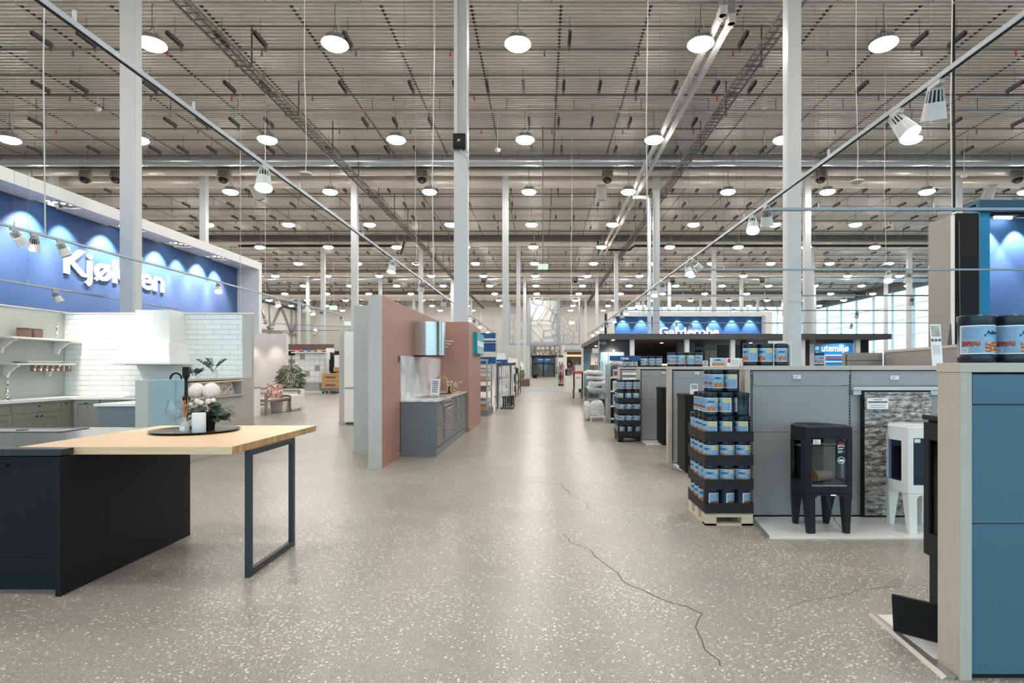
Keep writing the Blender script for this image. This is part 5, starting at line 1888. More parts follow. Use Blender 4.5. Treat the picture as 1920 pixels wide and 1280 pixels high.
YG = 70
gt = thing('lattice_gate', 'tall pale lattice gate of irregular bars across the far aisle', 'gate', (0, YG, 0))
LATM = mat('lattice_paint', C(146, 152, 164), 0.45)
bays = [(px(955, YG), px(990, YG), pz(645, YG), pz(566, YG), 26), (px(994, YG), px(1046, YG), pz(641, YG), pz(558, YG), 20), (px(1049, YG), px(1086, YG), pz(645, YG), pz(558, YG), 26)]
for i, (a, b, c, d, n_) in enumerate(bays):
    voronoi_frame('lattice_panel', '', a, b, c, d, YG, 21 + i, n_, .065, LATM, gt)
    for x in (a, b):
        MB().box(x - .08, x + .08, YG - .12, YG + .12, 0 if x in (bays[1][0], bays[1][1]) else c, d).build('post', LATM, gt)
MB().box(bays[0][0], bays[2][1], YG - .1, YG + .1, pz(647, YG), pz(643.5, YG)).build('cross_beam', LATM, gt)
MB().box(bays[1][0] - .1, bays[1][1] + .1, YG + .3, YG + .36, pz(640, YG), pz(563, YG)).build('white_cloth', PAPER, gt)
YL = 88
g2 = thing('lattice_gate', 'small lattice gate panel above the far entrance doors', 'gate', (0, YL, 0))
for i, (a, b) in enumerate(((993, 1003), (1005, 1030), (1032, 1050))):
    voronoi_frame('lattice_panel', '', px(a, YL), px(b, YL), pz(666, YL), pz(648, YL), YL, 40 + i, 9, .08, STEEL, g2)
    MB().box(px(a, YL), px(b, YL), YL + .2, YL + .25, pz(666, YL), pz(648, YL)).build('backing', WHITE, g2)
MB().box(px(992, YL), px(1058, YL), YL - .1, YL + .3, pz(669, YL), pz(666.5, YL)).build('lintel', BLACK, g2)
for x in (px(993, YL), px(1057, YL)):
    MB().box(x - .12, x + .12, YL - .1, YL + .3, 0, pz(648, YL)).build('post', WHITE, g2)
YD = 91.8
dr = structure('door_1')
dx0, dx1, dz = px(998, YD), px(1040, YD), pz(668.5, YD)
for t in (0, .5, 1):
    x = dx0 + (dx1 - dx0) * t
    MB().box(x - .07, x + .07, YD - .1, YD + .1, 0, dz).build('frame', BLACK, dr)
MB().box(dx0, dx1, YD - .1, YD + .1, dz - .12, dz + .1).build('frame', BLACK, dr)
MB().box(dx0, dx1, YD - .1, YD + .1, 2.1, 2.2).build('frame', BLACK, dr)
MB().box(dx0, dx1, YD - .01, YD + .01, 0, dz).build('glass', STGLASS, dr)
MB().box(dx0 + .1, dx1 - .1, YD + .15, YD + .19, 0, dz).build('dark_lobby', GREYC, dr)
o = thing('entrance_sign', 'blue sign board with pale lines over the far doors', 'sign', (0, 87, 2.4))
MB().box(px(1004, 87), px(1035, 87), 87.82, 87.88, pz(680, 87), pz(672, 87)).build('board', SIGNB, o)
for r_ in range(3):
    for s in (0, 1):
        x = px(1009 + 13 * s, 87)
        MB().box(x, x + .75 - .15 * r_, 87.80, 87.82, pz(674.6 + 2 * r_, 87), pz(673.6 + 2 * r_, 87)).build('text_line', CYANB if r_ else LETTER, o)
for s in (1004, 1035):
    MB().cyl((px(s, 87), 87.85, pz(674, 87)), (px(s, 87), 87.95, pz(667, 88)), .03, n=6).build('hanger', STEEL, o)
o = thing('blue_floor_band', 'flat blue band crossing the aisle far ahead', 'mat', (.1, 37, 0))
MB().box(-1.4, 1.3, 34.5, 38.5, 0, .006).build('mat', BLUEBAND, o)  # plain blue band lying flat across the floor
MB().box(-.8, .7, 34.5, 34.62, .006, .008).build('white_line', LETTER, o)
# dark planter blobs at the doors
for k, (x, Y, nm) in enumerate(((1003, 80, 'kitchen side'), (1052, 75, 'stove side'))):
    X = px(x, Y)
    o = thing('entrance_plant', 'dark potted shrub by the far doors, ' + nm, 'plant', (X, Y, 0))
    MB().lathe((X, Y, 0), [(0, 0), (.3, 0), (.4, .5), (0, .5)], 14).build('pot', BLACK, o)
    rg = random.Random(k)
    lv = MB()
    for j in range(160):
        a, t = rg.uniform(0, 2 * PI), math.acos(rg.uniform(-1, 1))
        leaf(lv, (X + .6 * math.sin(t) * math.cos(a), Y + .5 * math.sin(t) * math.sin(a), 1.1 + .7 * math.cos(t)), (math.cos(a), math.sin(a), rg.uniform(-.5, .5)), (0, -1, 1), .25, .1)
    lv.build('foliage', LEAF, o, kind='stuff')

# warm lit kiosk on the stove side of the far aisle
ks = thing('display_kiosk', 'white display kiosk with a warm wooden header far up the aisle', 'kiosk', (1.9, 33.5, 0))
kx0, kx1 = px(1059, 33), px(1096, 33)
MB().box(kx0, kx0 + .12, 33, 34.49, 0, pz(660, 33)).build('side', WHITE, ks)
MB().box(kx1 - .1, kx1, 33, 34.49, 0, pz(660, 33)).build('side', WHITE, ks)
MB().box(kx0, kx1, 34.5, 34.6, 0, pz(660, 33)).build('back', BEIGE, ks)
MB().box(kx0 - .02, kx1 + .02, 32.98, 34.62, pz(660, 33), pz(655, 33)).build('roof', GPANEL, ks)
MB().box(kx0 + .12, kx1 - .1, 33.1, 33.2, pz(669, 33), pz(663, 33)).build('header', mat('amber_wood', C(190, 132, 66), 0.5), ks)
MB().box(kx0 + .12, kx1 - .1, 33.08, 33.1, pz(667, 33), pz(666, 33)).build('light_strip', WARME, ks)
MB().box(kx0 + .12, kx1 - .1, 33.3, 34.5, .5, .55).build('shelf', WHITE, ks)
MB().box(kx0, kx0 + .8, 32.9, 33.3, 0, .95).build('plinth', WHITE, ks)
for k, (x, z, w_, h_, m_, nm) in enumerate(((1064, .95, .3, .28, GREYC, 'grey birdhouse box'), (1069, 1.5, .3, .3, RED, 'red patterned plate'), (1079, 1.55, .35, .3, WHITE, 'white patterned plate'), (1086, 1.2, .5, .4, PAPER, 'white box'), (1076, .55, .5, .5, WHITE, 'white crate'))):
    X = px(x, 33.4)
    o = thing('kiosk_item', '%s in the warm lit kiosk' % nm, 'display item', (X, 33.4, z))
    if 'plate' in nm:
        MB().tube([(X, 34.49, z + .15), (X, 34.46, z + .15)], [.18, .2], 14).build('disc', m_, o)
        MB().tube([(X, 34.459, z + .15), (X, 34.455, z + .15)], [.1, .1], 14).build('pattern', PAPER if m_ is RED else COPPER, o)
        o.location.y += 0
    else:
        y0 = 33.0 if 'bird' in nm else 33.4
        MB().box(X - w_ / 2, X + w_ / 2, y0, y0 + .3, z, z + h_).build('body', m_, o, bevel=.01)
        if 'bird' in nm:
            MB().prism([(X - w_ * .62, y0 - .03), (X + w_ * .62, y0 - .03), (X + w_ * .62, y0 + .33), (X - w_ * .62, y0 + .33)], z + h_, z + h_ + .03).build('roof', BLACK, o)
            MB().add([(X - w_ * .6, y0, z + h_ + .03), (X + w_ * .6, y0, z + h_ + .03), (X, y0, z + h_ + .2), (X - w_ * .6, y0 + .3, z + h_ + .03), (X + w_ * .6, y0 + .3, z + h_ + .03), (X, y0 + .3, z + h_ + .2)], [(0, 1, 2), (3, 5, 4), (0, 2, 5, 3), (1, 4, 5, 2)]).build('gable', GREYC, o)
# offer table in front of the kiosk
ox0, ox1, oy = px(1075, 26), px(1093, 26), 26
o = thing('offer_bin', 'white offer bin with a red rim and price print far up the aisle', 'bin', (1.6, 26.3, 0))
MB().box(ox0, ox1, oy, oy + .6, .45, 1.18).build('body', PAPER, o)
MB().box(ox0 - .03, ox1 + .03, oy - .03, oy + .63, 1.18, 1.26).build('rim', RED, o)
for x, y in ((ox0, oy), (ox1 - .06, oy), (ox0, oy + .54), (ox1 - .06, oy + .54)):
    MB().box(x, x + .06, y, y + .06, 0, 1.2).build('leg', STEEL, o)
letters('print', '-40%', RED, o, ((ox0 + ox1) / 2, oy - .002, .92), '-y', .1, None, .002, align='C')
o = thing('tool_stand', 'dark stand of handles beyond the offer bin', 'stand', (1.3, 45, 0))
MB().box(px(1047, 45), px(1060, 45), 45, 45.6, 0, .12).build('base', BLACK, o)
for k in range(5):
    x = px(1048 + 2.6 * k, 45)
    MB().tube([(x, 45.1, .1), (x + .05, 45.3, 1.9 - .2 * (k % 2))], .04, 6).build('handle', [STEEL, BLACK, RED][k % 3], o)
MB().box(px(1046, 45), px(1061, 45), 45.5, 45.55, 1.5, 2.2).build('back_panel', WHITE, o)
for k in range(2):
    X = px(1052 + 10 * k, 60)
    o = thing('poster', 'pale poster board with red heading by the far doors, %s' % ('nearer the doors' if k == 0 else 'nearer the kiosk'), 'poster', (X, 60, 1.4))
    MB().box(X - .25, X + .25, 60, 60.03, 1.0, 2.2).build('board', PAPER, o)
    MB().box(X - .22, X + .22, 59.98, 60, 1.95, 2.12).build('heading', RED, o)
    MB().box(X - .12, X + .12, 59.98, 60, 1.25, 1.75).build('picture', GPANEL, o)
    MB().box(X - .03, X + .03, 60, 60.05, 0, 1.0).build('post', STEEL, o)

# ------------------------------------------------------------------ wire basket with white sacks
WIRE = mat('basket_wire', C(110, 112, 114), 0.4, 0.7)
bk = thing('wire_basket', 'grey wire basket stand heaped with white sacks', 'basket', (1.48, 15.8, 0))
x0, x1, y0, y1 = 1.22, 1.78, 15.5, 16.1
for x, y in ((x0, y0), (x1, y0), (x0, y1), (x1, y1)):
    MB().box(x - .014, x + .014, y - .014, y + .014, 0, .86).build('post', WIRE, bk)
gw = MB()
for i in range(12):
    t = i / 11
    gw.cyl((x0 + (x1 - x0) * t, y0, .58), (x0 + (x1 - x0) * t, y0, .86), .004, n=4)
    gw.cyl((x0 + (x1 - x0) * t, y1, .58), (x0 + (x1 - x0) * t, y1, .86), .004, n=4)
    gw.cyl((x0, y0 + (y1 - y0) * t, .58), (x0, y0 + (y1 - y0) * t, .86), .004, n=4)
    gw.cyl((x0 + (x1 - x0) * t, y0, .58), (x0 + (x1 - x0) * t, y1, .58), .004, n=4)
    gw.cyl((x0 + (x1 - x0) * t, y0, .05), (x0 + (x1 - x0) * t, y0, .50), .003, n=4) if i > 6 else None
for z in (.58, .65, .72, .79, .86, .30, .12):
    gw.tube([(x0, y0, z), (x1, y0, z), (x1, y1, z), (x0, y1, z), (x0, y0, z)], .005, 4)
gw.build('wire_mesh', WIRE, bk)


def sack(c, s, label, seed, squash=1.0):
    rg = random.Random(seed)
    o = thing('white_sack', label, 'sack', c, 'white sacks')
    mb = MB()
    n_, m_ = 28, 13
    tx_, ty_ = rg.uniform(-.12, .12), rg.uniform(-.10, .06)
    vs, fs = [], []
    ph = [rg.uniform(0, 6) for _ in range(6)]
    for j in range(m_ + 1):
        t = PI * j / m_
        for k in range(n_):
            a = 2 * PI * k / n_
            ex = .55
            cx_, sx_ = math.cos(a), math.sin(a)
            q_ = lambda v: math.copysign(abs(v) ** ex, v)
            rr_ = max(0.0, math.sin(t)) ** .6
            b = 1 + .05 * math.sin(3 * a + ph[0]) * math.sin(2 * t + ph[1]) + .05 * math.sin(5 * a + ph[2] + 3 * t) + .035 * math.sin(9 * a + ph[3] + 2 * t) + .02 * math.sin(14 * a + ph[5])
            vs.append((c[0] + s[0] * rr_ * q_(cx_) * b, c[1] + s[1] * rr_ * q_(sx_) * b, c[2] + s[2] - s[2] * q_(math.cos(t)) * (1 + .10 * math.sin(4 * a + ph[4]) + .06 * math.sin(11 * a + ph[1])) + (tx_ * s[0] * rr_ * q_(cx_) + ty_ * s[1] * rr_ * q_(sx_)) * (1 if s[2] < .15 else 0)))
    for j in range(m_):
        for k in range(n_):
            k2 = (k + 1) % n_
            fs.append((j * n_ + k, j * n_ + k2, (j + 1) * n_ + k2, (j + 1) * n_ + k))
    mb.add(vs, fs)
    mb.build('bag', SACK, o, smooth=True)
    MB().hexa([(c[0] - s[0] * .9, c[1] - s[1] * 1.0, c[2] + s[2] * .9), (c[0] + s[0] * .9, c[1] - s[1] * 1.0, c[2] + s[2] * .9), (c[0] + s[0] * .9, c[1] - s[1] * .9, c[2] + s[2] * .9), (c[0] - s[0] * .9, c[1] - s[1] * .9, c[2] + s[2] * .9),
               (c[0] - s[0] * .9, c[1] - s[1] * 1.06, c[2] + s[2] * 1.0), (c[0] + s[0] * .9, c[1] - s[1] * 1.06, c[2] + s[2] * 1.0), (c[0] + s[0] * .9, c[1] - s[1] * .9, c[2] + s[2] * 1.02), (c[0] - s[0] * .9, c[1] - s[1] * .9, c[2] + s[2] * 1.02)]).build('seam', SACK, o)
    return o


sack((1.50, 15.8, .70), (.27, .30, .10), 'white sack lying lowest in the wire basket', 1)
sack((1.53, 15.8, .90), (.26, .30, .085), 'white sack second from bottom in the wire basket heap', 2)
sack((1.46, 15.8, 1.07), (.25, .28, .06), 'white sack second from top of the basket heap', 3)
sack((1.42, 15.8, 1.19), (.25, .28, .07), 'topmost white sack of the basket heap', 4)
sack((1.46, 15.25, .12), (.18, .12, .20), 'printed white sack on the floor before the basket', 5)
sack((1.20, 15.35, .0), (.085, .2, .245), 'upright white sack leaning at the basket foot', 6)
o = thing('sack_stool', 'white plastic stool holding the printed sack', 'stool', (1.46, 15.25, 0))
MB().box(1.26, 1.66, 15.05, 15.45, .10, .12).build('seat', WHITE, o)
for x in (1.27, 1.62):
    MB().hexa([(x, 15.05, 0), (x + .04, 15.05, 0), (x + .04, 15.4, 0), (x, 15.4, 0), (x, 15.05, .1), (x + .04, 15.05, .1), (x + .04, 15.4, .1), (x, 15.4, .1)]).build('leg', WHITE, o)
MB().box(1.30, 1.62, 15.045, 15.05, .03, .09).build('front_panel', mat('dusty_rose', C(176, 150, 142), .6), o)

# goods shelf behind the basket with blue header
gs = thing('goods_shelf', 'grey end shelf of hanging packs next to the wire basket', 'shelf', (2.0, 14.6, 0))
MB().box(1.66, 1.74, 14.5, 15.0, 0, 1.5).build('side', GALV, gs)
MB().box(1.74, 2.5, 14.95, 15.0, 0, 1.46).build('back', GPANEL, gs)
for z in (.1, .42, .80, 1.15):
    MB().box(1.74, 2.5, 14.5, 14.95, z, z + .02).build('shelf_board', GALV, gs)
    MB().box(1.74, 2.5, 14.49, 14.5, z - .01, z + .035).build('price_rail', PAPER, gs)
for k, (z, h_, m_, nm) in enumerate(((.12, .2, BLACK, 'black'), (.44, .3, BLUEG, 'pale blue'), (.82, .26, PAPER, 'white'), (1.17, .2, BLUEG, 'small blue'))):
    for j in range(2):
        x = 1.80 + .22 * j
        o = thing('shelf_pack', '%s pack on the grey end shelf, %s from the basket' % (nm, ORD[j]), 'pack', (x, 14.55, z), 'packs on the end shelf')
        MB().box(x, x + .19, 14.53, 14.7, z + .001, z + h_).build('pack', m_, o, bevel=.01)
        MB().box(x + .03, x + .16, 14.527, 14.53, z + .05, z + h_ - .05).build('print', [CARD, PAPER, SAGE, RED][k], o)
bk2 = thing('shelf_sack', 'clear plastic sack of bedding on top of the end shelf', 'sack', (1.95, 14.7, 1.46))
mb = MB()
mb.ball((1.98, 14.75, 1.53), (.24, .16, .10), 14, 9)
mb.build('bag', SACK, bk2, smooth=True)
mb = MB()
mb.ball((1.92, 14.62, 1.5), (.06, .04, .05), 8, 6)
mb.build('print', mat('pink_print', C(214, 140, 140), .5), bk2, smooth=True)
o = thing('cabin_header', 'blue header sign reading Hytta near the wire basket', 'sign', (2.0, 14.6, 1.46))
MB().box(px(1143, 14.6), px(1201, 14.6), 14.6, 14.63, pz(676, 14.6), pz(666.5, 14.6)).build('board', SIGNB, o)
letters('lettering', 'Hytta', LETTER, o, (px(1171.5, 14.6), 14.6, pz(673.6, 14.6)), '-y', .066, .20, .004, .02, align='C')
MB().box(px(1170, 14.6), px(1173, 14.6), 14.63, 14.66, 1.17, pz(668, 14.6)).build('post', GALV, o)
for k in range(4):
    o = thing('hanging_bracket', 'thin curved steel bracket above the sacks, %s' % ORD[k], 'bracket', (1.4 + .07 * k, 15.9, 1.2), 'steel brackets over the sacks')
    X = 1.52 + .06 * k
    MB().tube([(X, 16.2, 1.2), (X, 16.15, 1.52), (X - .03, 16.0, 1.60)], .012, 6).build('rod', GALV, o)
    MB().tube([(X, 16.2, .88), (X, 16.2, 1.2)], .014, 6).build('post', GALV, o)

# ------------------------------------------------------------------ dark roofed booth row
cnp = thing('booth_canopy', 'long flat charcoal canopy over the bathroom booths', 'canopy', (7, 24, 0))
MB().box(px(1123, 20), px(1671, 20), 20, 29.2, pz(635.5, 20), pz(626, 20)).build('roof', CANOPY, cnp)
MB().box(px(1123, 20), px(1671, 20), 19.97, 20, pz(636, 20), pz(625.5, 20)).build('fascia', CANOPY, cnp)
ZR = pz(636, 20)
for x in (1185, 1287.5, 1373, 1504, 1607):
    X = px(x, 20.2)
    MB().box(X - .075, X + .075, 20.12, 20.3, 0, ZR).build('post', WHITE, cnp)
o = thing('booth_wall', 'charcoal booth wall with thin white lettering', 'partition', (2.6, 20.6, 0))
MB().box(px(1122, 20.6), px(1184, 20.6), 20.6, 20.75, 0, ZR).build('panel', DARKPAN, o)
letters('lettering', 'Hafa', LETTER, o, (px(1122.3, 20.6) + .03, 20.6, pz(645.5, 20.6)), '-y', .13, .24, .004, bold=-.012)
MB().box(px(1122, 20.6), px(1122, 20.6) + .03, 20.55, 20.6, 0, ZR).build('edge_trim', GALV, o)
o = thing('bath_cabinet', 'pale blue grey bath cabinet before the charcoal wall', 'cabinet', (2.6, 20.3, 0))
MB().box(px(1126, 20.3), px(1170, 20.3), 20.3, 20.58, .3, pz(660, 20.3)).build('body', BLUEG, o)
MB().box(px(1141, 20.3) - .008, px(1141, 20.3) + .008, 20.285, 20.3, .3, pz(660, 20.3)).build('door_gap', GALV, o)
MB().cyl((px(1151, 20.3), 20.35, pz(658, 20.3)), (px(1151, 20.3), 20.35, pz(656, 20.3)), .03, n=10).build('lamp', SPOTE, o)
o = thing('booth_wall', 'pale grey side wall at the aisle end of the canopy', 'partition', (2.05, 26, 0))
MB().box(1.98, 2.06, 28.3, 28.9, 0, ZR).build('panel', WHITE, o)
MB().box(2.06, 2.5, 28.6, 28.7, 0, ZR).build('back_panel', BLUEG, o)
MB().box(2.3, 3.0, 27.0, 27.05, 0, ZR - .3).build('white_screen', WHITE, o)
MB().box(2.2, 2.9, 26.7, 26.8, 0, 1.55).build('grey_box', CANOPY, o)
o = thing('booth_wall', 'brown back wall of the open booth under the canopy', 'partition', (5, 26, 0))
MB().box(3.6, 7.4, 26, 26.15, 0, ZR).build('panel', BOOTHBR, o)
MB().box(3.6, 7.4, 25.9, 26, 1.9, 2.15).build('shelf_band', mat('dark_walnut', C(58, 42, 36), .5), o)
MB().hexa([(5.0, 21.2, 0), (5.1, 21.2, 0), (6.6, 25.9, 0), (6.5, 25.9, 0), (5.0, 21.2, ZR), (5.1, 21.2, ZR), (6.6, 25.9, ZR), (6.5, 25.9, ZR)]).build('slanted_side', BOOTHBR, o)
o = thing('booth_lamp', 'warm glowing strip light low on the brown booth wall', 'lamp', (5.2, 23, 1.45))
MB().box(4.55, 5.0, 22.0, 22.05, 1.52, 1.56).build('tube', WARME, o)
MB().box(4.5, 5.05, 22.05, 22.1, 1.0, 1.58).build('mount', BOOTHBR, o)
o = thing('booth_wall', 'dark panel beside the white canopy post in mid booth', 'partition', (5.6, 20.6, 0))
MB().box(px(1290, 20.6), px(1303, 20.6), 20.6, 20.75, 0, ZR).build('panel', DARKPAN, o)
o = thing('booth_wall', 'dark shower booth wall behind the small cartons', 'partition', (7, 21, 0))
MB().box(px(1347, 21), px(1388, 21), 21, 21.15, 0, 2.25).build('panel', DARKPAN, o)
MB().box(px(1391, 21), px(1400, 21), 21, 21.15, 0, ZR).build('panel', DARKPAN, o)
o = thing('white_cabinet', 'white bathroom cabinets seen through the open booth', 'cabinet', (6.5, 23.5, 0))
MB().box(px(1322, 23), px(1345, 23), 23, 23.5, 0, pz(656, 23)).build('body', WHITE, o)
MB().box(px(1330, 23), px(1331, 23), 22.98, 23, 0, pz(656, 23)).build('gap', GALV, o)
MB().box(px(1303, 24), px(1345, 24), 24, 24.1, pz(656, 24), pz(650, 24)).build('top_band', BLUEG, o)
o = thing('booth_wall', 'charcoal panel with white corner at the window end of the canopy', 'partition', (11, 20.6, 0))
MB().box(px(1608, 20.6), px(1629, 20.6), 20.6, 20.75, 0, ZR).build('panel', DARKPAN, o)
MB().box(px(1508, 20.6), px(1518, 20.6), 20.6, 20.75, 0, ZR).build('panel', DARKPAN, o)
MB().box(px(1518, 20.6), px(1526, 20.6), 20.6, 20.75, 0, pz(645, 20.6)).build('white_edge', WHITE, o)
MB().box(px(1526, 20.6), px(1600, 20.6), 20.4, 20.45, pz(643.5, 20.6), ZR).build('valance', CANOPY, o)
o = thing('booth_counter', 'dark basin counter with small tap in the brown booth', 'counter', (4.2, 22, 0))
MB().box(3.5, 4.95, 21.6, 22.0, 0, 1.35).build('body', DARKPAN, o)
MB().box(3.45, 4.97, 21.55, 22.05, 1.35, 1.39).build('top', GPANEL, o)
MB().tube([(4.3, 21.8, 1.39), (4.3, 21.8, 1.75), (4.38, 21.7, 1.80), (4.42, 21.65, 1.72)], .018, 6).build('tap', BLACK, o)
for k in range(5):
    MB().lathe((3.65 + .1 * k, 21.75, 1.39), [(0, 0), (.03, 0), (.03, .13), (.012, .16), (.012, .2), (0, .2)], 8).build('bottle', DARKPAN if k % 2 else GREYC, o)
for X, Y, nm, aim in ((4.7, 22.4, 'over the brown booth', (.35, .5, -1)), (8.2, 22.4, 'over the middle booth', (-.2, .3, -1)), (2.5, 20.15, 'over the charcoal wall', (.0, .35, -1)), (2.4, 25.5, 'at the aisle end', (0, .6, -1))):
    f = thing('canopy_downlight', 'small round downlight under the booth canopy ' + nm, 'downlight', (X, Y, ZR))
    MB().cyl((X, Y, ZR - .02), (X, Y, ZR), .07, n=14).build('trim_ring', LWHITE, f)
    MB().cyl((X, Y, ZR - .024), (X, Y, ZR - .02), .055, n=14).build('lens', SPOTE, f)
    spot(f, (X, Y, ZR - .04), (X + aim[0], Y + aim[1], ZR - .04 + aim[2]), 110, 100, .7, (1, .86, .7))
o = thing('garden_sign', 'bright blue lit board reading utemiljø under the canopy', 'sign', (21, 40, 1))
MB().box(px(1528, 40), px(1600, 40), 40, 40.2, 0, pz(642, 40)).build('board', CYANB, o)
letters('lettering', 'g utemiljø', LETTER, o, (px(1527.5, 40) + .02, 40, pz(658.5, 40)), '-y', .50, (1590 - 1527) * 40 / K, .03, .02)
for k in range(3):
    MB().box(px(1546, 40), px(1598, 40), 39.95, 40, pz(667 + 6 * k, 40), pz(665 + 6 * k, 40)).build('shelf_line', PAPER if k % 2 == 0 else RED, o)
f = spot(o, (px(1572, 40), 38.5, 3.9), (px(1565, 40), 40, 2.2), 160, 70, .6)

# ------------------------------------------------------------------ wardrobe sign far off
YS = 43
gsn = thing('wardrobe_sign', 'distant blue lit sign wall reading Garderobe above the canopy', 'sign', (11, YS, 0))
MB().box(px(1150, YS), px(1428, YS), YS, YS + .12, 0, pz(593, YS)).build('blue_panel', SIGNF, gsn)
MB().box(px(1150.2, YS), px(1427.8, YS), YS - .8, YS - .7, pz(592.5, YS), pz(586, YS)).build('fascia', WHITE, gsn)
MB().box(px(1150.5, YS), px(1427.5, YS), YS - .699, YS + .12, pz(588, YS), pz(586.2, YS)).build('top_board', WHITE, gsn)
MB().box(px(1428, YS), px(1440, YS), YS - .8, YS + .12, 0, pz(586, YS)).build('end_post', WHITE, gsn)
MB().box(px(1140, YS), px(1150, YS), YS - .8, YS + .12, 0, pz(586, YS)).build('end_post', WHITE, gsn)
letters('lettering', 'Garderobe', LETTER, gsn, (px(1236, YS), YS - .002, pz(628.5, YS)), '-y', .62, (1348 - 1236) * YS / K, .03, .025)
for k in range(8):
    X = px(1168 + 34 * k, YS)
    f = thing('sign_downlight', 'tiny downlight over the distant wardrobe sign, %s along' % ORD[k], 'downlight', (X, YS - .45, pz(589, YS)), 'downlights over the wardrobe sign')
    MB().cyl((X, YS - .4, pz(590.5, YS)), (X, YS - .4, pz(588.2, YS)), .1, n=10).build('can', LGREY, f)
    MB().cyl((X, YS - .4, pz(590.8, YS)), (X, YS - .4, pz(590.5, YS)), .085, n=10).build('lens', SPOTE, f)
    spot(f, (X, YS - .4, pz(591.2, YS)), (X, YS + .25, 3.2), 520, 66, .5, (1, .88, .96), .04)
o = thing('dark_mast', 'narrow dark mast standing at the end of the distant wardrobe sign', 'post', (px(1136, 42), 42, 0))
MB().box(px(1134, 42), px(1137.5, 42), 42, 42.15, 0, pz(588, 42)).build('mast', BLACK, o)
MB().box(px(1133, 42), px(1138.5, 42), 41.9, 42.25, 0, .05).build('foot', STEEL, o)

# ------------------------------------------------------------------ blue frame sign at the window side
bs = thing('blue_lit_sign', 'big blue lit sign wall in a teal frame at the frame edge', 'sign', (12, 14, 0))
XA = px(1835, 14)
MB().box(px(1853, 14), 18, 14.25, 14.37, 0, 5.15).build('blue_panel', SIGNF, bs)
MB().box(px(1833, 13.9), 18, 13.85, 13.95, 5.22, 5.50).build('fascia', SIGND, bs)
MB().box(px(1833, 13.9), 18, 13.95, 14.37, 5.42, 5.50).build('top_board', SIGND, bs)
MB().box(XA, px(1853, 14), 13.95, 14.37, 0, 5.42).build('end_post', CYANB if False else mat('teal_post', C(0, 132, 182), .45), bs)
MB().box(px(1853, 14), 18, 13.95, 14.25, 5.18, 5.22).build('soffit', BLACK, bs)
for k in range(2):
    X = px(1886, 14) + k * 2.2
    f = thing('sign_downlight', 'downlight cluster over the blue frame sign, %s along' % ORD[k], 'downlight', (X, 14.08, 5.1))
    MB().box(X - .3, X + .3, 13.98, 14.2, 5.14, 5.18).build('frame', STEEL, f)
    for j in range(4):
        MB().cyl((X - .2 + .13 * j, 14.05 + .02 * j, 5.10), (X - .2 + .13 * j, 14.05 + .02 * j, 5.14), .05, n=10).build('lens', SPOTE, f)
    spot(f, (X - .3, 13.98, 5.08), (X - .4, 14.35, 3.0), 480, 75, .5, (1, .88, .96), .03)
    spot(f, (X + .4, 13.98, 5.08), (X + .5, 14.35, 3.2), 380, 72, .5, (1, .88, .96), .03)
o = thing('booth_wall', 'tall grey booth wall with a dark edge beside the blue frame', 'partition', (10, 14, 0))
MB().box(9.80, 9.9, 13.65, 14.45, 0, 5.07).build('grey_panel', GPANEL2, o)
MB().box(9.86, 10.40, 13.55, 13.65, 0, 5.09).build('dark_panel', BLACK, o)
MB().box(9.76, 9.83, 13.56, 13.60, 0, 5.05).build('white_edge', WHITE, o)
MB().tube([(px(1800, 13.5), 13.53, 4.9), (px(1801, 13.5), 13.53, 3.2), (px(1803, 13.5), 13.53, 1.5)], .012, 5).build('cable', STEEL, o)
for k in range(5):
    X = px(1782 + 2 * k, 13.3)
    MB().tube([(px(1791, 13.3), 13.45, 2.45), (X, 13.4, 1.9), (X - .04, 13.4, 1.45)], .012, 5).build('cable', STEEL, o)


# ================================================================== STOVE SHELVES (low partitions)
SLOT = mat('slot_black', C(12, 12, 13), 0.7)


def partition(Y, Xl, Xr, label, bays, top=1.424, seams=(1.36, 1.255, .80), slots=True, pm=None):
    pm = pm or GPANEL
    """thin low partition, front face at Y, its wooden end post at Xl"""
    o = thing('shelf_partition', label, 'partition', (Xl, Y, 0))
    T = .135
    fpost = .052
    MB().box(Xl, Xl + fpost, Y - .012, Y + T, 0, top - .042).build('end_post', LAM, o, bevel=.0015)
    x = Xl - .004
    for b in bays:
        x1 = min(b, Xr)
        MB().box(x, x1 - .001, Y - .016, Y + T + .004, top - .042, top).build('top_board', LAMX, o, bevel=.0015)
        x = x1
    if bays[-1] < Xr:
        MB().box(x, Xr, Y - .016, Y + T + .004, top - .042, top).build('top_board', LAMX, o, bevel=.0015)
    edges = [Xl + fpost + (.02 if slots else -.004)] + [b for b in bays if b < Xr] + [Xr]
    zz = [.02] + list(seams[::-1])
    for a, b in zip(edges[:-1], edges[1:]):
        for i in range(len(zz) - 1):
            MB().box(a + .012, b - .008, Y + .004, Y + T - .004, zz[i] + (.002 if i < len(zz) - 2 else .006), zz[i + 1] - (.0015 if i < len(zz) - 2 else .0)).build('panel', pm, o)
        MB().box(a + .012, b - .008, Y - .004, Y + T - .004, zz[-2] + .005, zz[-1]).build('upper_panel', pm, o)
        MB().box(a - .008, a + .012, Y + .006, Y + T - .006, 0, seams[0]).build('slotted_upright', GPANEL2, o)
        if not slots:
            continue
        sl = MB()
        z = .06
        while z < seams[0] - .03:
            sl.box(a - .003, a + .007, Y + .003, Y + .02, z, z + .017)
            z += .028
        sl.build('slots', SLOT, o)['kind'] = 'stuff'
    MB().box(Xl + fpost, Xr, Y + .012, Y + T - .012, 0, .022).build('plinth', BLACK, o)
    MB().box(Xl + fpost, Xr, Y + .02, Y + T - .02, seams[0], top - .042).build('core', SLOT, o)
    return o


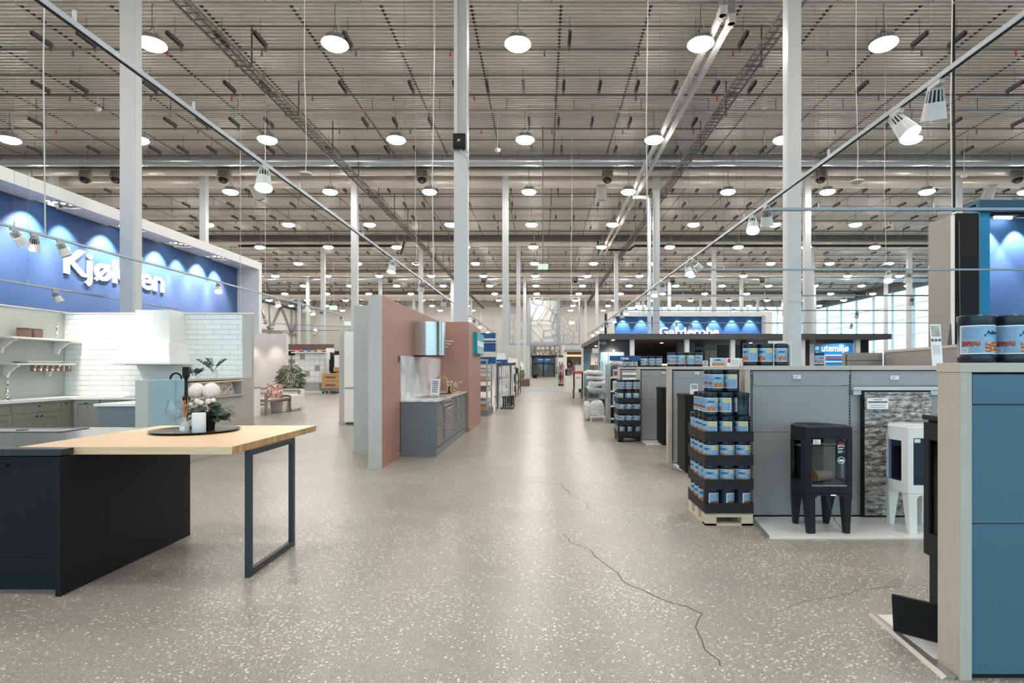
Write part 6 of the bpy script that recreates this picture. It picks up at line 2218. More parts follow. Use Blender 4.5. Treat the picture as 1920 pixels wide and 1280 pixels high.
g1 = partition(2.56, 1.872, 3.4, 'nearest low grey partition with ash wood end at the frame edge', [3.0], seams=(1.372, 1.235, .70), slots=False, pm=GPANEL_SHADED)
g2 = partition(5.34, 1.895, 4.6, 'low grey partition behind the two stoves', [2.885, 3.9], seams=(1.372, 1.235, .80))
g3 = partition(8.32, 1.84, 6.0, 'low grey partition third from the front', [2.84, 3.84, 4.84])
g4 = partition(11.0, 1.84, 6.0, 'low grey partition fourth from the front', [2.84, 3.84, 4.84])
g5 = partition(13.75, 1.83, 5.0, 'low grey partition fifth and furthest with small packs', [2.8, 3.8])
for k in range(2):
    z = 1.12 + .12 * k
    MB().box(1.93, 2.5, 13.70, 13.745, z, z + .05).build('price_rail', PAPER, g5)
# rail profile over the stone panel
MB().box(2.90, 4.6, 5.30, 5.336, 1.195, 1.225).build('hanging_rail', LWHITE, g2)
MB().box(2.90, 4.6, 5.31, 5.336, 1.15, 1.19).build('lower_rail', GALV, g2)


def price_tag(X, Y, Z, label, w=.05):
    o = thing('price_tag', label, 'price tag', (X, Y, Z), 'electronic price tags')
    MB().box(X - w / 2, X + w / 2, Y - .012, Y - .001, Z - .021, Z + .021).build('case', LWHITE, o, bevel=.003)
    MB().box(X - w * .42, X + w * .42, Y - .0128, Y - .012, Z - .015, Z + .015).build('display', PAPER, o)
    for k in range(3):
        MB().box(X - w * .35, X + w * (.2 - .12 * k), Y - .0133, Y - .0128, Z + .007 - .009 * k, Z + .010 - .009 * k).build('print', STEEL, o)


price_tag(px(1494, 5.33), 5.336, pz(706.5, 5.33), 'small price tag above the black stove', .076)
price_tag(px(1677, 5.33), 5.336, pz(708, 5.33), 'small price tag above the stone panel', .085)
price_tag(px(1244, 11), 10.996, pz(699, 11), 'small price tag on the fourth partition', .07)
price_tag(px(1307, 8.3), 8.316, pz(699.5, 8.3), 'grey price tag on the third partition', .07)

# stone facing sample
sp_ = thing('stone_sample', 'split face grey stone sample panel leaning on the low partition', 'stone panel', (3.3, 5.3, 0))
sx0, sx1, sz1 = px(1623, 5.28), px(1748, 5.28), 1.178
MB().box(sx0 - .02, sx1, 5.30, 5.33, .02, sz1 + .012).build('backing', BLACK, sp_)
rg = random.Random(8)
z = .03
while z < sz1 - .02:
    h_ = rg.choice((.045, .055, .065, .08))
    h_ = min(h_, sz1 - z)
    x = sx0 - rg.uniform(0, .1)
    while x < sx1:
        w_ = rg.uniform(.12, .34)
        a, b = max(x, sx0), min(x + w_, sx1)
        if b - a > .015:
            nx, nz = max(2, int((b - a) / .035)), 3
            vs, fs = [], []
            d0 = rg.uniform(.004, .02)
            for i in range(nx + 1):
                for j in range(nz + 1):
                    ed = i in (0, nx) or j in (0, nz)
                    vs.append((a + .001 + (b - a - .002) * i / nx, 5.298 - d0 * (.6 if ed else 1) - rg.uniform(0, .003 if ed else .016), z + .001 + (h_ - .002) * j / nz))
            for i in range(nx):
                for j in range(nz):
                    q = i * (nz + 1) + j
                    fs.append((q, q + nz + 1, q + nz + 2, q + 1))
            m0 = len(vs)
            vs += [(a + .001, 5.3, z + .001), (b - .001, 5.3, z + .001), (b - .001, 5.3, z + h_ - .001), (a + .001, 5.3, z + h_ - .001)]
            bl, br, tr_, tl = 0, nx * (nz + 1), nx * (nz + 1) + nz, nz
            fs += [tuple([i * (nz + 1) for i in range(nx + 1)][::-1]) + (m0, m0 + 1), tuple(i * (nz + 1) + nz for i in range(nx + 1)) + (m0 + 2, m0 + 3),
                   tuple(range(nz + 1)) + (m0 + 3, m0), tuple(nx * (nz + 1) + j for j in range(nz + 1))[::-1] + (m0 + 1, m0 + 2)]
            MB().add(vs, fs).build('stone', STONE, sp_)
        x += w_
    z += h_
o = thing('stone_info_card', 'white info card fixed on the stone panel', 'card', (3.1, 5.25, 1.1))
X0, X1 = px(1626, 5.25), px(1666, 5.25)
MB().box(X0, X1, 5.252, 5.262, pz(767, 5.25), pz(746, 5.25)).build('card', PAPER, o)
MB().box(X0 + .01, X1 - .01, 5.25, 5.252, pz(754.5, 5.25), pz(752.5, 5.25)).build('dark_line', BLACK, o)
for k in range(2):
    MB().box(X0 + .03, X1 - .03, 5.25, 5.252, pz(760 + 4 * k, 5.25), pz(759 + 4 * k, 5.25)).build('text_line', GPANEL, o)
MB().box(X0 + .06, X1 - .06, 5.25, 5.252, pz(749.5, 5.25), pz(748.3, 5.25)).build('text_line', STEEL, o)

# white floor plates
fp = thing('floor_plate', 'white floor plate under the black and white stoves', 'floor plate', (3, 5, 0))
MB().prism([(1.875, 4.69), (4.6, 4.69), (4.6, 5.33), (1.99, 5.33), (1.95, 5.24)], 0, .010).build('plate', FLPLATE, fp)
MB().box(1.865, 4.6, 4.665, 4.69, 0, .014).build('front_trim', WHITE, fp)
MB().hexa([(1.83, 4.68, 0), (1.875, 4.68, 0), (1.96, 5.26, 0), (1.90, 5.26, 0), (1.845, 4.68, .014), (1.875, 4.68, .014), (1.955, 5.26, .014), (1.93, 5.26, .014)]).build('side_trim', GALV, fp)
fp = thing('floor_plate', 'white floor plate beside the nearest partition', 'floor plate', (2.5, 2.9, 0))
MB().prism([(1.875, 2.72), (3.3, 2.72), (3.3, 3.21), (1.875, 3.21)], 0, .010).build('plate', FLPLATE, fp)
MB().hexa([(1.80, 2.56, 0), (1.855, 2.56, 0), (1.885, 3.23, 0), (1.85, 3.23, 0), (1.82, 2.56, .014), (1.865, 2.56, .014), (1.885, 3.23, .014), (1.865, 3.23, .014)]).build('side_trim', GALV, fp)
for Y, nm in ((7.85, 'third'), (10.55, 'fourth')):
    fp = thing('floor_plate', 'white floor plate before the %s partition' % nm, 'floor plate', (2.5, Y, 0))
    MB().box(1.9, 4.6, Y - .12, Y + .46, 0, .010).build('plate', FLPLATE, fp)
    MB().box(1.88, 4.6, Y - .15, Y - .12, 0, .016).build('front_trim', WHITE, fp)
    MB().hexa([(1.70, Y + .38, 0), (1.78, Y + .38, 0), (1.90, Y - .15, 0), (1.83, Y - .15, 0), (1.70, Y + .38, .012), (1.78, Y + .38, .012), (1.90, Y - .15, .012), (1.83, Y - .15, .012)]).build('side_trim', GALV, fp)

# ------------------------------------------------------------------ wood stoves
def stove_outline(s=1.0, n=9):
    """flat front at -y, bulging sides, rounded back"""
    pts = [(-.193, -.21), (.193, -.21)]
    right = [(.193 + .055 * math.sin(PI * .5 * min(1, t * 1.5)) - .25 * max(0, t - .42) ** 1.3 * 1.3, -.21 + .43 * t) for t in [k / n for k in range(1, n + 1)]]
    pts += right
    pts += [(-x, y) for x, y in right[::-1]]
    return [(x * s, y * s) for x, y in pts]


def make_stove(label, body, glass_m, cx, cy__, rz, flip=1):
    o = thing('wood_stove', label, 'stove', (0, 0, 0))
    ol = stove_outline()
    inner = stove_outline(.86)
    top = [(x, y) for x, y in ol]
    MB().prism(top, .80, .897).build('top', body, o, smooth=True, bevel=.006)
    MB().tube([(.0, .02, .897), (.0, .02, .9005)], .075, 24).build('flue_cover', BLACK if body is STOVEB else body, o)
    MB().tube([(.0, .02, .897), (.0, .02, .899)], .085, 24).build('flue_ring', body, o)
    # base with an arched apron
    MB().prism(ol, .335, .405).build('base', body, o, smooth=True, bevel=.005)
    ap = MB()
    pr_ = [(-.193, .335), (-.193, .30), (-.115, .30), (-.10, .318), (-.085, .322), (.085, .322), (.10, .318), (.115, .30), (.193, .30), (.193, .335)]
    nn = len(pr_)
    ap.add([(x, -.21, z_) for x, z_ in pr_] + [(x, -.185, z_) for x, z_ in pr_], [tuple(range(nn)), tuple(range(nn, 2 * nn))[::-1]] + [(k, (k + 1) % nn, (k + 1) % nn + nn, k + nn) for k in range(nn)])
    ap.build('apron', body, o)
    # front frame stiles
    for s in (-1, 1):
        MB().hexa([(s * .193, -.21, .40), (s * .148, -.21, .40), (s * .142, -.175, .40), (s * .215, -.15, .40), (s * .193, -.21, .805), (s * .148, -.21, .805), (s * .142, -.175, .805), (s * .215, -.15, .805)]).build('front_stile', body, o, bevel=.003)
        # rear side posts follow the outline
        k0 = 5
        oo = [(s * abs(x), y) for x, y in ol[2 + k0 - 1:2 + 9]]
        ii = [(s * abs(x), y) for x, y in inner[2 + k0 - 1:2 + 9]]
        MB().prism(oo + ii[::-1], .40, .805).build('side_shell', body, o, smooth=True)
        # side sill and head bars
        for z0, z1 in ((.40, .43), (.775, .805)):
            a1 = [(s * abs(x), y) for x, y in ol[2:2 + 5]]
            a2 = [(s * abs(x), y) for x, y in inner[2:2 + 5]]
            MB().prism(a1 + a2[::-1], z0, z1).build('side_bar', body, o)
        gp_ = [(s * abs(x) * .965, y) for x, y in ol[2:2 + 5]]
        gb = MB()
        for a, b in zip(gp_[:-1], gp_[1:]):
            gb.quad((a[0], a[1], .43), (b[0], b[1], .43), (b[0], b[1], .775), (a[0], a[1], .775))
        gb.build('side_glass', glass_m, o)
    back = ol[2 + 8:2 + 10]
    MB().box(-.13, .13, .17, .20, .40, .805).build('back_plate', body, o)
    MB().box(-.148, .148, -.21, -.18, .40, .408).build('sill', GALV if body is STOVEB else body, o)
    dr_ = MB().box(-.15, .15, -.205, -.199, .405, .80).build('door_glass', glass_m, o)
    # firebox
    MB().hexa([(-.16, -.12, .735), (.16, -.12, .735), (.14, .15, .69), (-.14, .15, .69), (-.16, -.12, .75), (.16, -.12, .75), (.14, .15, .705), (-.14, .15, .705)]).build('baffle', VERM, o)
    MB().hexa([(.02, .14, .42), (.17, .03, .42), (.18, .045, .42), (.03, .155, .42), (.02, .14, .69), (.17, .03, .70), (.18, .045, .70), (.03, .155, .69)]).build('back_slab', VERM, o)
    MB().hexa([(-.15, .03, .42), (.02, .14, .42), (.01, .155, .42), (-.16, .045, .42), (-.15, .03, .70), (.02, .14, .69), (.01, .155, .69), (-.16, .045, .70)]).build('back_slab', BLACK, o)
    MB().box(-.16, .16, -.17, .14, .405, .42).build('grate', STEEL, o)
    # legs
    for s in (-1, 1):
        MB().hexa([(s * .178, -.205, 0), (s * .112, -.205, 0) if s < 0 else (s * .142, -.205, 0), (s * .13, -.165, 0), (s * .178, -.165, 0),
                   (s * .192, -.21, .335), (s * .118, -.21, .335), (s * .118, -.13, .335), (s * .20, -.13, .335)]).build('leg', body, o, bevel=.003)
        MB().hexa([(s * .155, .10, 0), (s * .12, .10, 0), (s * .12, .15, 0), (s * .155, .15, 0),
                   (s * .20, .05, .335), (s * .10, .05, .335), (s * .10, .16, .335), (s * .17, .16, .335)]).build('leg', body, o, bevel=.003)
    MB().tube([(.01, -.212, .325), (.05, -.212, .325)], .006, 6).build('air_control', CHROME if body is STOVEB else GALV, o)
    return o


st = make_stove('black cast iron wood stove on four legs with a log inside', STOVEB, STGLASS, 0, 0, 0)
# stickers are parts of the glass door
MB().box(-.135, -.072, -.2085, -.207, .752, .792).build('white_sticker', PAPER, st)
for k in range(3):
    MB().box(-.125, -.125 + .02 + .006 * k, -.2092, -.2085, .782 - .011 * k, .785 - .011 * k).build('sticker_print', STEEL, st)
MB().box(.062, .138, -.2085, -.207, .655, .806).build('black_tag', BLACKS, st)
MB().hexa([(.064, -.2085, .625), (.138, -.2085, .625), (.138, -.207, .625), (.064, -.207, .625), (.062, -.2085, .655), (.138, -.2085, .655), (.138, -.207, .655), (.062, -.207, .655)]).build('black_tag', BLACKS, st)
fm = MB()
for k in range(5):
    xx = .080 + .010 * k
    fm.add([(xx - .006, -.2092, .752), (xx + .006, -.2092, .752), (xx, -.2092, .765 + (.008 if k == 2 else .003 if k % 2 else 0))], [(0, 1, 2)])
fm.build('flame_mark', RED, st)
MB().box(.126, .136, -.2092, -.2085, .783, .797).build('red_mark', RED, st)
letters('lettering', 'JØTUL', LETTER, st, (.100, -.2087, .732), '-y', .015, .062, .0006, .03, align='C')
for k, (a, b, z) in enumerate(((.072, .118, .713), (.072, .108, .697), (.072, .124, .688), (.072, .104, .679))):
    MB().box(a, b, -.2092, -.2085, z, z + (.008 if k == 0 else .004)).build('text_line', LETTER, st)
cr = MB()
cr.tube([(.100 + .028 * math.cos(a * PI / 10), -.2095, .618 + .028 * math.sin(a * PI / 10)) for a in range(21)], .0025, 5, False)
cr.build('round_seal', LETTER, st)
MB().box(.082, .118, -.2095, -.209, .606, .626).build('seal_print', LETTER, st)
MB().box(-.02, .03, -.2115, -.21, .362, .374).build('cast_mark', BLACK, st)
st.location = (px(1555, 4.77), 4.98, .010)
# log inside the stove
lx, ly = px(1555, 4.77), 4.98
lgn = thing('firewood_log', 'cut birch log lying inside the black stove', 'log', (lx, ly, .43))
MB().tube([(lx - .10, ly - .135, .478), (lx + .085, ly - .03, .472)], [.047, .044], 14, False).build('bark', BARK, lgn, smooth=True)
m_ = bpy.data.materials.new('log_end')
m_.use_nodes = True
g = N(m_)
w = g.n('ShaderNodeTexWave', wave_type='RINGS', rings_direction='SPHERICAL')
tc = g.n('ShaderNodeTexCoord')
g.put(w.inputs['Vector'], tc.outputs['Object'])
w.inputs['Scale'].default_value = 18
w.inputs['Distortion'].default_value = 2
g.put(g.b.inputs['Base Color'], g.ramp(w.outputs[1], [(0, C(150, 92, 50)), (1, C(206, 150, 96))]))
MB().tube([(lx - .101, ly - .1355, .478), (lx - .10, ly - .135, .478)], .047, 14).build('cut_end', m_, lgn)
MB().tube([(lx + .085, ly - .03, .472), (lx + .086, ly - .0295, .472)], .044, 14).build('cut_end', m_, lgn)
o = thing('stove_cable', 'thin grey cable hanging from under the black stove', 'cable', (lx + .01, ly - .2, .01))
MB().tube([(lx + .0, ly - .16, .345), (lx + .02, ly - .17, .26), (lx + .035, ly - .15, .22), (lx + .10, ly - .10, .10), (lx + .17, ly - .08, .02), (lx + .22, ly - .05, .013)], .003, 5).build('cable', STEEL, o)
st2 = make_stove('white enamelled wood stove on four legs before the stone panel', STOVEW, glassy('stove_glass_blue_reflection_tint', (.42, .5, .66, 1), .04), 0, 0, 0)  # blue reflection painted into the glass tint
MB().box(-.14, -.09, -.2085, -.207, .765, .795).build('white_sticker', PAPER, st2)
st2.location = (px(1703, 4.77) + .193, 4.98, .010)

# tall black stove behind the nearest partition
o = thing('tall_stove', 'tall black box stove with side glass behind the near ash end', 'stove', (2.3, 2.85, 0))
x0 = 2.005
MB().box(x0 - .004, 2.6, 2.708, 3.0, 1.13, 1.156).build('top_plate', STOVEB, o, bevel=.003)
MB().box(x0 + .02, 2.6, 2.72, 2.985, 1.118, 1.13).build('shadow_gap', BLACK, o)
for y0_, y1_ in ((2.95, 2.992), (2.715, 2.75)):
    MB().box(x0, x0 + .02, y0_, y1_, .43, 1.118).build('side_stile', STOVEB, o)
MB().box(x0, x0 + .02, 2.75, 2.95, 1.03, 1.118).build('side_rail', STOVEB, o)
MB().box(x0, x0 + .02, 2.75, 2.95, .43, .545).build('side_rail', STOVEB, o)
MB().box(x0 + .012, x0 + .016, 2.75, 2.95, .545, 1.03).build('side_glass', STGLASS, o)
MB().box(x0 + .02, 2.6, 2.97, 2.992, .43, 1.118).build('front', STOVEB, o)
MB().box(x0 + .02, 2.6, 2.715, 2.73, .43, 1.118).build('rear', STOVEB, o)
MB().box(x0 + .02, 2.58, 2.73, 2.97, .43, .50).build('fire_floor', STEEL, o)
MB().box(x0 + .30, x0 + .32, 2.73, 2.97, .50, 1.1).build('inner_lining', VERM, o)
MB().box(x0 + .018, 2.58, 2.73, 2.975, .075, .425).build('pedestal', STOVEB, o, bevel=.003)
MB().box(x0 + .03, 2.57, 2.74, 2.965, .011, .075).build('foot', BLACK, o)
for k, (y, z, h_) in enumerate(((2.80, .5, .09), (2.88, .5, .12))):
    lg2 = thing('firewood_log', 'mossy log inside the tall black stove, %s' % ('rear one' if k == 0 else 'front one'), 'log', (x0 + .1, y, z))
    MB().tube([(x0 + .06, y, z + .055), (x0 + .26, y + .02, z + .06)], [.05, .045], 12, False).build('bark', mat('mossy_bark', C(104, 104, 62), .9, var=.4, scale=30), lg2)
    MB().tube([(x0 + .06, y, z + .055), (x0 + .059, y, z + .055)], .05, 12).build('cut_end', CARD, lg2)
# black folded panel box
o = thing('black_folder_box', 'flat black folded box standing on the white plate by the near partition', 'box', (1.93, 2.94, .012))
Mb = Matrix.Translation((1.853, 3.005, .012)) @ Matrix.Rotation(math.atan2(-.14, .155), 4, 'Z')
MB(Mb).hexa([(0, 0, 0), (.215, 0, 0), (.215, .03, 0), (0, .03, 0), (-.006, -.012, .195), (.215, -.012, .195), (.215, .012, .195), (-.006, .012, .195)]).build('panel', BLACK, o, bevel=.002)
MB(Mb).bar((.03, -.014, .19), (.15, -.006, .09), .006, .004).build('fold_line', BLACKS, o)
MB(Mb).bar((.15, -.006, .09), (.20, -.003, .05), .006, .004).build('fold_line', BLACKS, o)

# black fireplace units behind the pallets
for Y, xx, h_, lab in ((7.55, px(1286, 7.5), 1.05, 'dark stove cabinet behind the near can pallet'), (10.3, px(1240, 10.3), 1.05, 'dark stove cabinet before the fourth partition')):
    o = thing('black_cabinet_stove', lab, 'stove', (xx, Y, 0))
    MB().box(xx, xx + .45, Y, Y + .42, .05, h_ - .05).build('body', BLACK, o, bevel=.004)
    MB().box(xx - .008, xx + .458, Y - .008, Y + .428, h_ - .05, h_).build('top', BLACK, o, bevel=.003)
    MB().box(xx + .05, xx + .4, Y - .006, Y, .35, h_ - .15).build('door_glass', BSTONE, o)
    MB().box(xx + .02, xx + .43, Y + .02, Y + .4, .012, .05).build('foot', BLACK, o)
o = thing('info_card', 'small white picture card standing on the dark stove cabinet', 'card', (px(1303, 7.6), 7.65, 1.05))
X = px(1296, 7.6)
MB().hexa([(X, 7.62, 1.05), (X + .10, 7.62, 1.05), (X + .10, 7.68, 1.05), (X, 7.68, 1.05), (X, 7.64, 1.19), (X + .10, 7.64, 1.19), (X + .10, 7.645, 1.19), (X, 7.645, 1.19)]).build('card', PAPER, o)
MB().hexa([(X + .01, 7.628, 1.12), (X + .09, 7.628, 1.12), (X + .09, 7.63, 1.12), (X + .01, 7.63, 1.12), (X + .01, 7.637, 1.18), (X + .09, 7.637, 1.18), (X + .09, 7.639, 1.18), (X + .01, 7.639, 1.18)]).build('picture', GPANEL, o)


# ------------------------------------------------------------------ cans
CANB = mat('can_black_blue', C(18, 30, 42), 0.3)
can = thing('fuel_can', '', 'can', (0, 0, 0), 'black fuel cans with blue labels')
CR, CH = .069, .208
MB().lathe((0, 0, 0), [(0, 0), (CR - .003, 0), (CR, .004), (CR, .034), (CR - .001, .036), (CR - .001, .165), (CR, .168), (CR, .182), (0, .182)], 32).build('body', CANB, can, smooth=True)
MB().lathe((0, 0, 0), [(CR, .182), (CR + .002, .183), (CR + .002, CH - .004), (CR - .002, CH), (CR - .012, CH), (CR - .014, CH - .004), (0, CH - .004)], 32).build('lid', CANB, can, smooth=True)
a0 = -PI / 2 - 1.95
lb = MB().lathe((0, 0, 0), [(CR + .0004, .038), (CR + .0004, .163)], 30, a0, a0 + 3.9, uv=True).build('label', LABEL, can, smooth=True)
letters('lettering', 'Aduro', NAVY, lb, (0, 0, .038 + .125 * .68), '-y', .0165, .064, 0, .06, wrap=CR + .0009, align='C')
fl_ = MB()
for k in range(1):
    pts = [(-.036, .124), (-.031, .118), (-.036, .112), (-.041, .118)]
    fl_.add([((CR + .0009) * math.sin(x / CR), -(CR + .0009) * math.cos(x / CR), z_) for x, z_ in pts], [(0, 1, 2, 3)])
fl_.build('flame_logo', NAVY, lb)
ncan = [0]
CANPROTO = can


def put_can(X, Y, Z, rot, label, scale=1.0, far=False):
    global can
    if ncan[0] == 0:
        r_ = can
        r_.location = (X, Y, Z)
        r_.rotation_euler = (0, 0, rot)
        r_['label'] = label
    else:
        r_ = dup(can, (X, Y, Z), rot, label, ('lettering', 'flame_logo') if far else ())
    r_.scale = (scale, scale, scale)
    ncan[0] += 1
    return r_


TRAYM = mat('black_card_tray', C(20, 20, 21), .6)


def tray(X0, Y0, W, D, z, label):
    o = thing('display_tray', label, 'tray', (X0 + W / 2, Y0 + D / 2, z), 'black display trays')
    MB().box(X0, X0 + W, Y0, Y0 + D, z, z + .004).build('bottom', TRAYM, o)
    h_ = .082
    MB().box(X0 - .004, X0 + W + .004, Y0 - .004, Y0, z - .01, z + h_).build('front', TRAYM, o)
    MB().box(X0 - .004, X0 + W + .004, Y0 + D, Y0 + D + .004, z - .01, z + h_).build('rear', TRAYM, o)
    for xx in (X0 - .004, X0 + W):
        pr_ = [(Y0, z - .01), (Y0 + D, z - .01), (Y0 + D, z + h_ + .03), (Y0 + D - .10, z + h_), (Y0 + .16, z + h_ - .01), (Y0, z + h_)]
        n_ = len(pr_)
        MB().add([(xx, a, b) for a, b in pr_] + [(xx + .004, a, b) for a, b in pr_], [tuple(range(n_))[::-1], tuple(range(n_, 2 * n_))] + [(k, (k + 1) % n_, (k + 1) % n_ + n_, k + n_) for k in range(n_)]).build('side', TRAYM, o)


def pallet_stack(X0, Y0, name, pm, loose, wooden):
    W, D = .425, .575
    p_ = thing('pallet', ('pale pine wood pallet' if wooden else 'black plastic pallet') + ' under the %s can display' % name, 'pallet', (X0 + W / 2, Y0 + D / 2, 0))
    for k in range(5):
        y = Y0 + .01 + k * (D - .11) / 4
        MB().box(X0, X0 + W, y, y + .09, .098, .118).build('deck_board', pm, p_)
    for x in (X0, X0 + W - .10):
        MB().box(x, x + .10, Y0, Y0 + D, .0, .018).build('bottom_board', pm, p_)
        for y in (Y0, Y0 + D / 2 - .06, Y0 + D - .12):
            MB().box(x, x + .10, y, y + .12, .018, .098).build('block', pm, p_)
    MB().box(X0, X0 + W, Y0 - .0, Y0 + .09, .0, .018).build('bottom_board', pm, p_)
    MB().box(X0 + .005, X0 + W - .005, Y0 + .003, Y0 + .022, .074, .098).build('stringer', pm, p_)
    rg_ = random.Random(len(name))
    zs = (.12, .33, .545, .757)
    px_ = W / 3
    py_ = D / 4
    rots = [-1.0, 1.15, .85, -.35]
    for t, z in enumerate(zs):
        tray(X0, Y0, W, D, z, 'black display tray of the %s can pallet, %s from the floor' % (name, ORD[t]))
        for i in range(3):
            for j in range(4):
                if i > 0 and j > 0:
                    continue
                rot = {0: 1.5 + .12 * i, 1: -.5, 2: -.75, 3: -1.45}[t] + rg_.uniform(-.12, .12)
                if j > 0:
                    rot = rg_.choice((-1.3, -.9, -.5))
                sc_ = (z + .21 if t < 3 else .967) and 1.0
                put_can(X0 + px_ * (i + .5), Y0 + py_ * (j + .5), z + .005, rot,
                        'fuel can, %s tray of the %s pallet, %s' % (('lowest', 'second lowest', 'second highest', 'highest')[t], name, ('front row %s from aisle' % ORD[i]) if j == 0 else 'aisle side %s back' % ORD[j]))
    z = zs[-1] + .005 + CH + .001
    for lv in range(loose):
        ni, nj = ((3, 3), (2, 2))[lv] if loose == 2 else (3, 2)
        ox = .085 if lv == 1 else 0
        oy = (.02, .12)[lv]
        if loose == 2 and lv == 0:
            MB().box(X0 + .01, X0 + W - .01, Y0 + .01, Y0 + D - .01, z - .001, z).build('divider', TRAYM, None, loc=(X0 + W / 2, Y0 + D / 2, z))
            tag(bpy.data.objects['divider'], 'thin black sheet between the can layers of the near pallet', 'sheet')
        for i in range(ni):
            for j in range(nj):
                if i > 0 and j > 0 and lv == 0:
                    if not (i == ni - 1):
                        pass
                rot = (-.15 + .1 * j) if i == 0 else (-1.55 if i == 1 else -2.8)
                if lv == 1:
                    rot = -.1 if i == 0 else -1.5
                if loose == 1:
                    rot = -.1 + .05 * i
                put_can(X0 + ox + px_ * (i + .5), Y0 + oy + py_ * (j + .5), z, rot + rg_.uniform(-.06, .06),
                        'loose fuel can on the %s pallet, %s layer, %s row, %s from aisle' % (name, ('lower', 'top')[lv], ORD[j], ORD[i]))
        z += CH + .001


pallet_stack(1.448, 5.06, 'near', PINE, 2, True)
pallet_stack(1.435, 10.78, 'far', BLACKS, 1, False)
# cans on the partition tops
TP = 1.4245
for i, (x, rot) in enumerate(((1830, .34), (1896, .30), (1966, .5))):
    if i < 2:
        put_can(px(x, 2.62), 2.62, TP, rot, 'big fuel can on the nearest partition, %s from its ash end' % ORD[i], 1.04)
for i, (x, rot) in enumerate(((1407, -1.15), (1434, -.85))):
    put_can(px(x, 5.4), 5.4, TP, rot, 'fuel can on the stove partition top, %s from the aisle' % ORD[i])
put_can(px(1462, 5.41), 5.41, TP, -.1, 'fuel can in a white carton on the stove partition top')
o = thing('open_carton', 'open white carton around a fuel can on the stove partition', 'carton', (px(1462, 5.41), 5.41, TP))
xc, yc = px(1462, 5.41), 5.41
MB().box(xc - .082, xc - .077, yc - .06, yc + .075, TP, TP + .225).build('side', PAPER, o)
MB().box(xc + .077, xc + .082, yc - .06, yc + .075, TP, TP + .225).build('side', PAPER, o)
MB().box(xc - .082, xc + .082, yc + .073, yc + .078, TP, TP + .238).build('back', PAPER, o)
for i, (x, rot) in enumerate(((1260, 0.0), (1275.5, -.9), (1294, -1.2), (1308, -.1))):
    put_can(px(x, 8.38), 8.38, TP, rot, 'fuel can on the third partition top, %s from the aisle' % ORD[i])
for i, (x, rot) in enumerate(((1208, -.7), (1222, -.3), (1234.5, -.1))):
    put_can(px(x, 11.07), 11.07, TP, rot, 'fuel can on the fourth partition top, %s from the aisle' % ORD[i])
for i, x in enumerate((1171.5, 1181.5, 1191)):
    put_can(px(x, 13.82), 13.82, TP, -.6, 'fuel can on the furthest partition top, %s from the aisle' % ORD[i], .8)
put_can(px(1536, 8.4), 8.4, TP, -.1, 'fuel can standing alone on the third partition behind the black stove', .98)
o = thing('carton_backing', 'white carton behind the lone fuel can on the third partition', 'carton', (px(1541, 8.5), 8.46, TP))
MB().box(px(1529, 8.5), px(1546, 8.5), 8.47, 8.5, TP, TP + .17).build('panel', PAPER, o)
for i, (x0_, x1_, h_, m_) in enumerate(((1317, 1327, .085, 'small blue label carton'), (1333.5, 1358, .125, 'white carton with a fire picture'), (1362, 1386, .125, 'white carton with a red emblem'), (1389, 1399, .12, 'end carton with a red emblem'))):
    X0, X1 = px(x0_, 8.36), px(x1_, 8.36)
    o = thing('small_carton', m_ + ' on the third partition top', 'carton', ((X0 + X1) / 2, 8.38, TP), 'cartons on the third partition')
    MB().box(X0, X1, 8.345, 8.43, TP, TP + h_).build('box', PAPER, o, bevel=.002)
    if i in (0, 1):
        MB().box(X0 + .008, X1 - .008, 8.3435, 8.345, TP + .012, TP + h_ - .01).build('print', BLUEG, o)
        MB().box(X0 + .008, X1 - .008, 8.342, 8.3435, TP + .012, TP + h_ * .42).build('fire_print', mat('fire_print', C(206, 120, 66), .5, var=.6, scale=40), o)
        MB().box(X0 + .05 if i else X0 + .02, X1 - .06 if i else X1 - .02, 8.342, 8.3435, TP + h_ * .70, TP + h_ * .82).build('title', NAVY, o)
    else:
        MB().box(X0 + .012, X0 + .055, 8.3435, 8.345, TP + h_ * .45, TP + h_ * .9).build('emblem', RED, o)
        for k in range(4):
            MB().box(X0 + .065, X1 - .015, 8.3435, 8.345, TP + .02 + .022 * k, TP + .026 + .022 * k).build('text_line', GPANEL, o) if X1 - X0 > .1 else None
o = thing('leaflet_stand', 'tall white brochure board leaning on the stove partition top', 'brochure', (px(1757, 5.4), 5.42, TP))
Xa, Xb = px(1744.5, 5.4), px(1764, 5.4)
Mx = Matrix.Translation((Xa, 5.37, TP)) @ Matrix.Rotation(-.16, 4, 'X')
w_ = Xb - Xa
sh = .02
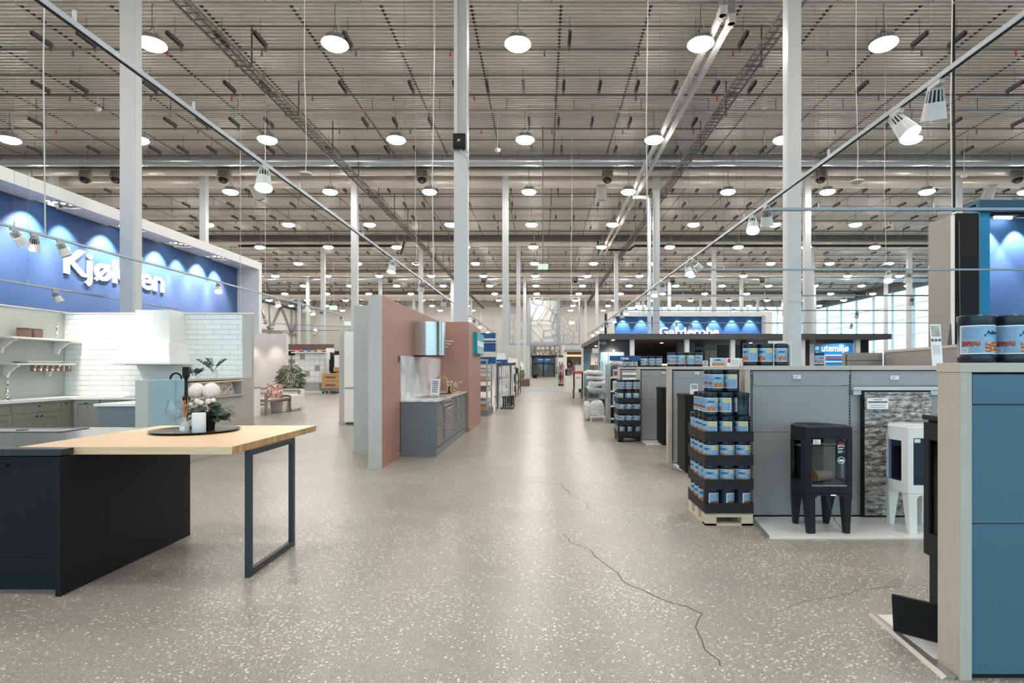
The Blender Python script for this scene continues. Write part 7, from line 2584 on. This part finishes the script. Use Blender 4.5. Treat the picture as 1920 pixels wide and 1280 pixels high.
MB(Mx).hexa([(0, 0, 0), (w_, 0, 0), (w_, .006, 0), (0, .006, 0), (sh, 0, .40), (w_ + sh, 0, .40), (w_ + sh, .006, .40), (sh, .006, .40)]).build('board', PAPER, o)
MB(Mx).box(.025, w_ + .005, -.002, 0, .28, .385).build('photo_print', mat('grey_photo', C(170, 166, 160), .5, var=.5, scale=24), o)
for k in range(3):
    MB(Mx).tube([(.025 + .034 * k, -.003, .245), (.025 + .034 * k, 0, .245)], .014, 14).build('round_icon', STEEL, o)
MB(Mx).box(.02, w_ - .012, -.002, 0, .11, .20).build('cabinet_print', mat('pale_print', C(208, 204, 198), .5, var=.3, scale=30), o)
# taller grey partition further back
o = thing('shelf_partition', 'taller grey partition behind the stove shelves toward the blue frame', 'partition', (5.6, 9, 0))
MB().box(px(1584, 10.4), px(1655, 10.4), 10.4, 10.5, 0, pz(661, 10.4)).build('panel', GPANEL2, o)
MB().box(px(1584, 10.4), px(1655, 10.4), 10.395, 10.4, pz(675.5, 10.4), pz(675, 10.4)).build('seam', SLOT, o)
MB().hexa([(px(1655, 10.4), 10.35, 0), (px(1800, 7.6), 7.55, 0), (px(1800, 7.6) + .1, 7.6, 0), (px(1655, 10.4) + .1, 10.4, 0),
           (px(1655, 10.4), 10.35, 1.68), (px(1800, 7.6), 7.55, 1.68), (px(1800, 7.6) + .1, 7.6, 1.68), (px(1655, 10.4) + .1, 10.4, 1.68)]).build('slanted_panel', GPANEL2, o)
MB().hexa([(px(1655, 10.4) - .02, 10.33, 1.68), (px(1800, 7.6) - .02, 7.53, 1.68), (px(1800, 7.6) + .12, 7.6, 1.68), (px(1655, 10.4) + .12, 10.42, 1.68),
           (px(1655, 10.4) - .02, 10.33, 1.72), (px(1800, 7.6) - .02, 7.53, 1.72), (px(1800, 7.6) + .12, 7.6, 1.72), (px(1655, 10.4) + .12, 10.42, 1.72)]).build('top_board', LAMX, o)
for x, Y in ((px(1586.5, 10.4), 10.395), (px(1654, 10.4), 10.345)):
    sl = MB()
    for k in range(8):
        sl.box(x - .008, x + .008, Y - .01, Y, 1.42 + .03 * k, 1.437 + .03 * k)
    sl.build('slots', SLOT, o)['kind'] = 'stuff'
